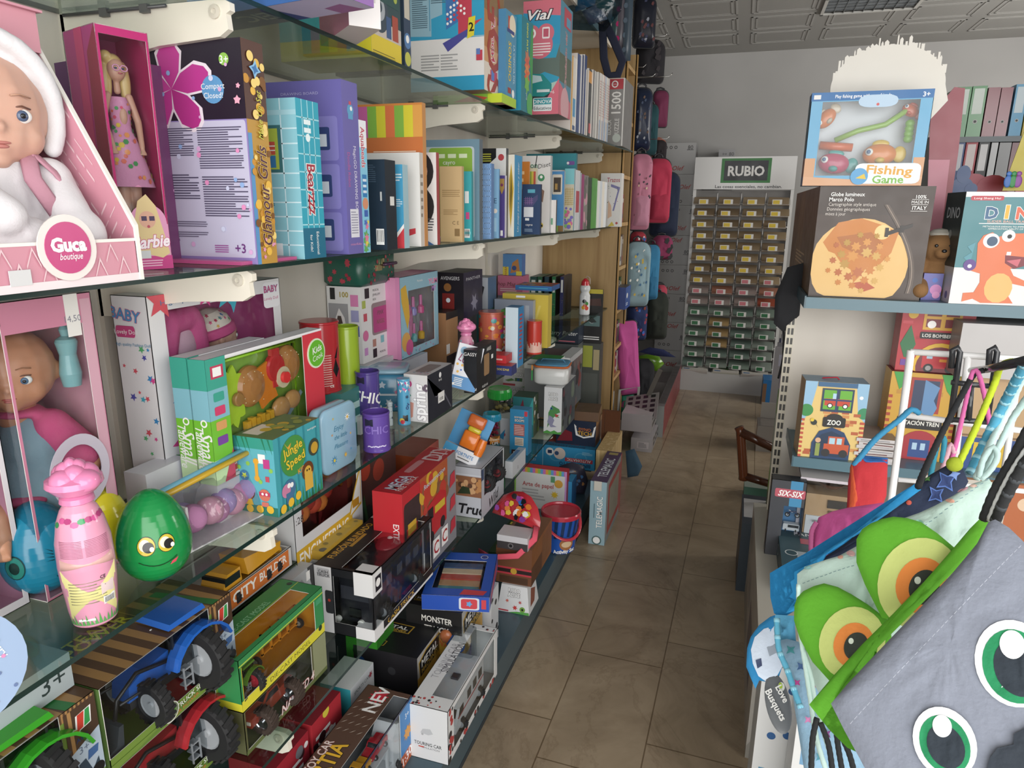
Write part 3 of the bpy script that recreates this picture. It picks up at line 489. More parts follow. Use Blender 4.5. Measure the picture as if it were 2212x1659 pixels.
C('game_box','big road safety game box with a green car, red bubble and pink stripes','game box',onZ(1206,246,1.862),{'*':'d86a7c','S':'4f8fa8','B':'7a6a6a'},1128,1231,-3,F=cv,
  S_=[('r',0,.3,1,.55,'5a6a5a'),('r',.3,.8,.9,.97,'c84a5a'),('r',.5,.82,.85,.9,'5fa0c0'),('t','Circulación vial',.5,.5,.5,'b04a5a',{'rot':90,'fit':.5,'b':.04,'o':'e8dcd8','sh':.3}),('p',[(0,0),(1,0),(1,.15),(.1,.28),(0,.28)],'d86a7c'),('c',.5,.1,.35,'e0a8b0')])
C('game_box','flat amber box with a barcode, under the road safety game','game box',(1231,283),{'*':'d9992a','B':'a87a2a'},1142,.14,.030,Z,F=[('r',0,.0,.35,1,'2f5f94'),('r',.33,.3,.42,.6,W),('b',.7,.2,.92,.75)])
AG='books and puzzles at the far end of the highest shelf'
for a,x0,x1,yt,c,pr in (('amber',1232,1235,119,'d99a2a',[]),('white and blue',1235,1242,122,'dcd8d0',[('r',.1,.2,.9,.45,'4a9ccc'),('r',.1,.02,.9,.08,'3a5a8a')]),('navy',1243,1253,114,'2b4780',[]),('darker navy',1253,1258,117,'24396a',[]),('thin navy',1258,1263,117,'2b437a',[]),('rumpled white',1263,1268,150,'b8b0a8',[]),
    ('charcoal and orange',1268,1276,147,'33373a',[('r',0,.8,1,.97,'d8923a'),('r',.3,.05,.9,.2,'c84a50')]),('grey',1277,1281,150,'6a6a6e',[]),('silver',1281,1288,153,'b4b2ae',[]),('thin silver grey',1288,1292,155,'8f8a86',[])):
    C('book',a+' spine in the upright row, highest shelf','book',x0,{'*':c,'F':'d8d4cc'},.24,x1,yt,Z,S_=pr,group=AG)
for k in range(7):
    x=1292+k*2.9; C('puzzle_box',['white puzzle box next to the thin silver grey spine','narrow white puzzle box, second in the pale stack','narrow white puzzle box in the middle of the pale stack','pinkish white puzzle box in the pale stack','bluish white puzzle box in the pale stack','white puzzle box, last but one before the big grey puzzle','white puzzle box leaning on the big grey puzzle'][k],'puzzle box',x,{'*':['d8d4ce','c8c4c0','dcd6d0','c8b4ae','aebccc','d8d0c8','c4c0bc'][k]},.22,x+2.7,157+k*2,Z,S_=[('r',.2,0,.8,.3,['7a9ac0','b8b4b0'][k%2]),('l',.1,.35,.9,.9,14,'c07a70' if k%3==0 else 'a8a4a0')],group=AG)
C('puzzle_box','large grey puzzle box with white lettering and a red round badge','puzzle box',1344,{'*':'8c8a88','S':'6f6d6c'},.22,1362,168,Z,dx=-.01,
  F=[('r',.0,0,.0,1,W),('r',.97,0,1,1,'e4e2de'),('r',.45,.985,1,1,'e4e2de'),('r',.56,.84,.96,.99,'c23a44'),('c',.76,.915,.08,W),('c',.76,.915,.055,'c23a44'),('t','EDUCA',.76,.915,.02,W),('t','1500',.8,.63,.15,'eceae6',{'rot':90,'b':.05,'fit':.32}),('t','EDUCA',.66,.28,.07,'e4e2de',{'rot':90,'fit':.22}),('t','PUZZLE',.84,.28,.07,'e4e2de',{'rot':90,'fit':.26}),('c',.85,.12,.1,'b8c0b8')])
# ================= second shelf (z .91): toys =================
Z=.91
def lathe_at(name,label,cat,P,prof,cols,n=28,group=None,dec=None,tilt=0,roll=0,yaw=0,col='cccccc',sx=1,sy=1):
    b=MB(); b.lathe(prof,col,n,cols=cols,sx=sx,sy=sy)
    if dec: dec(b)
    o=b.build(name,None,T(P.x,P.y,P.z,yaw,tilt,roll)); return tag(o,label,cat,group)
def lerp(prof,z):
    for (r0,z0),(r1,z1) in zip(prof,prof[1:]):
        if min(z0,z1)<=z<=max(z0,z1) and z1!=z0: return r0+(r1-r0)*(z-z0)/(z1-z0)
    return prof[-1][0]
def wrap(b,prof,pts,col,az,zc,e=.0006,K_=5):
    """print on a turned body: pts (s,t) in metres round azimuth az (deg) and height zc"""
    n=len(pts); c=(sum(p[0] for p in pts)/n,sum(p[1] for p in pts)/n); r0=max(.004,lerp(prof,zc)); A=math.radians(az)
    def mp(s,t): z=zc+t; r=lerp(prof,z)+e; a=A+s/r0; return (r*math.cos(a),r*math.sin(a),z)
    vs=[mp(*c)]; 
    for k in range(1,K_+1): vs+=[mp(c[0]+(p[0]-c[0])*k/K_,c[1]+(p[1]-c[1])*k/K_) for p in pts]
    fs=[(0,1+i,1+(i+1)%n) for i in range(n)]
    for k in range(K_-1): fs+=[(1+k*n+i,1+(k+1)*n+i,1+(k+1)*n+(i+1)%n,1+k*n+(i+1)%n) for i in range(n)]
    b.add(vs,fs,col,True)
def disc(r,ry=None,n=20,cx_=0,cy_=0): ry=ry or r; return [(cx_+r*math.cos(2*math.pi*k/n),cy_+ry*math.sin(2*math.pi*k/n)) for k in range(n)]
def rect(x0,y0,x1,y1): return [(x0,y0),(x1,y0),(x1,y1),(x0,y1)]
def wtext(b,prof,st,col,h,az,zc,rot=0,e=.0008,off=.02,fit=None):
    vs,fs,w_=textmesh(st,off); r0=lerp(prof,zc); A=math.radians(az); cr_,sr_=math.cos(math.radians(rot)),math.sin(math.radians(rot)); sx=fit/(w_*h) if fit else 1; P=[]
    for x,y in vs: x,y=x*h*sx,(y-.5)*h; s,t=x*cr_-y*sr_,x*sr_+y*cr_; z=zc+t; r=lerp(prof,z)+e; a=A+s/r0; P.append((r*math.cos(a),r*math.sin(a),z))
    b.add(P,fs,col)
def az_to_cam(P): return math.degrees(math.atan2(-P.y,-P.x))
def spiral_rose(b,r,z,col):
    for k in range(11):
        a=k*2.4; q=r*(.95-.075*k); rr_=r*(.52-.028*k)
        b.ell((q*.55*math.cos(a),q*.55*math.sin(a),z+.0016*k),(rr_,rr_,r*.42),col,n=14,m=8)
# bath bottle
def bottle(P,s,label,back=True):
    t=thing('bath_gel_bottle',label,'bottle',T(P.x,P.y,P.z)); pr=[(.0,0),(.021*s,0),(.0245*s,.003*s),(.027*s,.02*s),(.030*s,.055*s),(.031*s,.08*s),(.030*s,.11*s),(.0255*s,.135*s),(.020*s,.15*s),(.0155*s,.157*s),(.0145*s,.162*s)]
    b=MB(); b.lathe(pr,'e79ab8:g',32,cols=['d4719c:g','d4719c:g','e79ab8:g']+['e79ab8:g']*8)
    A=az_to_cam(P)
    if back:
        wrap(b,pr,rect(-.033*s,-.034*s,.033*s,.034*s),'ddd58a:g',A,.046*s,K_=10)
        wrap(b,pr,rect(-.033*s,-.0,.033*s,.014*s),'d9a6a0:g',A,.081*s,.0007,K_=8)
        for k in range(15): wrap(b,pr,[(-.032*s+k*.0044*s,0),(-.028*s+k*.0044*s,0),(-.031*s+k*.0044*s,(.008+.004*(k%3))*s)],'5fae5a:g',A,.006*s,.0008)
        for k in range(8): wrap(b,pr,rect(-.024*s,0,.016*s*(1 if k%3 else .4),.0011*s),'8a8460',A,(.036+k*.004)*s,.0009)
        for k in range(12): wrap(b,pr,rect(-.029*s,0,-.003*s,.0006*s),'b06a84',A,(.098+k*.0018)*s,.0009); wrap(b,pr,rect(0,0,.028*s,.0006*s),'b06a84',A,(.098+k*.0018)*s,.0009)
        wrap(b,pr,rect(.010*s,0,.026*s,.016*s),'ead2d2',A,.044*s,.001); wrap(b,pr,rect(.011*s,0,.026*s,.011*s),'f2f2f2',A,.030*s,.001)
        for k in range(9): wrap(b,pr,rect((.0125+k*.0014)*s,0,(.0131+k*.0014)*s,.007*s),K,A,.032*s,.0013,K_=2)
        wrap(b,pr,rect(-.018*s,0,.0*s,.0035*s),'f2f2ee',A,.0115*s,.001)
        wtext(b,pr,'CE',K,.004*s,A+26,.068*s)
        R=random.Random(2)
        for k in range(9):
            a=A-70+k*18; wrap(b,pr,disc(.0045*s,.0035*s,7),R.choice(['2f9a5a:g','d84f94:g','b83a7a:g']),a,(.140+R.uniform(-.004,.004))*s,.0008,3)
    else:
        R=random.Random(5)
        for k in range(60):
            wrap(b,pr,disc(R.uniform(.002,.006)*s,None,9),R.choice(['f0d060:g','e05090:g','f2b8c8:g','8fd0e0:g','f4f0f0:g','e87a5a:g','9fcf6a:g']),A+R.uniform(-90,90),R.uniform(.02,.145)*s,.0008+.00005*k,3)
        wrap(b,pr,rect(-.022*s,0,.022*s,.012*s),'b0307a:g',A,.078*s,.004,K_=6); wtext(b,pr,'I LOVE VIP',W,.007*s,A,.084*s,e=.0046,fit=.038*s)
    b.build('body',t)
    b=MB(); b.lathe([(.0165*s,.158*s),(.019*s,.160*s),(.018*s,.166*s),(.013*s,.170*s)],'df7fae:g',24); b.build('collar',t)
    b=MB(MX.Translation((0,0,.186*s))); b.lathe([(.011*s,-.02*s),(.022*s,-.014*s),(.031*s,-.004*s),(.030*s,.003*s),(.017*s,.010*s),(.0*s,.012*s)],'ea84b4:g',24); spiral_rose(b,.033*s,.001*s,'ea84b4:g'); b.build('rose_cap',t)
    return t
P=onZ(181,1352,Z); P=V((P.x-.0,P.y+.02,Z)); s_=S(P,(0,0,1),py=1012)/.2
bottle(P,s_,'large pink bath bottle with a rose-shaped cap standing in front of the eggs')
P=onZ(1003,828,Z)+V((0,.02,0)); bottle(P,S(P,(0,0,1),py=697)/.2,'small pink bath bottle with a rose cap and candy pictures beside the craft card',False)
# eggs
def egg(P,h,col,label,face):
    t=thing('toy_egg',label,'egg',T(P.x,P.y,P.z)); r=h*.36; pr=[]
    for k in range(25):
        a=math.pi*k/24; z=(1-math.cos(a))/2*h; rad=r*math.sin(a)*(1+.16*math.cos(a)); pr.append((max(rad,0.0001),z))
    b=MB(); b.lathe(pr,col,40); b.build('shell',t); b=MB(); A=az_to_cam(P)
    if face=='green':
        for sx,az_ in ((-1,-13),(1,17)):
            q=.102*h if sx<0 else .095*h
            for rr_,c,e in ((1,'1c1c1c:g',.0006),(.93,'c9b32e:g',.0009),(.6,'e8e4c8:g',.0012)): wrap(b,pr,disc(q*rr_*.85,q*rr_),c,A+az_-(2 if rr_==.6 else 0),.53*h+(.012*h if rr_==.6 else 0),e,4)
            wrap(b,pr,disc(q*.5,q*.55),'1c1c1c:g',A+az_+3,.52*h,.0016,4); wrap(b,pr,disc(q*.2,q*.25),'f4f4f4:g',A+az_+8,.50*h,.0019,3)
        b.build('eyes',t); b=MB()
        L=[(-.2*h+.044*h*k,.06*h*((k-4)/4.)**2) for k in range(9)]; wrap(b,pr,L+[(x,y+.008*h) for x,y in L[::-1]],'123a20:g',A+6,.19*h,.001,6) if False else None
        for k in range(8):
            x0,y0=L[k]; x1,y1=L[k+1]; wrap(b,pr,[(x0,y0),(x1,y1),(x1,y1+.01*h),(x0,y0+.01*h)],'0e3318:g',A+6,.3*h,.001,2)
        wrap(b,pr,[(.08*h,-.03*h),(.14*h,-.015*h),(.165*h,.035*h),(.1*h,.01*h)],'d8475a:g',A+6,.31*h,.0014,3)
        b.build('mouth',t)
    elif face=='blue':
        q=.13*h
        for rr_,c,e in ((1,'163a3f:g',.0006),(.9,'1f7f74:g',.0009),(.5,'0f2f2c:g',.0012)): wrap(b,pr,disc(q*rr_*.8,q*rr_),c,A+38,.44*h,e,4)
        wrap(b,pr,disc(q*.35),'f4f8f8:g',A+32,.5*h,.0016,3); wrap(b,pr,disc(q*.2),'f4f8f8:g',A+44,.39*h,.0016,3)
        for k in range(4): wrap(b,pr,[(-.13*h,(.02+.03*k)*h),(-.2*h,(.03+.045*k)*h),(-.13*h,(.03+.03*k)*h)],'122a30:g',A+38,.44*h,.001,2)
        for rr_,c,e in ((1,'163a3f:g',.0006),(.9,'1f7f74:g',.0009),(.5,'0f2f2c:g',.0012)): wrap(b,pr,disc(q*rr_*.8,q*rr_),c,A-38,.44*h,e,4)
        b.build('eyes',t); b=MB()
        for k in range(6): x0=-.07*h+k*.026*h; y0=.03*h*((k-3)/3)**2; x1=x0+.026*h; y1=.03*h*((k-2)/3)**2; wrap(b,pr,[(x0,y0),(x1,y1),(x1,y1+.01*h),(x0,y0+.01*h)],'123038:g',A+30,.24*h,.001,2)
        b.build('mouth',t)
    return t
P=onZ(290,1280,Z)+V((0,.05,0)); h=S(P,(0,0,1),py=1072)*1.08; egg(P,h,'0f8a3f:g','green plastic egg with two yellow-ringed eyes and a smiling mouth','green')
P=onZ(40,1305,Z)+V((0,.045,0)); h=S(P,(0,0,1),py=1098)*1.08; egg(P,h,'1583a8:g','blue plastic egg with eyelashes behind the large pink bottle','blue')
P=V((-.985,.80,Z)); P=P+V((0,1,0))*S(P,(0,1,0),px=222); egg(P,S(P,(0,0,1),py=1045),'e0cf18:g','yellow plastic egg half hidden between the bottle and the green egg','yellow')
# heart shaped greeting card
t=thing('greeting_card','round pale blue card with a pink doughnut picture, leaning by the blue egg','card',T(-.80,.44,Z,70,-12))
b=MB(); Pp=[(.078*math.cos(a*math.pi/16)*(1 if math.cos(a*math.pi/16)>0 else .9),.07+.074*math.sin(a*math.pi/16)) for a in range(32)]
M_=MX.Rotation(math.pi/2,4,'X'); b.prism(Pp,.003,'8ea6c8',M_)
f=FR((-.08,-.0032,-.005),(1,0,0),(0,0,1),.16,.15)
b.pt(f,[('o',.45,.5,.13,.26,'c9905a'),('o',.45,.52,.14,.25,'cf7fae'),('c',.45,.8,.1,'d8a878'),('t','worry',.82,.6,.07,'dfe6f0',{'rot':-70}),('t','Sentinelia',.55,.15,.08,'dfe6f0',{'rot':12,'o':'c87a9c'})]+dots(16,['5a6f9c','cf7fae'],.012,(.1,.2,.9,.95),seed=3)); b.build('card',t)
# babies
def face_parts(t,M,r,brow='a86a4a',lip='c4605c',iris='4a6a8c'):
    for sx in (-1,1):
        b=MB(M); b.ell((sx*.36*r,-.83*r,.02*r),(.155*r,.1*r,.12*r),'f2f0ec:g'); e=b.build('eye',t)
        b=MB(M); b.ell((sx*.355*r,-.91*r,.02*r),(.085*r,.04*r,.085*r),iris+':g'); b.ell((sx*.355*r,-.945*r,.02*r),(.04*r,.02*r,.04*r),K+':g'); b.build('iris',t)
        b=MB(M); b.tube([(sx*.5*r,-.84*r,.13*r),(sx*.36*r,-.93*r,.165*r),(sx*.22*r,-.9*r,.13*r)],.014*r,'6a4030',6); b.tube([(sx*.52*r,-.83*r,.3*r),(sx*.36*r,-.9*r,.34*r),(sx*.22*r,-.93*r,.31*r)],.02*r,brow,6,flat=.6); b.build('eyebrow',t)
    b=MB(M); b.ell((0,-.94*r,-.40*r),(.15*r,.06*r,.03*r),lip); b.ell((0,-.93*r,-.455*r),(.12*r,.06*r,.04*r),lip); b.build('lips',t)
def baby_head(r): return [((0,0,.08*r),(.98*r,1.0*r,1.02*r)),((0,-.18*r,-.3*r),(.82*r,.78*r,.6*r)),((.42*r,-.52*r,-.30*r),.34*r),((-.42*r,-.52*r,-.30*r),.34*r),((0,-.98*r,-.16*r),(.1*r,.1*r,.09*r)),((0,-.72*r,-.45*r),(.26*r,.26*r,.2*r)),((0,-.72*r,-.66*r),(.2*r,.2*r,.16*r)),((.98*r,.02*r,-.05*r),(.1*r,.16*r,.24*r)),((-.98*r,.02*r,-.05*r),(.1*r,.16*r,.24*r))]
def hand(o,d,r):   # little fist: palm + five fingers; o wrist, d direction
    o=V(o); d=V(d).normalized(); s_=d.cross(V((0,0,1))).normalized(); dn=s_.cross(d).normalized(); out=[([o,o+d*r*1.4],[r*.75,r*.95])]
    for k in range(4):
        b0=o+d*r*1.9+s_*r*(-.75+.5*k); L=(.95,1.15,1.1,.85)[k]; out.append(([b0,b0+d*r*.7*L-dn*r*.2,b0+d*r*.8*L-dn*r*.75],[r*.26,r*.24,r*.2]))
    b0=o+d*r*.7+s_*r*.85; out.append(([b0,b0+d*r*.5+s_*r*.35,b0+d*r*1.1+s_*r*.2],[r*.28,r*.26,r*.2])); return out
# big doll in clear box
M0=onE(104,Z,dx=.155)
tt=C('doll_pack','clear-fronted pink box holding a large baby doll in grey-blue and pink','doll box',M0,{'*':'c87a96','T':'ddd4d8'},.20,275,655,Z,win={'F':(.0,.0,1,.93),'S':(.03,.01,.86,.90)},inner={'*':'cf90a4','K':'d89aaa'},S_=[('r',.68,.86,.84,1,'e4e2de'),('t','14,50',.75,.92,.022,'7a7a8a'),('r',.86,0,.98,.98,'cf9cae')],F=[('r',0,.91,.75,1,'e0dcdc'),('t','BPA',.5,.94,.02,'8aa8c0')])
w,d,h=tt['dims']
r=.062; HM=MX.Translation((w/2-.085,-.01,h*.745))@MX.Rotation(math.radians(48),4,'Z')@MX.Rotation(math.radians(6),4,'X')
D=blob('doll',tt,[(tuple(HM@V(p[0])),p[1]) for p in baby_head(r)]+[((0,-.0,h*.745-.07),.03)]+[([(-.055,.04-.01,h*.50),(-.06,.0,h*.40),(-.02,-.045,h*.33)],[.022,.02,.017])]+hand((-.02,-.045,h*.33),(1,.1,-.15),.014)+[([(.05,.03,h*.52),(.075,.06,h*.42),(.07,.03,h*.31)],[.022,.02,.016])]+hand((.07,.03,h*.31),(.3,-.1,-1),.014),'c58460:skin',.0035)
face_parts(D,HM,r,'a8704a','b8524a')
X_=blob('romper',D,[((0,.01,h*.46),(.06,.045,.07)),((0,.0,h*.3),(.066,.055,.08)),([(0.03,.0,h*.24),(.04,-.03,h*.05)],[.045,.035]),([(-.03,-.0,h*.24),(-.03,-.03,h*.05)],[.045,.035])],'7f9aa8:m',.004)
X_=blob('sleeve',D,[([(.045,.02,h*.545),(.068,.045,h*.44)],[.028,.03]),((0,.0,h*.60),(.045,.035,.01)),((.01,-.03,h*.31),(.058,.03,.012))],'d04a7c:m',.004)
X_=blob('sleeve',D,[([(-.05,.02,h*.545),(-.064,.02,h*.44)],[.028,.03])],'d04a7c:m',.004)
b=MB(); b.tube([(.03,-.07,h*.72),(.05,-.03,h*.86)],[.014,.012],'6fb0b4:g'); b=MB(); b.lathe([(.013,0),(.016,.02),(.012,.05),(.016,.07),(.014,.075),(.006,.08),(.008,.09),(.003,.1)],'7fb4b8:g',16,MX.Translation((.07,.045,h*.68))); b.build('feeding_bottle',tt)
b=MB(MX.Translation((w/2+.001,d*.08,h*.40))@MX.Rotation(math.pi/2,4,'Y')); 
R1=.052;R2=.037; n=36; vs=[(R_*1.15*math.cos(2*math.pi*k/n),R_*math.sin(2*math.pi*k/n),z) for z in (0,.0012) for R_ in (R1,R2) for k in range(n)]
b.add(vs,[(k,(k+1)%n,n+(k+1)%n,n+k)[::-1] for k in range(n)]+[(2*n+k,2*n+(k+1)%n,3*n+(k+1)%n,3*n+k) for k in range(n)]+[(k,(k+1)%n,2*n+(k+1)%n,2*n+k) for k in range(n)],'c4bccc'); b.build('ring_sticker',tt)
# pink box at left edge
tt=C('doll_pack','white-framed pink doll box at the left edge beside the big clear box','doll box',V((-.985,.545,Z)),{'*':'d8d4da'},.2,66,695,Z,win={'S':(.02,.03,.93,.95)},inner='c98aa8')
w,d,h=tt['dims']; blob('doll',tt,[((.0,.0,h*.6),(.05,.05,.055)),((0,0,h*.35),(.05,.05,.08))]+[([(.03,.02,h*.42),(.06,.06,h*.3),(.075,.05,h*.25)],[.02,.018,.014])]+hand((.075,.05,h*.25),(.3,-.4,-.6),.013),'c98e6c:skin',.004)
# baby lovely doll
stars=lambda n,sd,box=(0.03,.15,.97,.95):dots(n,['2f86c4','d83f8c','4a4aa8','35a8c0','d84a5a','4fae6a'],.085,box,'s',5,.45,sd)
bw=C('doll_pack','tall white doll box with coloured stars and a window onto a capped baby doll','doll box',(372,1118),{'*':'dcdcde'},300,630,641,Z,win={'S':(.10,.56,.93,.93)},inner='c0508c',
  F=[('r',0,0,1,.17,'c84a90'),('l',.15,.03,.8,.14,5,'e8b8d4')]+stars(16,3,(.1,.2,.95,.85))+[('t','BABY',.35,.92,.05,'3f8fc4',{'b':.05,'rot':-8,'o':'c84a84'}),rr(.05,.82,.6,.87,'c8407c',.05,.02),('t','Lovely Doll',.33,.845,.02,W),('t','High quality Fashion Doll!',.5,.79,.014,'4a90b8')],
  S_=[('r',0,0,1,.12,'c84a90')]+stars(14,5,(.02,.14,.98,.55))+stars(4,9,(.02,.95,.8,.99))+[('t','High quality Fashion Doll !',.38,.965,.022,'3f6f9c',{'fit':.6}),rr(.84,.85,.99,.985,'e8e8ec',.03,.02),('t','BABY',.91,.95,.035,'c8507c',{'b':.06,'o':'4a90c0'}),('t','Lovely Doll',.91,.9,.016,'c84a84',{'fit':.13})])
w,d,h=bw['dims']
HM=MX.Translation((w/2-.068,d*.12,h*.73))@MX.Rotation(math.radians(150),4,'Z')
D=blob('doll',bw,[(tuple(HM@V(p[0])),p[1]) for p in baby_head(.047)]+[((w/2-.068,d*.1,h*.58),(.05,.05,.06))],'d3a088:skin',.003)
face_parts(D,HM,.047)
b=MB(HM@MX.Translation((0,.008,.004))@MX.Rotation(math.radians(-14),4,'X')); b.lathe([(.050,.0),(.051,.016),(.046,.035),(.032,.05),(.012,.058),(.0005,.059)],'e8dccc:m',28); b.lathe([(.050,-.004),(.055,.0),(.055,.016),(.051,.019)],'d8508c:m',28)
R=random.Random(1); pr=[(.050,.0),(.051,.016),(.046,.035),(.032,.05),(.012,.058),(.0005,.059)]
for k in range(46): wrap(b,pr,[(.0042*(1 if j%2 else .55)*math.cos(j*math.pi/5),.0042*(1 if j%2 else .55)*math.sin(j*math.pi/5)) for j in range(10)],R.choice(['d84a7c','e0a83a','4a78b8','c83a5a','8a5aa8','5fa86a']),k*47%360,R.uniform(.021,.05),.0006,2)
b.build('cap',D)
blob('blanket',bw,[([(w/2-.05,-d*.30,h*.60),(w/2-.05,-d*.34,h*.72),(w/2-.05,-d*.27,h*.85),(w/2-.05,-d*.12,h*.86)],[.034,.036,.032,.028]),([(w/2-.05,-d*.3,h*.6),(w/2-.05,-d*.16,h*.61),(w/2-.05,-d*.08,h*.70),(w/2-.05,-d*.10,h*.83)],[.032,.03,.028,.028])],'d8518e:m',.004)
b=MB(); b.ell((w/2-.045,-d*.2,h*.73),(.02,.04,.05),'dfb0c4:m'); b.build('pillow',bw)
# ---------- vehicles (length along local y, nose at -y) ----------
def part(b,name,parent): return b.build(name,parent)
def tractor(t,M,L,col,rim='a8adb2:s',loader=True):
    """L overall length; wheels on z=0"""
    r=.30*L; rf=.20*L; wd=.46*L
    b=MB(M); b.prism([(-.46*L,.2*L),(-.44*L,.36*L),(-.1*L,.46*L),(-.02*L,.44*L),(-.02*L,.2*L)],.2*L,col,MX.Identity(4)) if False else None
    b=MB(M)
    X=M@MX.Rotation(math.pi/2,4,'Z')@MX.Rotation(math.pi/2,4,'X')   # local: x->y , y->z , extrude ->x
    def pr(poly,x0,x1,c,bb): bb.prism(poly,x1-x0,c,M@MX(((0,0,1,x0),(1,0,0,0),(0,1,0,0),(0,0,0,1))))
    pr([(-.47*L,.26*L),(-.45*L,.40*L),(-.30*L,.47*L),(-.04*L,.50*L),(-.04*L,.26*L)],-.1*L,.1*L,col,b)
    pr([(-.44*L,.16*L),(-.44*L,.26*L),(.3*L,.26*L),(.3*L,.16*L)],-.07*L,.07*L,'2a2c30',b)
    b.build('body',t)
    b=MB()
    for x0,x1 in ((-.17*L,-.15*L),(.15*L,.17*L)):
        for y in (-.05*L,.26*L): pr([(y,.28*L),(y+.02*L,.28*L),(y+.02*L,.74*L),(y,.74*L)],x0,x1,'222426',b)
    pr([(-.09*L,.74*L),(-.07*L,.79*L),(.29*L,.80*L),(.32*L,.74*L)],-.2*L,.2*L,col,b)
    b.build('cab',t)
    b=MB(); 
    for x in (-.16*L,.16*L): pr([(-.04*L,.3*L),(.26*L,.3*L),(.26*L,.74*L),(-.04*L,.74*L)],x-.002,x+.002,'8fa0a8:f',b)
    b.build('cab_glass',t)
    for sx in (-1,1):
        b=MB(); n=9; P=[];Q=[]
        for k in range(n): a=math.radians(15+k*19); P.append((.2*L+1.13*r*math.cos(a),r+1.13*r*math.sin(a))); Q.append((.2*L+1.04*r*math.cos(a),r+1.04*r*math.sin(a)))
        x0=.15*L if sx>0 else -.29*L; pr(P+Q[::-1],x0,x0+.14*L,col,b); b.build('fender',t)
        MB(M).wheel((sx*wd*.5,.2*L,r),r,.13*L,rim=rim).build('rear_wheel',t)
        MB(M).wheel((sx*wd*.46,-.33*L,rf),rf,.1*L,rim=rim).build('front_wheel',t)
    b=MB(M)
    for k in range(3): b.box(.17*L,-.02*L,(.14+.08*k)*L,.24*L,.06*L,(.155+.08*k)*L,'8a9096')
    b.box(.235*L,-.03*L,.12*L,.25*L,-.02*L,.34*L,'8a9096'); b.box(.235*L,.06*L,.12*L,.25*L,.07*L,.34*L,'8a9096'); b.build('ladder',t)
    if loader:
        b=MB(M)
        for sx in (-1,1): b.tube([(sx*.13*L,-.05*L,.42*L),(sx*.14*L,-.4*L,.52*L),(sx*.14*L,-.6*L,.4*L),(sx*.14*L,-.66*L,.14*L)],.018*L,'1a1c20',6); b.tube([(sx*.13*L,-.1*L,.3*L),(sx*.14*L,-.58*L,.34*L)],.012*L,'2a2c30',6)
        b.build('loader_arm',t); b=MB()
        pr([(-.66*L,.02*L),(-.9*L,.0),(-.92*L,.03*L),(-.72*L,.08*L),(-.68*L,.24*L),(-.64*L,.24*L)],-.24*L,.24*L,'3c444c',b); b.build('bucket',t)
def pickup(t,M,L,col,kind='pickup'):
    def pr(poly,x0,x1,c,bb): bb.prism(poly,x1-x0,c,M@MX(((0,0,1,x0),(1,0,0,0),(0,1,0,0),(0,0,0,1))))
    b=MB(); w=.2*L
    if kind=='pickup': P=[(-.5,.1),(-.49,.24),(-.2,.29),(-.08,.42),(.12,.42),(.16,.3),(.48,.3),(.5,.12)]; G=[(-.18,.3),(-.075,.4),(.105,.4),(.13,.3)]
    elif kind=='rv': P=[(-.5,.08),(-.5,.2),(-.42,.24),(-.36,.36),(-.44,.40),(-.44,.5),(.5,.5),(.5,.08)]; G=[(-.41,.24),(-.355,.36),(-.24,.36),(-.24,.24)]
    else: P=[(-.5,.1),(-.5,.5),(-.46,.53),(.46,.53),(.5,.5),(.5,.1)]; G=[(-.45,.3),(-.45,.48),(.2,.48),(.2,.3)]
    pr([(a*L,b_*L) for a,b_ in P],-w,w,col,b); b.build('body',t)
    b=MB(); pr([(a*L,b_*L) for a,b_ in G],-w-.001,w+.001,'1d2126:g',b)
    if kind!='van': b.add([M@V((x*w,y*L,z*L)) for x,y,z in ((-.85,-.43 if kind=='rv' else -.19,.25 if kind=='rv' else .305),(.85,-.43 if kind=='rv' else -.19,.25 if kind=='rv' else .305),(.85,-.372 if kind=='rv' else -.09,.36 if kind=='rv' else .41),(-.85,-.372 if kind=='rv' else -.09,.36 if kind=='rv' else .41))],[(0,1,2,3)],'1d2126:g')
    b.build('windows',t); r=.09*L
    for sx in (-1,1):
        for y in (-.3,.32): MB(M).wheel((sx*w*.95,y*L,r),r,.07*L,n=16).build('wheel',t)
    b=MB(M)
    for sx in (-1,1): b.box(sx*w*.75-.03*L,-.512*L,.15*L,sx*w*.75+.03*L,-.498*L,.2*L,'e8e4d0:g')
    b.box(-.1*L,-.51*L,.13*L,.1*L,-.498*L,.2*L,'2a2c2e'); b.build('grille',t)
    if kind=='rv':
        b=MB(M); b.box(-.05*L,-.05*L,.5*L,.05*L,.05*L,.53*L,'3a3c3e'); b.build('roof_hatch',t); b=MB(M)
        for y in (-.1,.1,.3): b.box(w,y*L,.3*L,w+.001,(y+.12)*L,.42*L,'2a2e34:g')
        b.box(w,-.42*L,.25*L,w+.0015,.48*L,.262*L,'b04a4a'); b.build('side_windows',t)
# ================= second shelf, continued =================
Z=.91
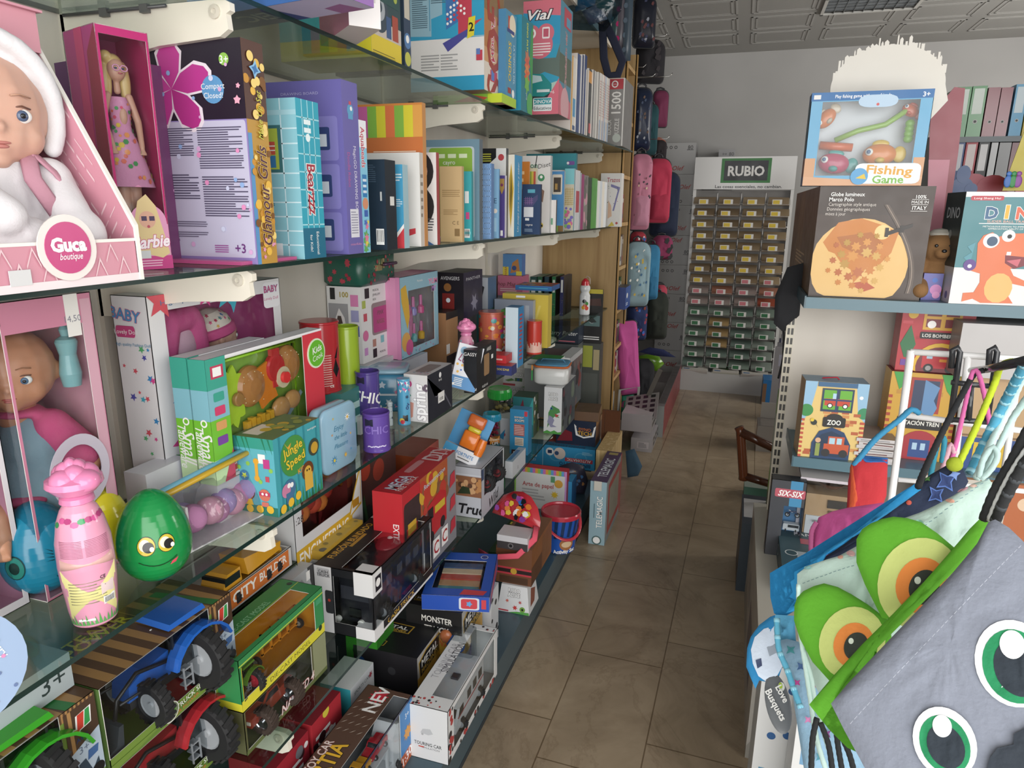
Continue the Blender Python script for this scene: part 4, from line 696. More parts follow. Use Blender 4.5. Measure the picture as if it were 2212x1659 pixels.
# tableware burger packs
for k,(c_,xl,lb) in enumerate(((422,381,'teal and green toy food box behind its twin, only its narrow end showing'),(469,422,'teal and green toy food box with a see-through side showing burgers on a lime tray'))):
    en=[('r',0,.52,1,.76,'7ab8c8'),('r',0,.76,1,1,'35a48e'),('r',0,.2,1,.52,'6ec02a'),('r',0,0,1,.2,'bfe0a8'),('t','Small',.68,.3,.42,W,{'rot':-90,'fit':.26,'b':.03,'sh':.3}),('t','Tableware',.3,.3,.36,W,{'rot':-90,'fit':.36,'b':.03,'sh':.3}),('o',.6,.5,.12,.2,W)]
    at=onX(469,1050,-.895) if k else onX(469,1050,-.895)+V((-.0405,0,0))
    kw=dict(F=en,z=Z,w=.038,d=(.22 if k==0 else 706),h=(774 if k==0 else 779))
    sd=[('r',0,.52,.14,.76,'7ab8c8'),('r',0,.76,.14,1,'35a48e'),('r',0,.2,.14,.52,'6ec02a'),('r',0,0,.14,.2,'bfe0a8'),('r',.03,.84,.12,.94,'c83a5a'),('r',.045,.855,.105,.925,W),('r',.14,.98,1,1,'e8e8ec'),('r',.80,0,1,.98,'d83040')]+[rr(.035,y,.11,y+.07,c,.01,.01) for y,c in ((.66,'35a48e'),(.55,'d83a6a'),(.43,'d89a5a'),(.31,'7a3aa0'))]+[('p',[(.06,0),(.14,.25),(.14,0)],'c8405a')]
    t=C('toy_food_box',lb,'toy box',at,{'*':'7ab8c8','S':'d8dcd8','T':'e4e4e8'},S_=sd,win=({'S':(.14,.03,.80,.97)} if k else {'S':(.9,.9,.91,.91)}),inner={'*':'9cc83a','K':'9cc83a'},group='toy food boxes with burgers' if 0 else None,**kw)
    if k:
        w,d,h=t['dims']; x=w/2
        def ym(u): return -d/2+u*d
        b=MB(MX.Translation((x-.028,ym(.47),h*.5))@MX.Rotation(math.pi/2,4,'Y')@MX.Rotation(math.pi/2,4,'Z')); b.rbox(-d*.31,-h*.46,-.006,d*.31,h*.46,0,.02,'7fa83a:g'); b.tube([(-d*.3,-h*.44,.012),(d*.3,-h*.44,.012),(d*.3,h*.44,.012),(-d*.3,h*.44,.012)],.006,'9ad81c:g',8,closed=True); b.build('tray',t)
        fc=MX.Rotation(math.pi/2,4,'Y')
        def bun(y,z,r): b=MB(MX.Translation((x-.022,y,z))@fc); b.lathe([(r,0),(r*.98,.006),(r*.8,.014),(r*.4,.019),(.0005,.02)],'b9793c:g',24); R=random.Random(1); [b.ell((r*.75*R.uniform(-1,1),r*.75*R.uniform(-1,1),.016),(.0013,.0013,.001),'e8d0a0',n=6,m=4) for _ in range(24)]; b.build('bun',t)
        bun(ym(.70),h*.74,.043); bun(ym(.37),h*.66,.043)
        b=MB(MX.Translation((x-.02,ym(.22),h*.62))@fc); b.prism([(.050*(1+.12*math.sin(9*a*math.pi/18))*math.cos(a*math.pi/18)*1.15,.046*(1+.12*math.sin(9*a*math.pi/18))*math.sin(a*math.pi/18)*.8) for a in range(36)],.005,'b4dc2a:g'); b.build('lettuce',t)
        b=MB(MX.Translation((x-.012,ym(.24),h*.6))@fc); b.lathe([(.0135,0),(.0135,.006),(.011,.008),(.0005,.008)],'a9783c:g',20); b.build('nugget',t)
        b=MB(MX.Translation((x-.012,ym(.46),h*.64))@fc@MX.Rotation(.3,4,'Z')@MX.Scale(1.4,4)); b.prism([(-.03,-.022),(.03,-.018),(.028,.0),(.03,.02),(-.03,.018)],.003,'e07a1a:g'); b.build('cheese',t)
        b=MB(MX.Translation((x-.014,ym(.56),h*.76))@fc@MX.Scale(1.35,4)); b.lathe([(.022,0),(.022,.006),(.019,.008),(.0005,.008)],'c8282a:g',20); b.box(-.03,-.009,0,.03,.009,.007,'c8282a:g'); b.build('tomato',t)
        b=MB(MX.Translation((x-.01,ym(.61),h*.66))@fc@MX.Scale(1.35,4)); b.lathe([(.017,0),(.017,.006),(.0005,.006)],'d8c8a0:g',20); b.lathe([(.009,.006),(.009,.012),(.0005,.012)],'c8282a:g',16); b.build('onion_slice',t)
        b=MB(MX.Translation((x-.012,ym(.40),h*.27))@MX.Scale(1.4,4))
        for j in range(6): b.box(-.004,-.03+j*.0105,-.018,.004,-.022+j*.0105,.02+.003*(j%2),'dca01c:g')
        b.build('fries',t)
        b=MB(MX.Translation((x-.012,ym(.6),h*.38))@fc@MX.Scale(1.35,4)); b.ell((0,0,0),(.018,.022,.008),'b88446:g'); b.ell((-.006,.03,0),(.016,.02,.008),'b88446:g'); b.build('chicken_nugget',t)
        b=MB(MX.Translation((x-.008,ym(.68),h*.34))@MX.Rotation(math.radians(-52),4,'X')); b.box(-.001,-.004,-.03,.001,.006,.05,'6c8088:g'); b.build('knife',t)
        b=MB(MX.Translation((x-.012,ym(.22),h*.12))); b.box(-.01,-.035,-.03,.008,.03,.02,'c83038'); b.pt(FR((.0082,-.035,-.03),(0,1,0),(0,0,1),.065,.05),[('r',0,0,1,.25,W),('t','CHICKEN',.5,.6,.26,W,{'fit':.85,'b':.03})]); b.build('chicken_box',t)
        b=MB(MX.Translation((x+.0012,ym(.93),h*.78))@fc); b.lathe([(.030,0),(.030,.0015),(.0005,.0015)],'5fb822',28); b.lathe([(.034,-.0006),(.034,.0009),(.0005,.0009)],'d8e8c8',28)
        b.pt(FR((.03,-.03,.0016),(0,1,0),(-1,0,0),.06,.06),[('t','Kids',.5,.66,.26,W,{'rot':10,'b':.04,'sh':.2}),('t','Cook',.52,.36,.22,W,{'rot':10,'sh':.2})]) ; b.build('round_logo',t)
_P=onX(469,1050,-.895); C('box','low white carton carrying the two toy food boxes','box',V((_P.x-.002,_P.y+.002,.91)),{'*':'c8c8cc'},.09,.2,_P.z-.911,.91)
# jungle game
jf=[('r',0,0,1,.12,'2a7a6a'),('r',0,.86,1,1,'2f9a8a')]+[('p',[(x,1),(x+.12,.8),(x+.05,1)],'1f7a5a') for x in (.05,.2,.3,.7,.85)]+[('c',.3,.75,.13,'5fb0c8'),('c',.33,.66,.05,'8ac84a'),('r',.6,.68,.78,.8,W),('r',.72,.62,.88,.74,'c83a8a'),('c',.9,.6,.05,'8ac84a'),('r',.5,.48,.58,.68,'e8a82a'),('c',.54,.7,.07,'e8a82a'),('c',.54,.48,.07,'e8a82a'),('c',.22,.5,.12,'3a7aa8'),('s',.22,.5,.08,'c8d83a'),('c',.1,.6,.05,'8ac84a'),('r',.75,.45,.85,.52,'c84a5a'),('c',.62,.44,.05,'8ac84a'),
 ('c',.28,.28,.17,'5a2c1c'),('c',.29,.26,.12,'a8683c'),('c',.25,.28,.035,W),('c',.33,.28,.035,W),('p',[(.2,.12),(.4,.12),(.36,.2),(.24,.2)],'e8b82a'),('c',.7,.27,.14,'d8705a'),('r',.56,.26,.84,.31,'c83a5a'),('c',.65,.285,.03,W),('c',.75,.285,.03,W),('p',[(.6,.12),(.8,.12),(.78,.18),(.62,.18)],'d87060'),('c',.3,.07,.09,'e8b82a'),('c',.56,.08,.09,'e8b82a'),('c',.82,.09,.09,'e8b82a')]
js=[('p',[(x,0),(x+.03,.12+.1*(k%3)),(x+.06,0)],['1f6a4a','2f8a5a'][k%2]) for k,x in enumerate([.02+.07*i for i in range(14)])]+[('r',x,.1,x+.03,1,'2a8a9a') for x in (.1,.45,.62,.9)]+[('c',.38,.68,.27,'3f8f3f'),('p',[(.2,.9),(.27,.82),(.35,.86),(.3,.76)],'e0a02a'),('t','Jungle',.38,.78,.12,'e8c42a',{'rot':8,'b':.06,'o':'2a6a2a'}),('t','Speed',.42,.62,.12,'e8c42a',{'rot':8,'b':.06,'o':'2a6a2a'}),('t','KIDS',.55,.45,.07,'e89a2a',{'rot':8,'b':.05}),('c',.83,.65,.12,'3a4438'),('c',.84,.64,.08,'c89a2a'),
 ('c',.25,.28,.13,'3f6f98'),('c',.18,.28,.09,'c87aa0'),('c',.3,.32,.035,W),('c',.24,.33,.035,W),('r',.17,.1,.32,.24,'3f6f98'),('c',.66,.38,.13,'6a3a1c'),('c',.66,.37,.08,'d8a83a'),('r',.58,.12,.76,.34,'d8a83a'),('c',.64,.39,.015,K),('c',.69,.39,.015,K),('c',.1,.07,.06,'e8b82a'),('c',.26,.1,.06,'e8b82a'),('c',.42,.13,.06,'e8b82a'),('t','board game',.8,.92,.03,W)]
C('game_box','turquoise jungle card game box with yellow lettering, at the glass edge','game box',(602,1118),{'*':'2f9fb0','T':'5a7a50','F':'57b4c4','S':'3a9fac'},518,698,951,Z,F=jf,S_=js,T_=[('r',.1,.1,.5,.5,'d8d0c8')]+dots(14,['c8a83a','8a9a4a'],.1,(.3,.3,.9,.9),seed=2))
# lunch box (rounded plate shape)
P0=onZ(703,1034,Z); P1=onZ(773,993,Z); wv=(P1-P0).length; hh_=S(P0,(0,0,1),py=893); yw=math.degrees(math.atan2(P1.y-P0.y,P1.x-P0.x))
t=thing('lunch_box','pale blue square lunch box standing on edge with white and yellow daisies','lunch box',MX.Translation((P0+P1)/2)@MX.Rotation(math.radians(yw),4,'Z'))
A_=MX.Translation((0,.0,hh_/2))@MX.Rotation(math.pi/2,4,'X')
MB(A_).rbox(-wv/2,-hh_/2,-.045,wv/2,hh_/2,-.014,.022,'8fb8cc:g',n=5).build('box',t)
MB(A_).rbox(-wv/2-.002,-hh_/2,-.012,wv/2+.002,hh_/2+.001,0,.024,'8fbad4:g',n=5).build('lid',t)
b=MB(); b.pt(FR((-wv/2,-.0005,0),(1,0,0),(0,0,1),wv,hh_),[('t','Enjoy',.45,.68,.085,'3f86a8',{'sh':.3}),('t','the little',.5,.54,.07,'3f86a8',{'sh':.3}),('t','Pleasure',.5,.4,.075,'3f86a8',{'sh':.3})]+[('s',x,y,q,c,9,.35) for x,y,q,c in ((.72,.78,.09,W),(.28,.2,.1,'3f8fc0'),(.62,.2,.06,'e0b03a'),(.3,.84,.03,'e0c04a'),(.8,.5,.03,'e0b03a'),(.25,.6,.03,'e09a5a'),(.8,.25,.03,'4a9ac8'))]+[('c',.72,.78,.025,'e0b02a'),('c',.28,.2,.03,'e8c83a')]); b.build('lid_print',t)
C('storage_tin','teal flat tin in clear film behind the pale blue lunch box','tin',V((-.93,1.47,Z)),{'*':'3f8a86','S':'2f7470'},.16,.12,.13,Z,S_=[('l',.1,.2,.9,.8,2,'a8d0cc')])
# stack: blue flowered tin + red can
P=onX(716,872,-1.0)
def can(P,r,h,col,label,dec=None,name='money_tin',lid='4a4c50:s',cat='tin',open_top=False,cols=None,taper=0):
    t=thing(name,label,cat,T(*P)); pr=[(r,0),(r*1.03,.002),(r*1.03,.005),(r,.007),(r+taper,h-.007),(r*1.03+taper,h-.005),(r*1.03+taper,h-.002),(r+taper,h)]
    b=MB(); b.lathe(pr[:-1]+([(r*.97+taper,h),(r*.95,h-.002),(r*.95,.01)] if open_top else [(r+taper,h)]),col,32)
    if dec: dec(b,pr)
    b.build('tin',t)
    if not open_top:
        b=MB(); b.lathe([(r*.98+taper,h-.001),(r*.9+taper,h-.001),(r*.88+taper,h-.006),(.0005,h-.006)],lid,32); b.build('lid',t)
    return t
AZ=lambda P:az_to_cam(P)
tn=thing('flowered_tin','blue flowered tin box in clear film under the red tin','tin',T(-1.0,1.80,Z,20))
hz_=.115; b=MB(); b.rbox(-.085,-.06,0,.085,.06,hz_,.02,'3f8ab0:g'); R=random.Random(3)
f1=FR((-.065,-.0605,.0),(1,0,0),(0,0,1),.13,hz_); b.pt(f1,dots(16,['c8d8e8','d87a9c','e8e0d0','2f6a94'],.09,kind='s',pts=5,q=.5,seed=5)+[('r',0,.45,1,.5,'d8e0e8')])
f1=FR((.0855,-.04,.0),(0,1,0),(0,0,1),.08,hz_); b.pt(f1,dots(12,['c8d8e8','d87a9c','e8e0d0'],.1,kind='s',pts=5,q=.5,seed=6)); b.build('box',tn); MB().rbox(-.087,-.062,hz_,.087,.062,hz_+.012,.021,'8fb8d0:g').build('lid',tn)
P=V((-1.0,1.80,Z+hz_+.0125)); P=P+V((0,1,0))*S(P,(0,1,0),px=697)
def d1(b,pr):
    A=AZ(P)
    for k in range(14): wrap(b,pr,rect(.002,0,.03,.0028),'d8a8a0:g',A-4,.02+.006*k,.0008)
    wrap(b,pr,[(.0,0),(.012,.02),(.0,.05),(-.01,.02)],K+':g',A+48,.04,.0008); wrap(b,pr,[(-.004,.0),(.004,.0),(.012,.03),(.004,.018)],K+':g',A+48,.09,.0008)
    wtext(b,pr,'CE',W,.007,A+30,.02)
sr=abs(S(P,(1,0,0),px=736)); h=S(P,(0,0,1),py=692); can(P,sr*.9,h,'b8242c:g','tall red tin with a black figure and small print on its side',d1)
P=V((-.98,2.05,Z+.05)); P=P+V((0,1,0))*S(P,(0,1,0),px=756)
C('gift_box','clear-wrapped white box the green cup stands on','box',V((P.x+.06,P.y-.05,Z)),{'*':'c8ccd0'},.12,.12,.05,Z)
def d2(b,pr):
    wrap(b,pr,rect(-.008,0,.012,.03),W,AZ(P)+25,.02,.001); wrap(b,pr,[(.0,0),(.03,0),(.012,.05)],W,AZ(P)+62,.035,.001); wrap(b,pr,[(.0,0),(.022,0),(.009,.038)],'3f8ab0:g',AZ(P)+66,.038,.0013)
can(P,abs(S(P,(1,0,0),px=778))*1.02,S(P,(0,0,1),py=703),'8fae22:g','lime green pencil cup with white inside, right of the red tin',d2,name='pencil_cup',open_top=True,cat='cup')
# purple tins stack etc
def dps(words,c2='23233a',band=None):
    def f(b,pr):
        A=AZ(P); n_=0
        for st,h_,z_,rot,c in words: wtext(b,pr,st,c,h_,A,z_,rot)
        wrap(b,pr,rect(-.03,0,-.008,.018),c2,A,pr[-1][1]-.03,.001)
    return f
def pcan(x,yb,xr,yt,col,label,words=(),Zb=Z,**k):
    global P
    P=onZ(x,yb,Zb)+V((-.0,.03,0)); r=abs(S(P,(1,0,0),px=xr))*1.12; can(P,r,S(P,(0,0,1),py=yt),col,label,dps(words),**k); return P,r
pcan(802,978,838,888,'5a3f9a:g','deep purple pencil cup with white outline drawing, lower one of the two purple cups',[('CHIC',.02,.06,0,'7a60b8'),('~~~',.02,.02,0,'c8c0e0')],name='pencil_cup',open_top=True,cat='cup')
h0=.085
P2=V((P.x,P.y+.005,Z)); 
pcan(786,935,818,800,'4a3a88:g','purple and white lettered tin behind the lower purple cup',[('CHIC',.03,.10,-12,W),('~~~',.02,.04,0,'8a78b8')],name='pencil_cup',open_top=True,cat='cup')
pcan(832,925,848,868,'a8b4b8:g','grey cup with a big dark letter beside the purple cups',[('S',.05,.04,0,'2a3a44')],name='pencil_cup',open_top=True,cat='cup')
pcan(820,880,845,795,'b8c0c8:g','silver patterned tin in clear film behind the purple cups',[('||||',.06,.05,0,'5a6470')])
def d5(b,pr):
    R=random.Random(3); A=AZ(P); H_=pr[-1][1]
    for k in range(14): wrap(b,pr,[(.006*math.cos(j*2.2)*(1 if j%2 else .5),.006*math.sin(j*2.2)*(1 if j%2 else .5)) for j in range(6)],R.choice(['e8d8d0:g','c83a8a:g','2f4a7a:g','d8e8f0:g']),A+R.uniform(-70,70),R.uniform(.75,.95)*H_,.0008,2)
    wtext(b,pr,'*',  '2a2a4a',.016,A+30,.6*H_); wtext(b,pr,'ov','2a2a6a',.014,A+28,.42*H_,70); wrap(b,pr,rect(-.008,0,.006,.018),K,A+15,.012,.001); wrap(b,pr,disc(.007),'e0c84a:g',A-20,.015,.001); wrap(b,pr,disc(.006),'c83a4a:g',A-14,.011,.0012)
P=onZ(863,922,Z)+V((0,.03,0)); can(P,abs(S(P,(1,0,0),px=884))*1.2,S(P,(0,0,1),py=817),'4a9cc4:g','tall light blue tin with little flowers, just left of the black and white box',d5)
# white/black craft box
sp=[('c',.18,.62,.18,'d8b0a0'),('c',.2,.2,.22,'c84a4a'),('p',[(0,.5),(.3,.6),(.15,.75)],'2f8f5a'),('c',.3,.85,.1,'c83a7a'),('c',.12,.9,.08,'c83a8a')]
b0=C('craft_box','white and black craft box with big white outlined word on its end','craft box',(925,914),{'*':'dcdadc','S':'1e2230','T':'c8c4c8'},875,977,812,Z,yaw=0,
  F=[('r',0,0,1,1,'d4d2d2'),('p',[(0,.0),(.35,.1),(.4,.4),(.0,.45)],'c88a7a'),('p',[(0,.45),(.3,.55),(.1,.7),(0,.65)],'2f8f6a'),('c',.2,.8,.14,'c83a7a'),('c',.2,.8,.07,'e8a0c8'),('t','spring',.62,.42,.42,'f4f2f2',{'rot':90,'fit':.78,'b':.1,'o':'6a5a6a','ow':.04})],
  S_=[('p',[(.0,1),(.3,.5),(.28,.46),(.62,.52),(.58,.49),(.33,.44),(.0,.96)],'6a6a78'),('p',[(.62,.52),(.95,.05),(.92,.03),(.6,.48)],'5a5a68'),('c',.5,.88,.06,'f0f0f0'),('t','BorQ',.5,.78,.05,W),('r',.4,.28,.66,.5,'e8e8e6'),('b',.44,.3,.62,.4)],
  T_=[rr(.2,.2,.8,.8,'8a7a78',.1,.1)]+dots(14,['c83a7a','4a8ab0','d8a8c0'],.06,(.05,.05,.95,.25),'s',5,.5,seed=3))
# jewellery box + case on it
P=onX(785,787,-1.05)
st=C('gift_box','grey clear-wrapped carton supporting the white jewellery music box','box',V((-1.03,P.y-.01,Z)),{'*':'c0c2c6'},.12,.19,P.z-Z-.001,Z,F=dots(10,['c83a8a','3a6ac8'],.05,seed=2))
bj=C('jewellery_box_carton','white carton with black labels and a pink window picture, leather case on top','gift box',P,{'*':'dcdcdc','T':'c8c8c8'},.115,853,621,P.z,
  F=[('r',.1,.83,.25,.98,K),('t','100',.5,.9,.07,'a8963a',{'b':.08}),('r',.04,.3,.62,.78,'9a9a9e'),('p',[(.1,.3),(.2,.55),(.35,.72),(.5,.6),(.6,.3)],'e4e0e0'),('p',[(.15,.3),(.3,.62),(.4,.62),(.55,.3)],'4a3a34'),('p',[(.22,.3),(.32,.5),(.45,.5),(.5,.3)],'c89878'),('r',.7,.75,.93,.9,'d87ab0'),('r',.7,.55,.93,.7,'9a9ac8'),('r',.7,.36,.93,.5,'3a5aa8')],
  S_=[('r',.12,.84,.25,.97,K),('r',.3,.03,.42,.15,K),('t','MUSICAL',.45,.93,.03,K),('t','JEWELLERY',.47,.87,.03,K),('t','BOX',.4,.81,.03,K),('t','MUSICAL',.6,.08,.03,K),rr(.3,.33,.82,.76,'8a7a7c',.06,.04),rr(.34,.36,.78,.70,'b03a78',.05,.03),('t','PINK',.56,.62,.06,'4a4a3a',{'sh':.3}),('t','NIGEL',.56,.5,.06,'6a5a3a',{'sh':.3})]+[('r',x,y,x+.1,y+.1,c) for x,y,c in ((.03,.72,'a8b84a'),(.06,.55,'c84a5a'),(.87,.75,'3a7ab0'),(.87,.55,'d83a4a'),(.05,.1,'c88ac8'),(.3,.18,'b07a6a'),(.55,.2,'6ab8c0'),(.88,.1,'b8a0c8'))]+[('c',.1,.36,.08,'d86a9c'),('c',.88,.25,.08,'a88ac8')])
w,d,h=bj['dims']; pj=bj.matrix_basis.translation
t=thing('vanity_case','green leather-look case with red flowers and a purple strap, atop the white carton','case',T(pj.x+.0,pj.y-.0,pj.z+h,0))
b=MB(); hc=.098; b.rbox(-.072,-.11,0,.072,.11,hc,.03,'1f5a4a:s',n=5); b.build('body',t)
def pf(fr,ds,name):
    b=MB(); b.pt(fr,ds); b.build(name,t)
pf(FR((.0725,-.08,0),(0,1,0),(0,0,1),.16,hc),dots(22,['a8243c','b83a4a','8a1f34'],.07,(.02,.08,.98,.92),'s',6,.55,seed=4)+dots(14,['1c2a28'],.02,seed=5),'flower_print')
pf(FR((-.045,-.1105,0),(1,0,0),(0,0,1),.09,hc),dots(12,['a8243c','b83a4a'],.1,(.05,.1,.95,.9),'s',6,.55,seed=6),'flower_print')
MB().rbox(-.074,-.112,hc-.012,.074,.112,hc-.002,.031,'18443a:s',n=5).build('lid_rim',t)
b=MB(MX.Translation((.076,.02,hc*.5))); b.tube([(0,-.015,.01),(.012,-.01,.012),(.012,.05,.012),(0,.06,.01)],.005,'4a2a4a:s',8); b.build('strap',t)
b=MB(); b.box(.073,-.03,hc*.44,.078,-.002,hc*.62,'b8a878:c'); b.box(.073,.0,hc*.5,.079,.012,hc*.8,'b8a878:c'); b.build('buckle',t)
# yummy nail set
P=onX(868,778,-1.0)
C('gift_box','clear-wrapped packets under the pink nail polish set','box',V((-.98,P.y-.02,Z)),{'*':'a8aeb8'},.12,.17,P.z-Z-.001,Z)
yb_=C('nail_polish_set','pink and pale blue box with a big window showing nail polish bottles','cosmetic set',P,{'*':'d98ab4','S':'8ab8cc'},.10,948,600,P.z,win={'S':(.2,.1,.88,.82)},inner='9a9294',
  F=[('r',.85,0,1,1,'cf7fac')],S_=[('t','YUM',.86,.88,.07,'d85a9c',{'b':.08,'o':W,'fit':.25}),('t','MY',.88,.78,.07,'a85ac0',{'b':.08,'o':W}),('t','Martinelia',.5,.92,.03,W),('p',[(.02,.86),(.14,.9),(.2,.7),(.22,.5),(.16,.35),(.1,.5),(.03,.7)],'d8a82a'),('c',.12,.2,.12,'d8a04a'),('c',.2,.12,.1,'c8508a')]+dots(20,['5a90a8','c87aa8'],.01,(.0,.0,1,.1),seed=2))
w,d,h=yb_['dims']
for j in range(4):
    b=MB(); y=-d/2+d*(.45+.2*(j%2)); z=h*(.14 if j<2 else .48); b.lathe([(.011,0),(.012,.003),(.012,.022),(.006,.028)],['5aa8a8:g','d8a82a:g','8a7ac0:g','d8508c:g'][j],14,MX.Translation((w/2-.02,y,z))); b.lathe([(.006,.028),(.0065,.03),(.0055,.062)],'d0609c:g',12,MX.Translation((w/2-.02,y,z))); b.build('nail_polish_bottle',yb_)
b=MB(); b.ell((w/2-.012,-d*.22,h*.42),(.006,.03,.06),'c8508c:g'); b.build('comb',yb_)
# craft leaflets / pack
t=C('craft_pack','thin white and blue craft pack with outlined letters leaning back beside the pink bottle','craft pack',(0,0),{'*':'dfe2ea','F':'dfe2ea'},.085,.014,.15,M=T(-.80,2.035,Z+.006,35,-20,18)@MX.Translation((-.03,0,0)),F=[('r',0,0,1,.28,'3f86c4'),('l',.1,.05,.45,.24,5,W),('c',.1,.08,.05,W),('t','LUNA',.5,.62,.24,'a83a5a',{'fit':.8,'rot':-20,'b':.03,'o':'a8c8e8'}),('c',.25,.85,.15,'8ab8d8')]+dots(10,['c83a4a','3f6ac8','e8b03a'],.04,(.1,.35,.9,.95),seed=4))
t=C('craft_pack','white craft pack lying flat with blue and red patterns beneath the leaning one','craft pack',V((-.87,2.02,Z)),{'*':'c8d0dc'},.14,.20,.05,Z,yaw=8,T_=[('r',.05,.1,.5,.9,'3f7ab8'),('p',[(.5,.2),(.9,.3),(.8,.8),(.5,.7)],'c8788a')]+dots(12,['b83a4a','2a3a6a','e8e8e8'],.08,seed=2),S_=[('l',.1,.2,.9,.8,3,'3f6aa8')])
# dough cup
P=onZ(1030,822,Z)+V((0,.03,0)); t=thing('dough_tub','small blue dough tub with a purple foot beside the pink bottle','tub',T(*P)); h=S(P,(0,0,1),py=770)
b=MB(); b.lathe([(.024,.0),(.026,h*.3),(.027,h*.85)],'3a5ac0:g',24,cols=['6a4ab8:g','2a50b0:g']); wtext(b,[(.024,.0),(.026,h*.3),(.027,h*.85)],'BITS',W,.012,AZ(P),h*.5); b.build('cup',t); MB().lathe([(.028,h*.84),(.031,h*.86),(.031,h*.95),(.028,h),(.0005,h)],'2a90c8:g',24).build('lid',t)
# rest of boxes
C('mug_box','black mug carton with white print and a cut-out side','box',(1030,851),{'*':'1b1d22','S':'15171b','T':'2a2c30'},.045,1072,757,Z,F=[('t','PLAZA',.6,.1,.07,W),('t','GASSY',.5,.9,.08,W)],S_=[('t','ARIES',.6,.9,.09,W),rr(.35,.3,.62,.8,'a07a50',.05,.05),('r',.72,.62,.82,.72,W),('t','PLAZA del',.4,.08,.06,W)])
C('box','plain kraft carton with a dark lid next to the pink bottle','box',(965,800),{'*':'a87a50','T':'2c2a2a','S':'b98a5e'},.09,1011,677,Z,S_=[('r',0,.88,1,1,'2c2a2a'),('r',0,0,1,.25,'2a2428'),('r',.0,.28,.15,.45,W)])
C('figure_box','dark purple action figure box with a red armoured figure and silver print','toy box',onX(1002,690,-.98),{'*':'15131c','S':'221a3a'},.11,1042,590,0,F=[('t','AVENGERS',.5,.88,.08,'c8c8cc',{'fit':.7}),('c',.4,.68,.14,'8a5a2a'),('r',.2,.2,.65,.55,'7a1f1c'),('c',.42,.4,.08,'c8d8e0')],S_=[('t','PANTHER',.5,.85,.07,'c8c8d0',{'fit':.75}),('c',.55,.35,.25,'30284a'),('s',.55,.3,.22,'8a88a0',6,.5)])
st2=C('box','dark carton under the figure box','box',V((-.985,onX(1002,690,-.98).y,Z)),{'*':'26242a'},.10,.15,onX(1002,690,-.98).z-Z-.001,Z)
C('figure_pack','silver and blue figure pack behind the figure box','toy box',onX(1054,668,-1.0),{'*':'8a94a4','S':'4a6a90','F':'b0b6c0'},.08,1072,600,0,F=[('p',[(.3,.2),(.5,.8),(.8,.7),(.6,.2)],'2a2a30')])
C('box','teal card box beneath the silver and blue figure pack','box',V((-1.005,onX(1054,668,-1.0).y-.01,Z)),{'*':'3a7a80'},.08,.14,onX(1054,668,-1.0).z-Z-.001,Z)
# love tube
P=onZ(1056,785,Z)+V((0,.03,0))
def d6(b,pr):
    R=random.Random(8); A=AZ(P); H_=pr[-1][1]
    for k in range(44): wrap(b,pr,disc(R.uniform(.006,.014),R.uniform(.004,.01),8),R.choice(['c8403a:g','e07a2a:g','3f9a9a:g','c83a8a:g','e8a03a:g','d8d0c0:g']),A+R.uniform(-90,90),R.uniform(.1,.97)*H_,.0006+.00004*k,3)
    wrap(b,pr,disc(.03,.02),'e0ece8:g',A+18,H_*.22,.0032); wrap(b,pr,[(0,-.014),(.013,0),(.008,.009),(0,.005),(-.008,.009),(-.013,0)],'d83a6a:g',A+14,H_*.34,.0036); wtext(b,pr,'Love','1f8a9a',.017,A+22,H_*.2,8,e=.004)
can(P,abs(S(P,(1,0,0),px=1088))*.98,S(P,(0,0,1),py=672),'c8604a:g','colourful patterned tube printed with a pink heart and wings',d6)
C('game_box','green and red gingham experiment box with white print','game box',(1108,785),{'*':'3f8a3f','S':'2f8ac0','F':'d8504a'},1082,1120,670,Z,F=[('r',0,0,1,.7,'d8d0c8')]+[('r',x,0,x+.07,.7,'c83a3a') for x in (0,.15,.3,.45,.6,.75,.9)]+[('r',0,y,1,y+.04,'c83a3a') for y in (.02,.12,.22,.32,.42,.52,.62)]+[('r',0,.7,1,1,'3f8a2f'),('c',.3,.87,.1,'d85a8a'),('l',.45,.8,.9,.93,3,W),('t','GREEN',.5,.52,.06,'3f8a2f',{'b':.05,'o':W})])
C('game_box','tall blue game box with orange lettering on its side','game box',(1118,795),{'*':'2a7ab8','S':'2f86c4','F':'c8dce8'},.05,1130,665,Z,dx=0,S_=[('l',.25,.1,.75,.9,12,'c83a3a')])
C('game_box','small flat navy game box with yellow upside-down lettering','game box',(1105,812),{'*':'2a3470','T':'c8403a'},1068,1116,.035,Z,F=[('t','SPACE DOG',.5,.6,.35,'e0c83a',{'rot':180,'fit':.7,'b':.03})])
C('card_box','small red card box lying on the navy game box','box',onZ(1093,786,Z+.036),{'*':'c82a30'},.07,1106,.03,0,F=[('l',.1,.3,.8,.7,1,'e8c0b8')])
P=onZ(1149,766,Z)+V((0,.03,0))
def d7(b,pr):
    A=AZ(P); H_=pr[-1][1]; R=random.Random(6)
    for k in range(16): a=A-75+k*10; wrap(b,pr,rect(-.003,0,.003,.02+.03*R.random()),'e0b0a0:g',a,.008,.0008,2)
can(P,abs(S(P,(1,0,0),px=1167))*1.15,S(P,(0,0,1),py=692),'c8382c:g','orange-red tin money box wrapped in clear film at the glass edge',d7,lid='1a1a1e:s')
C('folder','large yellow storage folder wrapped in clear film','folder',(1182,752),{'*':'cfb63a','S':'d8be42','T':'d8c862'},1085,1190,638,Z,F=[('r',.3,.93,.5,.97,W),('p',[(.6,.2),(.8,.8),(.85,.8),(.65,.2)],'d8c45a')])
C('folder','grey blue plastic folder in front of the yellow one','folder',(1150,755),{'*':'8a93a4','S':'a0a8b4'},1068,1155,650,Z,F=[('r',.05,.05,.95,.1,'9aa2b0'),('r',.8,.1,.9,.9,'a8b0bc')])
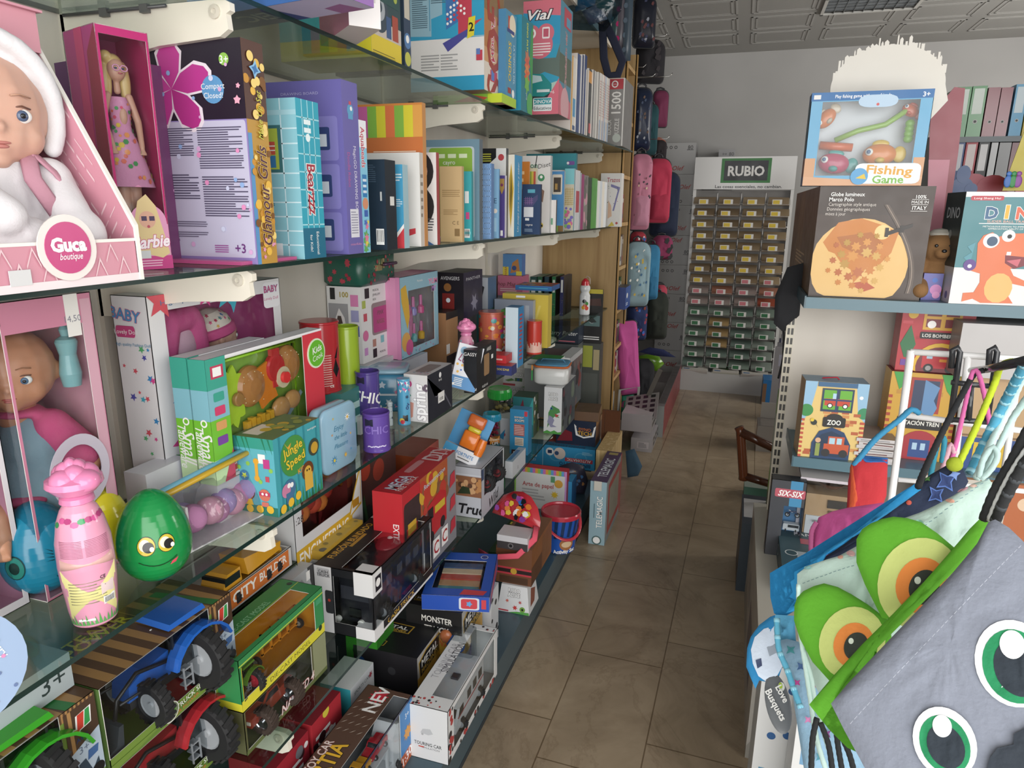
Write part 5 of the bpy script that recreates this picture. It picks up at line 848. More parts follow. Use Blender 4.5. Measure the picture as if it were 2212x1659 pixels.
C('sticker_roll','lilac round-ended packet at the foot of the yellow folder','packet',(1170,750),{'*':'9a7ac8'},.02,1183,722,Z)
bh=S(onZ(1182,752,Z),(0,0,1),py=638)
C('game_box','blue and orange game box lying on top of the yellow folder','game box',onZ(1186,745,Z)+V((-.01,.06,bh-.0+.001)),{'*':'2a5aa0','T':'c85a3a','F':'2a6ab0'},.17,.15,.022,0,F=[('l',.1,.3,.9,.7,1,'4ab0d8')],T_=dots(30,['e8a03a','3a6ac8','c83a3a','4ab0a8'],.09,seed=5))
P=onX(1128,640,-1.02); C('game_box','pink card game box with brown lettering behind the yellow folder','game box',P,{'*':'c86a8c','S':'b85a7c'},.13,1142,597,0,F=[('t','Shop Mag',.3,.6,.2,'5a2a2a',{'sh':.2}),('l',.1,.2,.8,.4,2,'e8c8d0')])
C('box','violet carton under the pink card game','box',V((P.x,P.y,Z)),{'*':'6a6a80'},.13,.15,P.z-Z-.001,Z)
P3=P+V((-.01,.02,S(P,(0,0,1),py=597)+.001)); C('game_box','blue and yellow little game box at the top of the stack','game box',P3,{'*':'3a6ab0','F':'4a84c0'},.10,.06,.105,0,F=[('r',0,0,.3,.4,'d8c83a'),('t','HABA',.15,.2,.12,'a83a2a',{'rot':90}),('p',[(.4,.1),(.9,.2),(.8,.8),(.5,.6)],'b8783a'),('r',.7,.0,1,.2,'d8c83a'),('c',.6,.35,.12,'2a4a8a')])
for k,(x0,x1,c,lb) in enumerate(((1172,1180,'1f4a44','dark teal binder spine'),(1180,1192,'1f5a3a','green binder with white label, left one'),(1193,1206,'22404c','dark slate binder'),(1207,1221,'1f6a3c','green binder with white label and floral print'),(1223,1238,'23295a','navy binder with white label and floral print'))):
    C('ring_binder',lb+' standing before the bookcase side','binder',onZ(x1,684,Z)+V((-.06,.0,0)),{'*':c,'S':'101418'},x0,.2,598,0,F=[('r',.2,.6,.8,.92,'c8ccc8')]*(1 if k!=2 else 0)+dots(8,['c8b04a','c85a5a','c8c8c0'],.09,(.1,.05,.9,.5),'s',5,.5,seed=k),group='binders near the end of the second shelf')
# bottle with red cap
P=onZ(1258,682,Z)+V((-.0,.05,0)); t=thing('drinks_bottle','white sports bottle with a red cap and colourful print','bottle',T(*P)); r=abs(S(P,(1,0,0),px=1271))*1.25; h=S(P,(0,0,1),py=596)
pr=[(r*.9,0),(r,.005),(r,h*.5),(r*.75,h*.58),(r*.78,h*.62)]; b=MB(); b.lathe(pr,'d8dadc:g',28); A=AZ(P)
for k,(c,a,z) in enumerate((('c83a2a:g',6,.25),('d8a02a:g',-12,.2),('3a8a3a:g',20,.3),('2a2a2a:g',-4,.36),('d84a3a:g',24,.18))): wrap(b,pr,disc(.012,.012,8),c,A+a,h*z,.001,2)
b.build('body',t); MB().lathe([(r*.82,h*.6),(r*.98,h*.66),(r*.98,h*.72),(r*.8,h*.76)],'d0d4d6:g',24).build('collar',t); MB().lathe([(r*.8,h*.76),(r*.7,h*.86),(r*.3,h*.93),(.001,h*.94)],'c82430:g',20).build('cap',t); b=MB(); b.tube([(0,0,h*.93),(.01,0,h*1.0),(.025,0,h*.95),(.03,-.01,h*.8)],.0025,'b8a8a0:g',6); b.build('cord',t)
0 and C('toy_car_box','small','toy box',(1297,668),{'*':'1c1716','T':'d8c22a'},1272,1300,628,Z,F=[('r',0,.88,1,1,'d8c22a'),('p',[(.1,.3),(.3,.6),(.9,.65),(.95,.3)],'4a2a24'),('c',.3,.3,.14,'6a6a6a')])
# clear bag pack (C9)
t=thing('toy_pack','white-ended clear bag holding pink and lilac soft toys, with a gold and blue wrapped edge','toy pack',T(-.905,.985,Z,-7))
MB().box(-.05,-.11,0,.05,-.105,.085,'d8d8da').build('end_card',t); b=MB(); b.box(-.05,-.105,0,.05,.12,.003,'d8d8da'); b.build('tray',t)
b=MB(); R=random.Random(2)
for k in range(9): b.ell((R.uniform(-.03,.03),-.08+k*.022,.03+R.uniform(0,.02)),(.026,.026,.026),['b87aa8:m','a08ac0:m','c890a8:m'][k%3],n=12,m=8)
b.build('soft_toys',t)
b=MB(); n=14; vs=[]
for j in range(n+1):
    for k in range(9): a=math.pi*k/8; y=-.105+.24*j/n; vs.append((.054*math.cos(a)*(1-.25*(j/n)**3),y,max(.001,.10*math.sin(a)*(1-.3*(j/n)**2))+.006*math.sin(j*2.1+k*1.7)))
b.add(vs,[(j*9+k,(j+1)*9+k,(j+1)*9+k+1,j*9+k+1) for j in range(n) for k in range(8)],'f0f0f2:v',True); b.build('clear_bag',t)
t=thing('wrapping_paper_roll','thin roll of gold and blue foil paper resting across the toy pack','paper roll',T(-.885,.96,Z+.112,-7)); b=MB(); b.tube([(0,-.13,-.005),(0,.15,.02)],.0065,'c8a022:s',10,flat=.8); b.build('gold_roll',t); b=MB(); b.tube([(-.014,-.13,-.004),(-.014,.15,.021)],.0075,'6ab0c8:s',10,flat=.8); b.build('blue_roll',t)
C('leaflet','curved white and pink leaflet lying behind the clear toy pack','leaflet',V((-.98,.90,Z)),{'*':'d0d0d8'},.05,.10,.12,Z,F=[('r',0,0,1,.4,'b8a8d0')])
# ================= lowest glass shelf (z .44) =================
Z=.44
def farm(P,d,tc,label,col_low=True,try_me=True):
    """P: far bottom corner on the aisle side"""
    cols=['5a3f2c','a87c48']; T__=stripes([cols[k%2] for k in range(17)],0,0,1,1,False)
    T__+=[('p',[(.0,.12),(.34,.12),(.34,.58),(.0,.58)],'4a2e22'),('t','POWER',.2,.35,.09,'d8d02a',{'rot':90,'b':.04}),('t','TEAM',.08,.35,.09,'d8d02a',{'rot':90,'b':.04}),('p',[(.1,.78),(1,.84),(1,.9),(.1,.84)],'2a7a3a')]
    S__=stripes([cols[k%2] for k in range(17)],.8,.9,1,1)+[('r',.82,.5,1,.97,'4a3426'),('r',.84,.5,.86,.97,'a87c48'),('p',[(.8,0),(1,0),(1,.62),(.82,.5)],'b8cce0'),('r',0,0,.82,.08,'6f8f34'),('p',[(0,.0),(.2,.03),(.82,.16),(.82,.08),(.2,0)],'5f8030'),('p',[(.8,0),(1,0),(1,.12),(.8,.1)],'5f8a34'),
      ('p',[(.87,.70),(.96,.72),(.97,.9),(.88,.88)],W),('p',[(.88,.71),(.915,.72),(.93,.885),(.89,.88)],'d83a2a'),('p',[(.92,.72),(.955,.73),(.96,.89),(.935,.885)],'2f9a4a'),('t','AGE',.9,.62,.05,'2a3a6a',{'b':.05}),('t','3+',.9,.5,.08,'6a7a94'),('t','FARM TRUCK SET',.52,.115,.06,'e8ece0',{'rot':4,'b':.04,'fit':.36}),('t','SUPER POWER',.52,.05,.035,'d8703a',{'rot':4,'fit':.25})]
    S__+=[('p',[(.84,.12),(.86,.36),(.90,.38),(.93,.2),(.97,.3),(.98,.12)],'33485c'),('c',.87,.14,.09,K),('c',.96,.17,.07,K),('c',.87,.14,.04,'8a9aa8'),('p',[(.91,.34),(.97,.36),(.98,.44),(.92,.44)],'3f6aa8'),('c',.42,.12,.12,W),('c',.42,.12,.11,'7a8a6a'),('r',.38,.1,.46,.14,'5fa83a'),('p',[(.8,.0),(.82,.0),(.82,.5),(.8,.5)],'6f8f34')]
    t=C('tractor_box',label,'toy box',P-V((0,d,0)),{'*':'6f8f34','F':'5a7a3a'},.15,d,.16,0,F=[],S_=S__,T_=T__,win={'S':(.0,.16,.80,.995),'T':(.36,.10,.999,.80)},inner={'*':'66803a','K':'6a86a8','B':'5a7426','O':'647c30'})
    w,d,h=t['dims']; b=MB(); b.add([(-w/2+.003,-d/2+.002,h*.55),(-w/2+.003,d/2-.002,h*.62),(-w/2+.003,d/2-.002,h-.002),(-w/2+.003,-d/2+.002,h-.002)],[(0,1,2,3)],'8fb0cc'); b.add([(w/2-.004,d/2-.004,h*.5),(-w/2+.003,d/2-.004,h*.45),(-w/2+.003,d/2-.004,h-.002),(w/2-.004,d/2-.004,h-.002)],[(0,1,2,3)],'86a8cc')
    for k in range(7): b.ell((-w/2+.01,d*(-.4+.13*k),h*.6),(.004,.02,.012),'2a3f26',n=8,m=6)
    b.ell((-w*.1,d/2-.008,h*.62),(.018,.002,.02),'2f4426',n=10,m=6)
    b.build('backdrop',t)
    tractor(t,MX.Translation((w*.18,d*.08,.012))@MX.Rotation(math.radians(-4),4,'Z'),.205,tc)
    b=MB(); b.tube([(w*.1,-.0,h*.92),(w*.2,.0,h*1.0),(w*.22,.0,h*.95)],.003,'e0e0e0:g',6); b.build('display_tie',t)
    return t
P0=onX(524,1576,-.9); P0=V((-.9,P0.y,Z))
farm(P0,.30,'b3242c:g','farm toy box with a red tractor, beneath the blue tractor box')
farm(P0+V((0,.003,.161)),.30,'1f62c8:g','farm toy box with a blue tractor stacked on the red one')
farm(V((-.905,.682,Z+.161)),.30,'2fa01f:g','farm toy box with a green tractor in the bottom left corner')
farm(V((-.905,.682,Z)),.30,'b3242c:g','farm toy box under the green tractor box in the corner')
# small white box seen through glass
C('box','white carton marked 3+ behind the green tractor box, seen through the glass','box',V((-.94,.52,.765)),{'*':'a8b4b8'},.12,.16,.06,0,S_=[('t','3+',.8,.5,.5,'2a3a3a')])
# green tractor with yellow rims, builder box, engineering box
t=C('tractor_box','dark open tractor box with a green tractor on yellow rims','toy box',V((-.985,1.06,Z)),{'*':'3a4a30','S':'2c3a24'},.16,.26,.2,0,win={'S':(.02,.04,.98,.97)},inner={'*':'39482c'})
tractor(t,MX.Translation((.01,.0,.004)),.21,'2a9a1c:g','d8c02a:g',False)
P=onX(471,1279,-.985); P=V((-.985,1.06,.642))
t=C('builder_truck_box','white and orange open box with a yellow builder truck','toy box',P,{'*':'c8c8c6','B':'d8dad8'},.17,.24,.05,0,win={'T':(.03,.03,.97,.97)},inner='e0e0e0',film='f2f2f2:w',
  S_=[('r',.05,.1,.95,.95,'d8702a'),('t','CITY',.28,.55,.5,'f0ece4',{'b':.08,'fit':.34}),('t','BUILDER',.7,.6,.42,'f0ece4',{'b':.06,'fit':.42})],F=[('r',.1,.1,.8,.8,'c86a2a'),('t','CIT',.4,.5,.4,W,{'b':.06})])
w,d,h=t['dims']; b=MB(MX.Translation((.045,0,.008)))
X_=lambda x0,x1,poly,c,bb:bb.prism(poly,x1-x0,c,(bb.M or MX())@MX(((0,0,1,x0),(1,0,0,0),(0,1,0,0),(0,0,0,1))))
X_(-.03,.03,[(-.10,.012),(-.105,.05),(-.09,.075),(-.05,.075),(-.045,.03),(.09,.03),(.095,.05),(.1,.012)],'d8981c:g',b); b.box(-.031,-.1,.05,.031,-.052,.068,'1d2126:g'); b.build('truck_body',t)
b=MB(MX.Translation((.045,0,.008))); X_(-.034,.034,[(-.03,.045),(-.04,.09),(.09,.07),(.085,.05)],'d8981c:g',b); b.build('tipper',t)
for sx in (-1,1):
    for y in (-.075,.03,.07): MB(MX.Translation((.045,0,.008))).wheel((sx*.03,y,.014),.016,.012,rim='d8981c:g',n=14).build('wheel',t)
t=C('digger_box','white and yellow box with orange toy machinery behind clear film','toy box',V((-.99,onX(640,1195,-.99).y,Z)),{'*':'d0d2d4','S':'d4d6da'},.15,790,.40,0,win={'S':(.1,.62,.92,.97)},inner={'*':'5a3a30'},
  S_=[('r',0,.42,.82,.55,'d8a822'),('t','ENGINEERING',.4,.485,.085,'f2f0ea',{'b':.06,'fit':.72}),('t','1:28',.05,.75,.05,'2a2a2a'),('p',[(.75,.5),(.98,.55),(.98,.85),(.86,.68)],'d8a822'),('p',[(.79,.52),(.97,.57),(.97,.8),(.87,.67)],'e8e8e6'),('r',.83,.56,.94,.62,'c88a1c')]+[('r',.3,.45,.95,.475,'c8c4c0')])
w,d,h=t['dims']; b=MB(); R=random.Random(4)
for k in range(9): b.ell((w/2-.04,-d*.35+k*d*.085,h*.78+R.uniform(-.03,.04)),(.028,.03,.028),['b8442a:g','c8702a:g','9a2c22:g'][k%3],n=12,m=8)
b.tube([(w/2-.03,-d*.3,h*.7),(w/2-.03,0,h*.92),(w/2-.03,d*.3,h*.75)],.009,'c8702a:g'); b.build('toy_machine',t)
C('toy_box','grey white curved-window carton behind the green die-cast box','toy box',V((-.955,1.22,Z)),{'*':'b8bcc0','S':'b0b4b8'},.12,.12,.19,0,S_=[('p',[(.1,0),(.1,.6),(.3,.85),(.6,.9),(.8,.7),(.85,.3),(.8,0)],'8a8e92'),('p',[(.2,0),(.2,.5),(.4,.75),(.6,.7),(.7,.3),(.65,0)],'c4c8cc'),('p',[(.8,1),(1,1),(1,.5)],'2a2a2c'),('r',.75,.82,.88,.95,W)])
C('toy_box','small grey carton with a blue corner label beside the yellow-banded box','toy box',V((-.96,1.385,Z)),{'*':'b4b8bc','S':'a0a6ac'},.08,.10,.17,0,F=[('c',.5,.35,.3,'7a2c34'),('c',.5,.36,.26,'c8d0d4'),('r',.3,.3,.7,.45,'6a8a9a'),('r',.7,.75,1,.95,'2a4a7a')],S_=[('t','JUGA',.3,.85,.1,W)])
C('toy_pack','yellow and clear packet lying on the small grey carton','toy pack',V((-.955,1.388,Z+.172)),{'*':'b8922a','T':'c8a83a'},.09,.2,.025,0,T_=dots(12,['d8b83a','8a7a3a','5a5a50'],.1,seed=4))
# die-cast boxes
F1=onZ(722,1428,Z); X1=-.845
tm=C('monster_truck_box','brown-green box under the yellow die-cast box, with a big-wheeled red truck','toy box',V((X1,.93,Z)),{'*':'5a5a38'},.13,.285,.100,0,win={'S':(.02,.1,.8,.97)},inner='6a6c48',
  S_=[('r',0,0,1,.1,'5f6a38'),('t','NARCED 41',.62,.2,.2,'e8e0dc',{'b':.05,'sh':.3,'o':'b82a34','fit':.45,'rot':3}),('r',.82,.1,1,1,'8a8f6a')])
w,d,h=tm['dims']; M_=MX.Translation((w*.2,-.04,.008)); pickup(tm,M_@MX.Translation((0,0,.012)),.14,'9a3a26:g')
for sx in (-1,1):
    for y in (-.042,.05): MB(M_).wheel((sx*.036,y,.028),.028,.024,'3a2c24:k','b8bcc0:c').build('big_wheel',tm)
t=C('diecast_box','green and yellow box with an orange farm implement and small tractor','toy box',V((X1,.93,Z+.1015)),{'*':'2f8a4a','T':'2f8a4a','S':'2f8a4a'},.11,.285,.115,0,win={'S':(.02,.2,.88,.84),'T':(.45,.02,.98,.88)},inner={'*':'d8901c','B':'c8861c'},
  S_=[('r',0,0,1,.2,'d8d02a'),('t','DIE-CAST MODEL',.55,.1,.09,'5a5a1c',{'fit':.5}),('r',.0,.86,1,.885,'b8c83a'),('c',.94,.16,.06,'1c3a26'),('r',.9,.7,.98,.82,'3f9a6a'),('r',.02,.2,.024,.84,'e8d83a')],
  T_=[('r',.9,0,1,1,'2f8a4a'),('t','DIE-CAST MODEL',.3,.45,.14,'8fd0a0',{'rot':90,'fit':.45}),('r',.42,0,.44,1,'b8c83a'),('c',.3,.95,.06,'1c3a26')],F=[('r',.0,0,1,.15,'d8d02a')])
w,d,h=t['dims']; b=MB(MX.Translation((w*.2,d*.12,.02))); q=.0022
for y in (-.05,-.02,.01,.04,.07): b.box(-.02,y,.005,-.016,y+.005,.058,'e08a1c:g')
for z in (.008,.03,.054): b.box(-.022,-.05,z,-.016,.075,z+.004,'e08a1c:g')
for y in (-.05,.04): b.tube([(-.018,y,.03),(.0,y+.01,.07),(-.018,y+.03,.058)],q,'e08a1c:g',6)
b.build('harrow',t)
for y in (-.07,.08): MB(MX.Translation((w*.2,d*.12,.02))).wheel((-.015,y,.008),.011,.008,rim='8a8a80').build('wheel',t)
tractor(t,MX.Translation((w*.18,-d*.36,.004)),.085,'5a8a22:g','c02a3a:g',False)
# armoured truck box
t=C('armoured_truck_box','large black box with clear window, black armoured truck and white corner blocks','toy box',(810,1387),{'*':'191a1e','T':'1d1c1e'},687,935,1243,Z,
  win={'F':(.33,.18,.97,.88),'S':(.03,.16,.97,.93),'T':(.45,.03,.97,.9)},inner='202226',
  F=[('r',0,0,.3,1,'dcdcde'),rr(.05,.84,.27,.97,'b8b8bc',.02,.02),('t','CASH',.16,.92,.045,K,{'b':.03}),('t','TRUCK',.16,.87,.045,K,{'b':.03}),rr(.17,.3,.31,.65,'2a2c30',.03,.04),('c',.24,.5,.025,'c83a2a')],
  S_=[('r',.0,.0,1,.04,'e0e0e0'),('t','CASH TRUCK',.42,.09,.075,'c89a2a',{'b':.05,'fit':.45})],
  T_=[('t','FURGÓN BLINDADO',.12,.42,.1,'d8a02a',{'rot':90,'b':.05,'fit':.6}),('l',.2,.2,.26,.7,1,'b88a2a'),('r',0,.82,.3,.97,'e0e0e0'),('l',.03,.84,.27,.95,4,'8a8a8a')])
w,d,h=t['dims']; L=d*.86; M_=MX.Translation((w*.10,0,.012)); 
b=MB(M_); b.rbox(-w*.30,-L/2,.012,w*.30,L/2,h*.74,.012,'1f2127:s'); b.rbox(-w*.28,-L/2+.03,h*.74,w*.28,L/2-.01,h*.8,.012,'22242a:s'); b.build('truck_body',t)
b=MB(M_); b.box(-w*.24,-L/2-.001,h*.42,w*.24,-L/2+.001,h*.62,'3a3c44:g')
for y in (-.25,-.05,.12,.28): b.box(w*.3,y*L,h*.46,w*.301+.001,(y+.09)*L,h*.62,'4a4e58:g')
b.build('truck_windows',t)
b=MB(M_); b.ell((0,L*.12,h*.8),(.035,.05,.012),'8f2430:g'); b.ell((0,L*.16,h*.82),(.012,.02,.012),'d8c8c8:g'); b.build('roof_badge',t)
b=MB(M_)
for sx in (-1,1): b.lathe([(.009,0),(.009,.006),(.0005,.007)],'e0e0d8:g',14,MX.Translation((sx*w*.2,-L/2,h*.16))@MX.Rotation(math.pi/2,4,'X'))
b.box(-w*.1,-L/2-.004,h*.16,w*.1,-L/2,h*.3,'5a5c62:c'); b.build('headlights',t)
for sx in (-1,1):
    for y in (-.3,.3): MB(M_).wheel((sx*w*.28,y*L,.022),.024,.018).build('wheel',t)
for z,hh in ((h*.66,h*.34),(0,h*.18)):
    b=MB(); b.box(w/2-.052,-d/2-.0015,z,w/2+.0015,-d/2+.045,z+hh,'dededf'); 
    if z>0: b.pt(FR((w/2+.0018,-d/2,z),(0,1,0),(0,0,1),.045,hh),[('r',.25,.15,.9,.8,K),('c',.55,.5,.25,W)])
    b.build('corner_block',t)
# fire truck box
P=V((-.815,0,Z)); P=P+V((0,1,0))*S(P,(0,1,0),px=875)
t=C('fire_truck_box','bright red toy fire engine box with a picture of the engine on its side','toy box',P,{'*':'c8242e','S':'8a8a90','T':'c8202c'},813,986,1069,Z,
  F=[('t','EXTINGUISHING',.78,.45,.12,'f0e8e8',{'rot':-90,'fit':.5,'b':.04})],
  S_=[('r',0,.0,.3,1,'c8242e'),rr(.02,.1,.3,.88,'3a2a2c',.03,.06),('r',.06,.3,.24,.62,'b82424'),('r',.08,.55,.22,.66,'d8a82a'),('r',.3,.62,.82,1,'b8542a')]+dots(26,['d8a82a','c83a2a','8a5a3a'],.07,(.32,.62,.8,.95),seed=7)+[('t','Reconstruction',.56,.9,.05,'c8d0e0',{'rot':3,'b':.04,'fit':.4}),('p',[(.38,.28),(.42,.66),(.66,.72),(.78,.66),(.78,.34)],'c81f26'),('r',.42,.5,.52,.62,'1c1c1e'),('c',.47,.3,.07,'1c1c1e'),('c',.7,.36,.06,'1c1c1e'),('r',.55,.52,.75,.6,'d8b82a'),('c',.36,.55,.05,W),('t','3+',.36,.55,.05,'a82a2a'),
   ('r',.32,.02,.46,.22,W),('t','R',.39,.12,.14,'b82a2a',{'b':.05}),('r',.5,.05,.63,.25,W),('t','C',.565,.15,.14,'b82a2a',{'b':.05}),('r',.67,.08,.8,.28,W),('t','C',.735,.18,.14,'b82a2a',{'b':.05})]+[('p',[(.85,y),(.97,y+.03),(.96,y+.16),(.87,y+.14)],'c83040') for y in (.12,.38,.64)],
  T_=[('t','MEGA',.45,.2,.28,'e8e4f0',{'rot':90,'b':.06,'o':'2a3a8a','fit':.28}),('t','FIRE TRUCK',.75,.2,.13,W,{'rot':90,'fit':.3}),rr(.2,.4,.45,.68,'d88a90',.05,.05),('r',.3,.78,.8,.95,'e0b8bc'),('r',.34,.79,.76,.94,'c8202c'),('t','DIY',.55,.87,.16,'e8c8cc',{'rot':90,'b':.05})])
# off-road truck box
t=C('off_road_truck_box','white and grey box with a clear side and a black off-road truck within','toy box',(1040,1122),{'*':'b4b8c0'},983,1088,1013,Z,win={'S':(.12,.40,.97,.97)},inner='3a3d44',
  F=[('r',0,.42,1,.82,'8a5a3c')]+dots(18,['b8804a','5a3c2c','c89a6a'],.09,(.0,.45,1,.8),seed=3)+[('p',[(.1,.46),(.3,.62),(.55,.6),(.6,.48)],'2a3a24'),('t','Truck',.72,.18,.2,'1c1c20',{'b':.08,'sh':.2}),('r',0,.84,1,.86,'c8ccd4')],
  S_=[('p',[(0,.4),(.2,.42),(.35,.3),(.97,.5),(1,.4),(1,0),(0,0)],'b4b8c0'),('t','Wild',.5,.17,.2,'26262c',{'b':.06,'sh':.3,'rot':5}),('r',.0,.75,.1,.97,'3a4a6a')])
w,d,h=t['dims']; M_=MX.Translation((w*.12,0,h*.42)); pickup(t,M_@MX.Translation((0,0,.02)),d*.75,'26282e:g'); 
for sx in (-1,1):
    for y in (-.22,.24): MB(M_).wheel((sx*.034,y*d,.03),.030,.022,rim='7a2c30:s').build('big_wheel',t)
wt=t
# foam blaster pack leaning on the truck box
t=thing('foam_dart_pack','blue and white blister pack with an orange toy gun, tilted above the truck box','toy pack',T(-.875,2.14,h+Z+.004,12,-14,22))
b=MB(); b.box(-.075,.0,0,.055,.01,.17,'2a86c0'); b.box(-.075,-.03,0,.055,.0,.045,'d8dade'); b.pt(FR((-.075,-.0305,0),(1,0,0),(0,0,1),.13,.045),[('r',0,0,.36,1,'3a9ad0'),('t','FORTNITE',.62,.55,.36,'2a7ab8',{'fit':.5,'b':.05}),('t','NERF',.18,.35,.22,W),('l',.45,.15,.8,.3,1,'4a4a4a')]); b.build('card',t)
b=MB(MX.Translation((0,-.022,.05))); b.rbox(-.03,-.014,0,.03,.016,.06,.008,'e0701c:g'); b.rbox(-.022,-.01,.06,.026,.014,.078,.008,'c8b82a:g'); b.rbox(-.034,-.014,.078,.03,.016,.12,.01,'c8602a:g'); b.build('blaster',t)
b=MB(MX.Translation((.045,-.02,.04))); b.lathe([(.016,0),(.018,.03),(.014,.06)],'e0701c:g',16); b.build('drum',t)
C('blaster_box','orange and black toy box with a bold diagonal word, behind the red fire engine box','toy box',V((-1.0,2.02,Z)),{'*':'b8542a','T':'9a4a3a','S':'2c2830'},.11,.2,.23,0,F=[('r',0,.35,1,.62,'c86a3a'),('r',0,.45,.8,.55,'2a2426'),('t','XTREME',.5,.5,.1,'e0a83a',{'b':.06,'fit':.8})],S_=[('r',0,.85,1,1,'c85a4a'),('p',[(.1,.1),(.15,.7),(.4,.8),(.4,.1)],'3a3440'),('c',.6,.45,.12,'3a7ab0')])
C('toy_box','dark red clear-fronted box of orange figures beside the yellow-banded box','toy box',V((-1.02,1.62,Z)),{'*':'6a2420','S':'5a2a24'},.1,.3,.36,0,S_=dots(18,['b83a24','8a3a24','c8602a','2a2020'],.1,seed=5)+[('p',[(.1,.2),(.3,.6),(.4,.2)],'2f6a34'),('p',[(.1,.2),(.28,.5),(.35,.2)],'16301a')])
# jars
def jar(P,r,h,lid,label,dec,body='c8ccca:w',fill=None):
    t=thing('toy_jar',label,'jar',T(*P)); pr=[(r*.92,0),(r,.004),(r,h*.78),(r*.93,h*.82)]
    b=MB(); 
    if fill:
        R=random.Random(9)
        for k in range(46): a=R.uniform(0,6.28); q=r*.75*math.sqrt(R.random()); b.ell((q*math.cos(a),q*math.sin(a),R.uniform(.08,.72)*h),(r*.22,r*.1,r*.18),R.choice(fill),M=None,n=8,m=6)
        b.build('toy_figures',t); b=MB()
    b.lathe(pr,body,28); b.build('jar_body',t); b=MB(); dec(b,pr); b.build('jar_label',t)
    b=MB(); b.lathe([(r*1.0,h*.80),(r*1.08,h*.82),(r*1.08,h*.95),(r*1.0,h),(r*.85,h*.99),(.0005,h*.985)],lid,28)
    for k in range(28): a=2*math.pi*k/28; b.box(-.001,-.001,h*.83,.001,.001,h*.94,lid,M=MX.Translation((r*1.085*math.cos(a),r*1.085*math.sin(a),0)))
    b.build('lid',t); return t
P=onZ(1056,974,Z)+V((0,.04,0)); r=abs(S(P,(1,0,0),px=1081))*.92; jar(P,r,S(P,(0,0,1),py=892),'2a9ac0:g','clear jar with a pale blue lid full of pink toy animals',
  lambda b,pr:(wrap(b,pr,rect(-.022,-.0,.03,.035),'e08a2a',az_to_cam(P)+20,.03,.001),wtext(b,pr,'ANIMAL','f0e0c0',.011,az_to_cam(P)+22,.052,e=.0016),wtext(b,pr,'LIFE',W,.013,az_to_cam(P)+24,.036,e=.0016),wrap(b,pr,rect(-.022,0,.03,.014),'2a6a7a',az_to_cam(P)+20,.016,.001)),fill=['d83a5a:g','c82a4a:g','e05a7a:g','c84a8a:g'])
P=V((-1.02,2.96,Z)); P=P+V((0,1,0))*S(P,(0,1,0),px=1079); r=abs(S(P,(1,0,0),px=1104))*.9
stj=MB(); jh=S(P,(0,0,1),py=838)
jar(P,r,jh,'1f9a34:g','tall jar with a bright green lid and little yellow figures',lambda b,pr:(wrap(b,pr,[(x*.02,y) for x,y in ((-3,0),(3,0),(3,.09),(-3,.09))],'c8c8c0',az_to_cam(P),jh*.08,.001,12),[wrap(b,pr,rect(-.03,0,.025,.0015),'8a8a84',az_to_cam(P),jh*.12+.006*k,.0015) for k in range(9)]),fill=['c8b88a:g','d8c06a:g','8a7a5a:g'])
C('toy_tin','tall light blue tin with red panels of print, standing by the glass edge','tin',(1140,984),{'*':'2a86b8','S':'2474a0','T':'2f90c4'},1101,1148,887,Z,F=[('r',.78,.86,.95,.97,'c83a4a'),('t','BOM BOM',.5,.83,.06,'e8d8c8',{'b':.05,'o':'4a2a2a','fit':.5}),('t','BOOM!',.52,.76,.07,'e8d8c8',{'b':.05,'o':'4a2a2a','fit':.5}),('r',.22,.42,.8,.68,'a85a5a'),('l',.25,.44,.77,.66,6,'d8b8b0'),('r',.28,.2,.76,.38,'d0c4b4'),('l',.3,.22,.72,.36,4,'8a7a6a'),('r',.1,.0,.9,.1,'3a2420'),('r',.2,0,.8,.06,'e0e0e0')])
C('box','white carton half hidden behind the light blue tin','box',V((-.93,2.86,Z)),{'*':'c8ccd0'},.08,.1,.13,0,F=[('c',.6,.4,.12,'c83a3a'),('p',[(.3,.3),(.7,.6),(.6,.2)],'2a8ac0')])
C('tablet_box','flat white carton with a blue picture lying at the glass edge','box',(1107,1034),{'*':'c8ccd0','T':'9ab4c8'},1091,1135,998,Z,T_=[('r',.1,.1,.6,.8,'3a7ab0')],S_=[('t','a',.4,.4,.3,'6a6a70')])
C('dinosaur_pack','wedge-shaped dark toy pack with teal and red points beside the light blue tin','toy pack',V((-.865,3.02,Z)),{'*':'2e4a3c','S':'3a4a34','F':'2a7a80'},.10,.09,.20,0,tilt=4,F=[('p',[(0,.3),(.5,.95),(.6,.5),(.4,0)],'7a2a3a'),('p',[(.6,.5),(1,1),(1,.3)],'3aa8a8'),('p',[(.3,.1),(.8,.4),(.9,.1)],'1c2a20')]+dots(9,['8a9a3a','3a6a34'],.07,seed=4),S_=dots(12,['6a8a2a','2a3a24','8a7a3a','c8c8c0'],.12,seed=3))
def robo_prints(): return [('t','ROBO',.5,.86,.085,'f0f0f0',{'b':.07,'o':'2a2c30','ow':.12,'fit':.5}),('t','ALIVE',.5,.76,.085,'f0f0f0',{'b':.07,'o':'2a2c30','ow':.12,'fit':.5}),('p',[(.25,.45),(.45,.62),(.85,.55),(.92,.48),(.7,.44),(.88,.36),(.6,.38),(.45,.3),(.2,.12),(.25,.3)],'4a8a4a'),('p',[(.3,.4),(.5,.36),(.6,.3),(.5,.2),(.75,.16),(.4,.14),(.2,.25)],'8a8aa8'),('p',[(.6,.44),(.86,.42),(.7,.36)],'b83a3a'),('c',.42,.55,.07,'2a6a9a'),('c',.42,.55,.03,K),('p',[(0,0),(1,0),(1,.06),(.8,.04),(.6,.08),(.4,.04),(.2,.07),(0,.03)],'4a9a3f')]
RG='white boxes of robotic reptile toys'
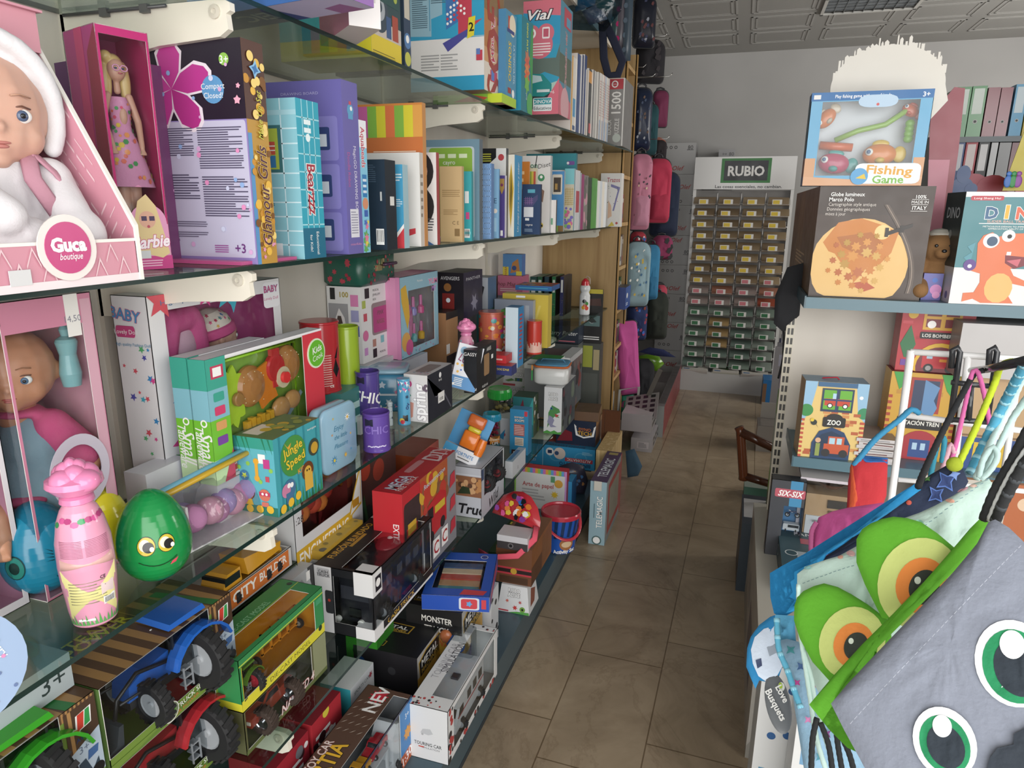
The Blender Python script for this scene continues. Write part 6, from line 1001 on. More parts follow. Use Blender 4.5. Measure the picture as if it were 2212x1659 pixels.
C('robot_reptile_box','tall white robotic reptile box at the glass edge, under the white lunch bag','toy box',(1212,939),{'*':'d4d6d8','S':'4a5258'},1174,1241,839,Z,F=robo_prints(),S_=dots(14,['3a4a50','6a3a44','2a3038','6a7a6a'],.12,seed=6))
P=V((-.99,0,Z)); P=P+V((0,1,0))*S(P,(0,1,0),px=1155)
rb=C('robot_reptile_box','white robotic reptile box standing behind the tin, beneath the sloping one','toy box',P,{'*':'c8cacc','S':'5a6064'},.17,.13,838,Z,F=robo_prints()); hb=rb['dims'][2]
def trap(P,w,d,h,label,k=.72,F=(),S_=(),yaw=0,name='robot_reptile_box'):
    b=MB(); a=w*(1-k)/2; c=d*(1-k)/2
    lo=[(-w/2,-d/2,0),(w/2,-d/2,0),(w/2,d/2,0),(-w/2,d/2,0)]; hi=[(-w/2+a,-d/2+c,h),(w/2-a,-d/2+c,h),(w/2-a,d/2-c,h),(-w/2+a,d/2-c,h)]
    b.add(lo+hi,[(3,2,1,0),(4,5,6,7),(0,1,5,4),(1,2,6,5),(2,3,7,6),(3,0,4,7)],'d2d4d6')
    sl=math.hypot(h,c); f=FR(lo[0],(1,0,0),(0,c,h),w,sl); b.pt(f,F)
    f=FR(lo[1],(0,1,0),(-a,0,h),d,math.hypot(h,a)); b.pt(f,S_)
    return tag(b.build(name,None,T(P.x-w/2,P.y+d/2,P.z,yaw)),label,'toy box')
tf=[('t','ROBO',.5,.84,.17,'f0f0f0',{'b':.07,'o':'2a2c30','ow':.12,'fit':.3}),('t','ALIVE',.5,.64,.17,'f0f0f0',{'b':.07,'o':'2a2c30','ow':.12,'fit':.3}),('p',[(.1,.3),(.3,.42),(.4,.32),(.2,.24)],'5a8a4a'),('r',.4,.28,.62,.46,'3a6a3a'),('c',.5,.37,.08,'2a5a8a'),('p',[(.68,.3),(.9,.4),(.85,.26)],'5a8a4a'),('r',.02,.03,.42,.14,'b83a44'),('p',[(.6,0),(1,0),(.97,.2),(.8,.1)],'4a9a3f')]
pr_=rb.matrix_basis.translation; trap(V((pr_.x+.085,pr_.y-.075,Z+hb+.001)),.19,.15,.10,'white sloping-sided robotic reptile box stacked on another near the green-lidded jar',F=tf,S_=[('t','DISCOVER',.5,.6,.14,'6a3a3a',{'fit':.5}),('p',[(.1,0),(.95,0),(.9,.15)],'4a9a3f')])
P=onZ(1212,939,Z); rh=S(P,(0,0,1),py=839)
t=thing('lunch_bag','white lunch bag with a blue lid and orange zip, on the tall reptile box','bag',T(P.x-.075,P.y+.10,Z+rh+.0015,6))
b=MB(); b.rbox(-.085,-.075,0,.085,.075,.085,.03,'d0d2d0:g',n=5); b.build('bag_body',t); b=MB(); b.rbox(-.087,-.077,.085,.087,.077,.094,.031,'c8622a:m',n=5); b.build('zip_band',t); b=MB(); b.rbox(-.082,-.072,.094,.082,.072,.102,.03,'4a8ab0:m',n=5); b.build('lid',t)
b=MB(); b.tube([(-.06,0,.10),(-.05,0,.115),(.05,0,.115),(.06,0,.10)],.006,'4a8ab0:m',8,flat=.4); b.build('handle',t); b=MB(); b.box(-.094,-.07,.02,-.088,-.06,.07,'2f9a4a'); b.box(-.094,-.07,.07,-.088,-.06,.095,'e0903a'); b.build('zip_pull',t)
C('robot_reptile_box','narrow white robotic reptile box with green foot, next to the oak side panel','toy box',V((-.80,3.47,Z)),{'*':'d0d2d4','S':'52585c'},.06,.3,.30,0,F=[('p',[(0,0),(1,0),(1,.07),(0,.1)],'4a9a3f'),('p',[(.2,.3),(.8,.4),(.6,.2)],'4a8a4a'),('t','12',.5,.85,.05,'4a4a4a')],S_=dots(16,['3a4044','6a5a5a','2a2e30','7a3a3a'],.14,seed=8)+[('r',0,.9,1,1,'b0b2b4')])
C('puzzle_box','navy wizard-themed puzzle box with white script lying under the glass','game box',V((-.84,3.84,.745)),{'*':'1f2a3c','T':'26344a'},.2,.2,.10,0,F=[('t','Harry Potter',.5,.6,.25,W,{'sh':.3}),('l',.1,.05,.9,.2,1,'c86a7a')])
C('toy_box','dark stacked cartons under the navy puzzle box','toy box',V((-.84,3.84,Z)),{'*':'4a4e54','F':'5a6064'},.2,.25,.30,0,F=[('r',.1,.1,.8,.4,'3a4a3a'),('r',.1,.5,.9,.9,'6a5a5a')])
C('game_box','pale green white-edged box lying crooked just below the glass','game box',V((-.83,3.33,.70)),{'*':'d0d4d0','T':'3f9a4a'},.18,.14,.05,0,F=[('l',.1,.3,.6,.6,1,'8a8a8a')])
C('toy_box','carton under the pale green crooked box','toy box',V((-.87,3.34,Z)),{'*':'8a8e90'},.14,.12,.258,0)
C('dinosaur_pack','tall black dinosaur figure pack with a silver emblem by the oak side panel','toy pack',V((-.735,3.98,.728)),{'*':'181717'},.12,.02,.32,0,F=[('r',0,.92,1,1,'c8b82a'),('p',[(.1,.7),(.3,.82),(.9,.84),(.95,.7)],'4a2a24'),('c',.25,.68,.1,'6a6a6a'),('r',.1,.32,.9,.52,'5a7a7a'),('c',.5,.42,.14,'9aa8a8'),('p',[(.3,.42),(.5,.5),(.75,.4),(.5,.38)],'2a3030'),('l',.1,.06,.9,.14,2,W)])
C('toy_box','tall dark clear-fronted box supporting the dinosaur figure pack','toy box',V((-.735,3.98,0)),{'*':'3a3c3a','F':'4a4e48'},.12,.08,.727,0,F=[('r',.1,.8,.6,.98,'a8b03a'),('r',.65,.78,.95,.95,'b8a87a'),('r',.1,.3,.9,.75,'5a5e58')])
# ================= plinth =================
Z=.12
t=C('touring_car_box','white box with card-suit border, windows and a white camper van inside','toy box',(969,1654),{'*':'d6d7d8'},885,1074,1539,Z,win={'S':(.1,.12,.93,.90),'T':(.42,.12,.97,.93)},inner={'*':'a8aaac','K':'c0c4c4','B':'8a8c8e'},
  F=[('t','TOURING CAR',.48,.30,.075,'2c2c30',{'b':.03,'fit':.7}),('t','SIMULATION',.55,.23,.035,'6a6a70',{'fit':.45}),('r',.24,.225,.38,.245,'c83a2a'),('p',[(.3,.5),(.36,.58),(.55,.6),(.62,.52),(.5,.48)],'b8babc'),('c',.35,.48,.03,'a8aaac')],
  S_=dots(14,['2a2a2e','b83a3a'],.05,(.01,.02,.08,.98),seed=2)+dots(14,['2a2a2e','b83a3a'],.04,(.1,.02,.95,.1),seed=3),
  T_=[('t','TOURING CAR',.2,.5,.17,'a8a8ac',{'rot':90,'fit':.42,'b':.02}),('t','SIMULATION',.34,.55,.09,'3a3a3e',{'rot':90,'fit':.36})]+dots(16,['2a2a2e','b83a3a'],.03,(.02,.01,.98,.1),seed=4)+dots(12,['2a2a2e','b83a3a'],.03,(.02,.94,.98,.99),seed=5))
w,d,h=t['dims']; pickup(t,MX.Translation((-w*.02,.0,.004)),min(d*.8,w*1.95),'cfd2d4:g','rv')
P=V((-.70,1.36,Z)); 
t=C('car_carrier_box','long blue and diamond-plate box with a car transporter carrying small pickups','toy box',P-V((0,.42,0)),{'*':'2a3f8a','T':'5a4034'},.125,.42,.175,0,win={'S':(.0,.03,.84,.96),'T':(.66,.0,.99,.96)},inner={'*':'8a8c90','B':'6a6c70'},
  S_=[('r',.84,0,1,1,'2a7ac0'),('r',.84,.0,1,.22,'b8562a'),('t','3+',.93,.8,.09,W),('t','1:30',.91,.13,.15,W,{'b':.06,'fit':.12,'rot':10,'o':'c8283a'}),('s',.93,.5,.13,'d8902a',9,.6),('r',0,.965,1,1,'2a2c4a')],
  T_=[('t','INERTIA',.33,.32,.2,'f0b82a',{'rot':90,'b':.07,'o':'1a1a1e','fit':.4}),('t','TOY CAR',.12,.4,.12,'e8e0d8',{'rot':90,'b':.05,'o':'a82a2a','fit':.24}),('s',.4,.92,.22,'c8283a',11,.6),('t','NEW',.4,.92,.09,W,{'rot':90,'b':.05})]+[('p',[(x,y),(x+.05,y+.012),(x+.1,y+.03),(x+.05,y+.018)],'c8b8a8') for x in (.05,.2,.35,.5) for y in (.6,.66,.72,.78,.84)])
w,d,h=t['dims']; b=MB(MX.Translation((w*.25,0,0)))
b.box(-.03,-d*.46,.05,.025,d*.28,.056,'c0c4c8:g'); b.box(-.03,-d*.46,.105,.025,d*.22,.111,'c0c4c8:g')
for y in (-.4,-.2,.0,.2): b.box(.02,y*d,.05,.026,y*d+.006,.108,'c8ccd0:g')
X_(-.03,.028,[(d*.26,.03),(d*.26,.12),(d*.31,.15),(d*.36,.14),(d*.38,.03)],'c8ccd0:g',b); b.build('transporter',t)
for y in (-.38,-.28,-.05,.05,.18,.30): MB(MX.Translation((w*.25,0,0))).wheel((.02,y*d,.028),.02,.014,rim='c8c8c8:s',n=14).build('wheel',t)
for y,z,c in ((-.02,.112,'d8941c:g'),(.17,.112,'b81f2c:g'),(-.22,.112,'2a7ac8:g')):
    q=thing('toy_pickup','x','x'); bpy.data.objects.remove(q)
    o=bpy.data.objects.new('toy_pickup',None); COL.objects.link(o); o.parent=t; pickup(o,MX.Translation((w*.25,y*d+.0,z)),.075,c)
MM=[('r',.0,.0,1,1,'1a1a1c')]
def metal(P,w,d,h,label,front=False,mt=False,yaw=0):
    lg=lambda x,y,s_,r:[('p',[(x-s_*.9,y-s_*.4),(x-s_,y+s_*.3),(x-s_*.3,y+s_*.5),(x+s_,y+s_*.45),(x+s_*.95,y-s_*.35)],'b8902a'),('p',[(x-s_*.85,y-s_*.35),(x-s_*.93,y+s_*.25),(x-s_*.3,y+s_*.43),(x+s_*.93,y+s_*.38),(x+s_*.88,y-s_*.3)],'1a1a1c'),('t','METAL',x,y+s_*.12,s_*.3,'e8e6e0',{'b':.07,'fit':s_*1.5}),('t','MACHINES',x,y-s_*.18,s_*.2,'c8a03a',{'b':.06,'fit':s_*1.5})]
    F_=[('r',0,0,1,1,'1c1b1c'),('r',0,.35,1,.62,'c8962a'),('t','MONSTER',.55,.84,.13,'d8d4cc',{'b':.06,'fit':.55}),('t','TRUCK',.55,.70,.13,'d8d4cc',{'b':.06,'fit':.45}),('t','WARS',.72,.52,.15,'d85a2a',{'b':.08,'fit':.35}),('r',.0,.0,1,.3,'b8b4ac'),('p',[(.3,.35),(.6,.4),(.5,0)],'d8d4cc'),('c',.8,.2,.09,'3a3a3e'),('p',[(.5,.15),(.9,.3),(.95,.15)],'6a4a8a')] if mt else [('r',0,0,1,1,'222024')]+dots(8,['3a3a3e','4a3a2a'],.1,seed=4)
    return C('metal_truck_box',label,'toy box',P,{'*':'19191b'},w,d,h,0,yaw=yaw,F=F_,S_=[('r',0,0,1,1,'a8a6a2'),('r',0,.35,1,.6,'c8962a')]+lg(.5,.74,.45,0)+[('p',[(.1,.1),(.4,.4),(.9,.3),(.9,.1)],'5a4a7a'),('c',.3,.15,.12,K),('c',.7,.15,.12,K)],T_=lg(.35,.7,.3,0)+lg(.25,.2,.18,0))
P=V((-.752,1.50,Z)); metal(P,.20,.16,.172,'black toy truck box with a gold badge, against the car transporter box')
P=V((-.68,1.70,Z)); P=P+V((0,1,0))*S(P,(0,1,0),px=999); metal(P,.18,.17,.235,'black monster truck box with orange bands and a gold badge',mt=True)
mw=P
t=thing('loose_toy_pack','crumpled clear pack with blue and orange figures between the two black boxes','toy pack',T(-.70,1.67-.02,Z)); b=MB(); b.rbox(-.06,-.025,0,.06,.025,.19,.01,'e8ecee:v'); b.build('clear_pack',t); b=MB(); b.ell((.0,0,.13),(.03,.014,.03),'2a5aa8:g'); b.ell((-.03,0,.15),(.02,.012,.022),'c86a3a:g'); b.ell((.02,0,.07),(.03,.014,.03),'4a4e58:g'); b.build('figures',t)
C('toy_box','small white and turquoise carton behind the car transporter box','toy box',V((-.86,1.33,Z)),{'*':'2a9aa8','S':'c8ccd0','T':'d0d4d6'},.09,.12,.17,0,S_=[('t','SPORTS CARS',.5,.85,.06,'3a4a4a'),('r',.3,.3,.6,.7,'c8903a'),('s',.85,.85,.09,'a83a4a',6,.5)])
for k,(y,c,lb) in enumerate(((1.02,'a82430','red boxed toy under the lowest glass shelf, with white scribbled print'),(1.16,'b82a34','second red boxed toy under the lowest glass, with green figures'))):
    C('toy_box',lb,'toy box',V((-.86,y,Z)),{'*':c,'T':'8a1f2a'},.12,.125,.2,0,S_=[('l',.1,.6,.8,.8,2,W)]+dots(12,['2a9a2a','d8d8d0','3a1a1c','d8c83a'] if k else ['e8e0e0','3a1a1c','6a6a70'],.1,seed=k+3))
t=C('toy_box','green box with dark figures standing behind the black armoured truck box','toy box',V((-.875,1.50,Z)),{'*':'2f8a1f','S':'26701a'},.1,.1,.3,0,F=dots(10,['16301a','1a4a8a'],.12,seed=2))
# ---- things along the aisle edge of the plinth
tb=trap(onZ(1143,1331,Z)+V((0,0,.0005)),.118,.12,.10,'white sloping robotic reptile box at the plinth edge with small animal pictures',k=.8,F=[('t','ROBO',.5,.82,.15,'f0f0f0',{'b':.07,'o':'2a2c30','ow':.12,'fit':.36}),('t','ALIVE',.5,.66,.15,'f0f0f0',{'b':.07,'o':'2a2c30','ow':.12,'fit':.38}),('s',.3,.42,.08,'c85a4a',6,.4),('s',.7,.42,.08,'b84a4a',6,.4),('s',.55,.2,.1,'c83a3a',6,.5),('c',.78,.17,.1,'6a9a3a'),('c',.78,.17,.04,K),('r',.03,.03,.35,.08,'b83a44'),('p',[(.35,0),(1,0),(.98,.1),(.6,.07)],'4a9a3f')],S_=[('p',[(.2,.2),(.4,.8),(.8,.6),(.6,.2)],'8a4a3a')])
P=onZ(1143,1331,Z)
kb=C('kraft_display_box','large brown kraft display box with slanted clear window on the sloping reptile box','toy box',V((P.x-.0,P.y+.02,Z+.102)),{'*':'9a5f34','S':'8a5026','T':'7a4a2a','F':'6a4028'},.13,.27,.14,0,S_=[('r',0,.0,.5,.5,'5a3420'),('r',.5,.1,.95,.9,'7a4a2a')],F=[('r',0,.25,1,.45,'b8343f'),('r',0,.3,1,.4,'2a1c1c'),('c',.5,.35,.09,'b8902a'),('r',.1,.02,.9,.2,'4a3020')],T_=[('p',[(.1,.1),(.6,.3),(.6,.9),(.1,.9)],'2a1c18'),('r',.5,.8,.6,.88,W)])
C('camera_box','white and black camera picture box resting on the kraft box front','box',V((P.x-.01,P.y+.0,Z+.2435)),{'*':'c0c0c4','F':'3a3638'},.11,.08,.05,0,F=[('r',0,.55,1,1,'c0c0c4'),('c',.45,.28,.2,'6a6668'),('c',.45,.28,.12,'1a1a1c')])
t=thing('child_pouch','red and blue half-moon child pouch with colourful patches, pink strap hanging down','bag',T(P.x-.09,P.y+.11,Z+.297,-22,-24)); 
hm=[(-.11,0),(-.105,.03),(-.08,.075),(-.04,.1),(0,.108),(.04,.1),(.08,.07),(.105,.03),(.11,0)]
def puff(poly,th,col,M,name,parent,nr=5,edge=None):
    if nr<8 and len(poly)>8 and th>.03: nr=9
    W_=.18 if col.endswith(':m') else .05
    b=MB(M); n=len(poly); c=V((sum(p[0] for p in poly)/n,sum(p[1] for p in poly)/n,0)); vs=[]
    for s_ in (1,-1):
        vs.append((c.x,c.y,s_*th))
        for k in range(1,nr+1):
            q=k/nr; z=s_*th*math.sqrt(max(0,1-q**3.2)); vs+=[(c.x+(p[0]-c.x)*q,c.y+(p[1]-c.y)*q,z+s_*th*W_*(1-q**4)*2*noise.noise(V((p[0]*q*14+th*50,p[1]*q*9,len(poly))))) for p in poly]
    m=1+nr*n; fs=[]
    for s_ in (0,1):
        o=s_*m
        for i in range(n):
            f=(o,o+1+i,o+1+(i+1)%n); fs.append(f if s_==0 else f[::-1])
            for k in range(nr-1):
                f=(o+1+k*n+i,o+1+(k+1)*n+i,o+1+(k+1)*n+(i+1)%n,o+1+k*n+(i+1)%n); fs.append(f if s_==0 else f[::-1])
    b.add(vs,fs,col,True); return b.build(name,parent) if name else b
MV=MX.Rotation(math.pi/2,4,'X')
puff(hm,.022,'b8242e:g',MV,'pouch_body',t)
b=MB(MV)
R=random.Random(3)
for k in range(26):
    x=R.uniform(-.08,.08); y=R.uniform(.015,.09*(1-(x/.11)**2)); b.add([(x+.012*math.cos(j*1.05)*R.uniform(.6,1.4),y+.011*math.sin(j*1.05),.0225+.0003*k-.16*(x*x+ (y-.05)**2)) for j in range(6)],[(0,1,2,3,4,5)],R.choice(['d8b82a:g','e8e8e8:g','1c1c20:g','2a6ac0:g','d84a8a:g','e07a2a:g','8a3a9a:g']))
b.build('patches',t)
b=MB(); b.tube([(.10,-.01,.01),(.12,-.03,-.03),(.09,-.06,-.10),(.0,-.085,-.135),(-.06,-.08,-.13)],.011,'d84a5f:m',8,flat=.15); b.build('strap',t)
# blue tray box on the monster truck box
zt=Z+.2355
t=C('activity_tray_box','bright blue tray box with red shield badge lying across the black truck boxes','toy box',V((mw.x+.075,mw.y+.03,zt)),{'*':'1f4ab0','T':'1f50b8'},.20,.26,.05,0,yaw=14,win={'T':(.12,.15,.85,.8)},inner='2a3a5a',film='f0f0f0:w',
  F=[rr(.55,.1,.85,.9,'c8d0dc',.05,.1),rr(.58,.18,.82,.82,'c83a44',.04,.1),('s',.7,.5,.2,'5a9ad0',5,.6),('r',.88,.2,.95,.8,'c83a44')],S_=[('p',[(.1,.2),(.9,.3),(.85,.8),(.15,.7)],'c8344a')],T_=[('c',.8,.9,.06,'c8d0dc'),('c',.8,.9,.05,'2a3a8a'),('p',[(.55,.03),(.9,.03),(.95,.12),(.6,.14)],'c83a44')])
w,d,h=t['dims']; b=MB(); 
for k,c in enumerate(('2a9aa8','c89a6a','c84a3a','d8c8a8','3a5a8a')): b.box(-w*.32,-d*.3+k*d*.12,.02,w*.3,-d*.3+(k+.9)*d*.12,.034+.002*k,c)
b.build('booklets',t)
C('dog_print_box','white packet with black spots under the blue tray box','toy box',V((-.655,mw.y+.185,Z)),{'*':'c8ccd0'},.08,.07,.20,0,F=dots(8,['2a2a2c','d8d83a'],.12,seed=3),S_=dots(8,['2a2a2c','5a5a5c'],.12,seed=5))
# bucket
P=onZ(1203,1196,Z)+V((0,.05,0)); t=thing('toy_bucket','blue activity bucket with a red lid and handle at the plinth edge','bucket',T(P.x,P.y,Z)); r0=abs(S(P,(1,0,0),px=1233))*1.3; h=S(P,(0,0,1),py=1100)
r1=r0*1.3; pr=[(r0*.9,0),(r0,.006),(r1*.97,h*.86),(r1,h*.9)]; b=MB(); b.lathe(pr,'1f52b0:g',36); A=az_to_cam(P)
for k in range(7): wrap(b,pr,[(-.008,0),(.004,0),(.012,.09),(.0,.09)],'16325a:g',A-60+k*22,h*.42,.001,4)
for q,c in ((disc(.03,.028),'a86a3a:g'),(disc(.022,.014),'d8b890:g'),(disc(.02,.01,12,0,.024),'3a5ab0:g')): wrap(b,pr,q,c,A+24,h*.28,.0016 if c[0]!='d' else .002,4)
wtext(b,pr,'Activity Set',W,.017,A+18,h*.10,4,e=.002,off=.05,fit=.095)
b.build('bucket_body',t); b=MB(); b.lathe([(r1*1.0,h*.88),(r1*1.06,h*.89),(r1*1.06,h*.97),(r1*1.02,h),(r1*.97,h*.99),(r1*.94,h*.955),(.0005,h*.95)],'b8283a:g',36); b.build('lid',t)
b=MB(); b.tube([(r1*1.03*math.cos(a)+.0,r1*1.08*math.sin(a)-.0,h*.86-abs(math.sin((a-math.radians(A-60))/1.0))*h*.42) for a in [math.radians(A-60)+math.pi*k/14 for k in range(15)]],.007,'c0303f:g',8,flat=.45); b.build('handle',t)
C('craft_book_box','white craft set with a multicoloured border and red title','game box',(1222,1107),{'*':'c8303f','S':'b82a3a','F':'d8d8d6','T':'c82f3a'},1111,.05,1020,Z,F=stripes(['e0a03a','8ac04a','5a9ad0','c86ab0']*5,0,.88,1,1)+[('r',0,0,.03,1,'8ac04a'),('r',.97,0,1,1,'c890d0'),('t','Arte de papel',.46,.6,.11,'b84a4a',{'b':.04,'fit':.6}),('l',.15,.2,.6,.5,4,'b0b0b0'),('c',.85,.68,.1,'d8a03a'),('s',.78,.4,.1,'e8c02a',8,.5),('c',.8,.14,.08,K),('r',.7,.7,.78,.85,'5a9a6a')])
C('dough_set_box','green dough set box with yellow edges lying in front of the craft set','toy box',V((-.745,2.56,Z)),{'*':'2f5a34','T':'26401f','F':'3a7a3a'},.10,.12,.075,0,F=[('r',.4,.2,.9,.7,'c8b03a'),('s',.3,.5,.2,'c84a3a',8,.6),('t','Play',.3,.5,.2,W)],T_=[('r',.3,.3,.8,.8,'c8d0c8'),('r',.1,.1,.3,.3,'d8c83a')])
C('toy_box','dark green dough box with a red round badge nearer the kraft box','toy box',V((-.755,2.36,Z)),{'*':'2a4a2a'},.10,.13,.05,0,F=[('c',.6,.5,.35,'b83a3a'),('t','Dough',.6,.5,.3,W)])
t=thing('toy_clay_lump','teal plastic scoop beside the craft set','toy',T(-.79,2.70,Z)); puff([(-.02,0),(-.025,.06),(0,.08),(.025,.06),(.02,0)],.015,'2a9a8a:g',MV,'scoop',t)
C('storage_box','bright blue book box right of the craft set','box',V((-.655,2.96,Z)),{'*':'2a8ac0','S':'24609a'},.03,.1,.14,0)
t=thing('toy_pouch','dark crinkled bag of autumn leaf pattern stuffed behind the bucket','bag',T(-.70,3.14,Z,20)); puff([(-.08,0),(-.09,.08),(-.06,.15),(0,.17),(.06,.15),(.085,.07),(.07,0)],.045,'2c2a3a:s',MV,'pouch_body',t)
b=MB(MV); R=random.Random(7)
for k in range(24):
    x=R.uniform(-.06,.06); y=R.uniform(.02,.14); b.add([(x+.01*math.cos(j*1.25),y+.01*math.sin(j*1.25),.047-3.2*(x*x+(y-.08)**2)+.001*k*.1) for j in range(5)],[(0,1,2,3,4)],R.choice(['8a5a2a','c8903a','2a5a8a','5a3a2a','d8d0c8']))
b.build('print',t)
# bingo + tech boxes, plank, tele box
P=onX(1284,1018,-.645); 
C('game_carton','plain pile of flat cartons carrying the blue bingo box','box',V((-.665,P.y+.01,Z)),{'*':'3a4450','S':'2a3038'},.33,.22,P.z-Z-.001,0)
bg_=C('game_box','large sky blue bingo game box lying upside down, white and red lettering','game box',P,{'*':'2a94cc','T':'2a88b8','F':'2f9cd4'},1134,.30,973,0,F=[('o',.45,.6,.3,.34,'52b0dc'),('o',.8,.5,.25,.29,'52b0dc'),('t','BINGO LOTTO',.72,.18,.17,'1c2a5a',{'rot':180,'b':.05,'fit':.44}),('r',.58,.32,.97,.5,'c83a4a'),('t','AUTOMATIC',.775,.41,.13,W,{'rot':180,'b':.05,'fit':.34}),('c',.36,.7,.19,W),('c',.5,.66,.28,'e8d8cc'),('r',.33,.62,.39,.78,'1f3a6a'),('c',.46,.66,.1,'3a5a8a'),('t','ABC',.13,.4,.12,W,{'rot':180}),('t','123',.13,.22,.12,W,{'rot':180}),('r',.255,0,.265,1,'9ad4ec'),('l',.82,.7,.97,.85,3,'9ad4ec')],T_=[('t','AUTOMATIC',.6,.2,.12,'c83a4a',{'rot':180,'fit':.5,'b':.04}),('t','BINGO LOTTO',.6,.05,.1,'1c2a5a',{'rot':180,'fit':.5}),('c',.3,.4,.2,'c84a4a')])
wb,db,hb2=bg_['dims']
tb_=C('toy_box','navy and tan robotic dinosaur box with horned gold badge, on the bingo box','toy box',P+V((-.01,.05,hb2+.001)),{'*':'1c2a44','S':'9a7044','T':'7a5a3a'},.22,.2,.14,0,F=[('p',[(.45,.85),(.55,.7),(.9,.7),(1,.85),(.95,.4),(.7,.3),(.5,.4)],W),('p',[(.5,.75),(.95,.75),(.9,.45),(.7,.36),(.55,.45)],'1c2a44'),('t','TECH',.72,.5,.16,'d8a02a',{'b':.07}),('t','DYNO',.72,.66,.12,'c86a2a',{'b':.07}),('p',[(.02,.1),(.2,.6),(.4,.5),(.42,.15)],'8a2430')],S_=[('r',.05,.1,.95,.8,'6a4a34')])
C('box','brown carton with a clear slanted lid on the navy dinosaur box','box',P+V((-.0,.06,hb2+.142)),{'*':'8a6844','T':'5a4030','F':'6a4c34'},.13,.18,.05,0,yaw=6)
C('timber_block','squared pine timber block with glued layers, at the end of the plinth','timber',V((-.535,3.30,Z)),{'*':'pine','F':'pine'},.075,.36,.19,0,F=[('r',.3,0,.31,1,'8a6a3a'),('r',.6,0,.61,1,'8a6a3a')])
C('magnet_box','tall pale blue and purple magnetic board box standing on the floor against the plinth','game box',V((-.478,2.885,0)),{'*':'8fb0bc','S':'8a8f90','T':'4a3a5e'},.075,.42,.31,0,roll=0,F=[('t','TELEMAGIC',.6,.52,.45,W,{'rot':90,'b':.05,'o':'3a6a70','fit':.5}),('c',.5,.07,.3,'4a6a6a'),('c',.5,.07,.22,W),('l',.25,.3,.32,.8,1,'5a7a84')],
  S_=[('r',.12,.1,.9,.9,'a83a3a'),('r',.2,.2,.82,.8,'8a8678'),('r',.0,.0,1,.06,'7a8a90'),('r',.92,.0,1,1,'a83a3a')],T_=[('t','TELEMAGIC',.5,.45,.5,'d8e0e8',{'rot':90,'b':.04,'fit':.6}),('r',.2,.88,.8,.96,'a89a5a')])
C('price_tag','white paper price tag tucked at the top of the magnetic board box','tag',V((-.50,2.875,.27)),{'*':'c8c4b8'},.035,.002,.045,0)
# ================= far end: workbook rack =================
Y0=6.0
a=onY(1478,800,Y0); bR=onY(1722,340,Y0); XL,XR=-.395,.345
rk=thing('workbook_rack','white wire rack of exercise booklets with a green and black sign, against the back wall','display rack',T(0,0,0))
MB().box(-.425,5.93,.0,.345,6.32,.17,'a9a9a7:s').build('base',rk)
b=MB()
for x in (XL,XR+.01): b.box(x-.012,6.06,.17,x+.012,6.09,1.91,'d0d0ce:s')
b.box(XL-.01,6.09,.17,XR+.02,6.1,1.66,'6f6c68'); b.build('frame',rk)
b=MB().box(XL-.01,6.03,1.665,XR+.02,6.05,1.915,'c4c4c2:g'); f=FR((XL-.01,6.0295,1.665),(1,0,0),(0,0,1),XR-XL+.03,.25)
b.pt(f,[('r',.27,.2,.76,.95,'2c7a36'),('r',.30,.27,.73,.88,'26282e'),('t','RUBIO',.515,.575,.30,'e0e0de',{'b':.1,'fit':.36}),('t','Las cosas esenciales, no cambian.',.55,.09,.1,'2f3033',{'fit':.66,'b':.03})]); b.build('sign',rk)
rows=[1.60-.0895*k for k in range(16)]; cw=(XR-XL)/4; R=random.Random(3)
ORD=['top','second','third','fourth','fifth','sixth','seventh','eighth','ninth','tenth','eleventh','twelfth','thirteenth','fourteenth','fifteenth','bottom']; CN=['leftmost','second','third','rightmost']
for i,z in enumerate(rows):
    b=MB(); b.tube([(XL,6.03,z-.045),(XR,6.03,z-.045)],.003,'d8d8d6:s',6); 
    for j in range(1,4): b.tube([(XL+j*cw,6.02,z-.04),(XL+j*cw,6.02,z+.03),(XL+j*cw,6.09,z+.04)],.003,'d8d8d6:s',6)
    b.build('wire_shelf',rk)
    for j in range(4):
        x=XL+cw*(j+.5)+R.uniform(-.006,.006); c=R.choice(['9a8465','a08a6a','8f7a5e']) if i<8 else (R.choice(['a89a94','9a8a84','a8705a']) if i<10 else R.choice(['75877a','6d8076','7f8a80'])) 
        if (i,j) in ((9,3),): c='a04a34'
        if i in (11,12,13) and j==1: c='a88a5a'
        o=bpy.data.objects.new('exercise_booklets',None); b=MB()
        M_=MX.Rotation(math.radians(-62),4,'X')
        for q in range(3): b.box(-cw*.44+R.uniform(-.006,.006),-.02+.004*q,-.008*q-.004,cw*.44+R.uniform(-.006,.006),.085,-.008*q,[c,'c4c2be',c][q],M=M_@MX.Rotation(math.radians(R.uniform(-3,3)),4,'Z')) 
        o=b.build('exercise_booklets',None,T(x,6.035,z-.02+.01)); o.matrix_basis=T(x,5.985,z-.035)@MX.Rotation(math.radians(62+28),4,'X')@MX.Rotation(0,4,'X')
        tag(o,'exercise booklets in the %s row, %s column of the wall rack'%(ORD[i],CN[j]),'booklets','exercise booklets in the wall rack')
        tc_='d8b81a' if i<7 or (i==7 and j<2) else ('c86a74' if i<10 else '1f6a3a')
        b=MB(); px_=x-.01+R.uniform(-.01,.01); b.box(px_-.036,5.952,z-.052,px_+.036,5.956,z-.014,'d8d8d4'); b.box(px_-.03,5.9515,z-.048,px_+.018,5.952,z-.019,tc_); b.build('price_tag',rk)
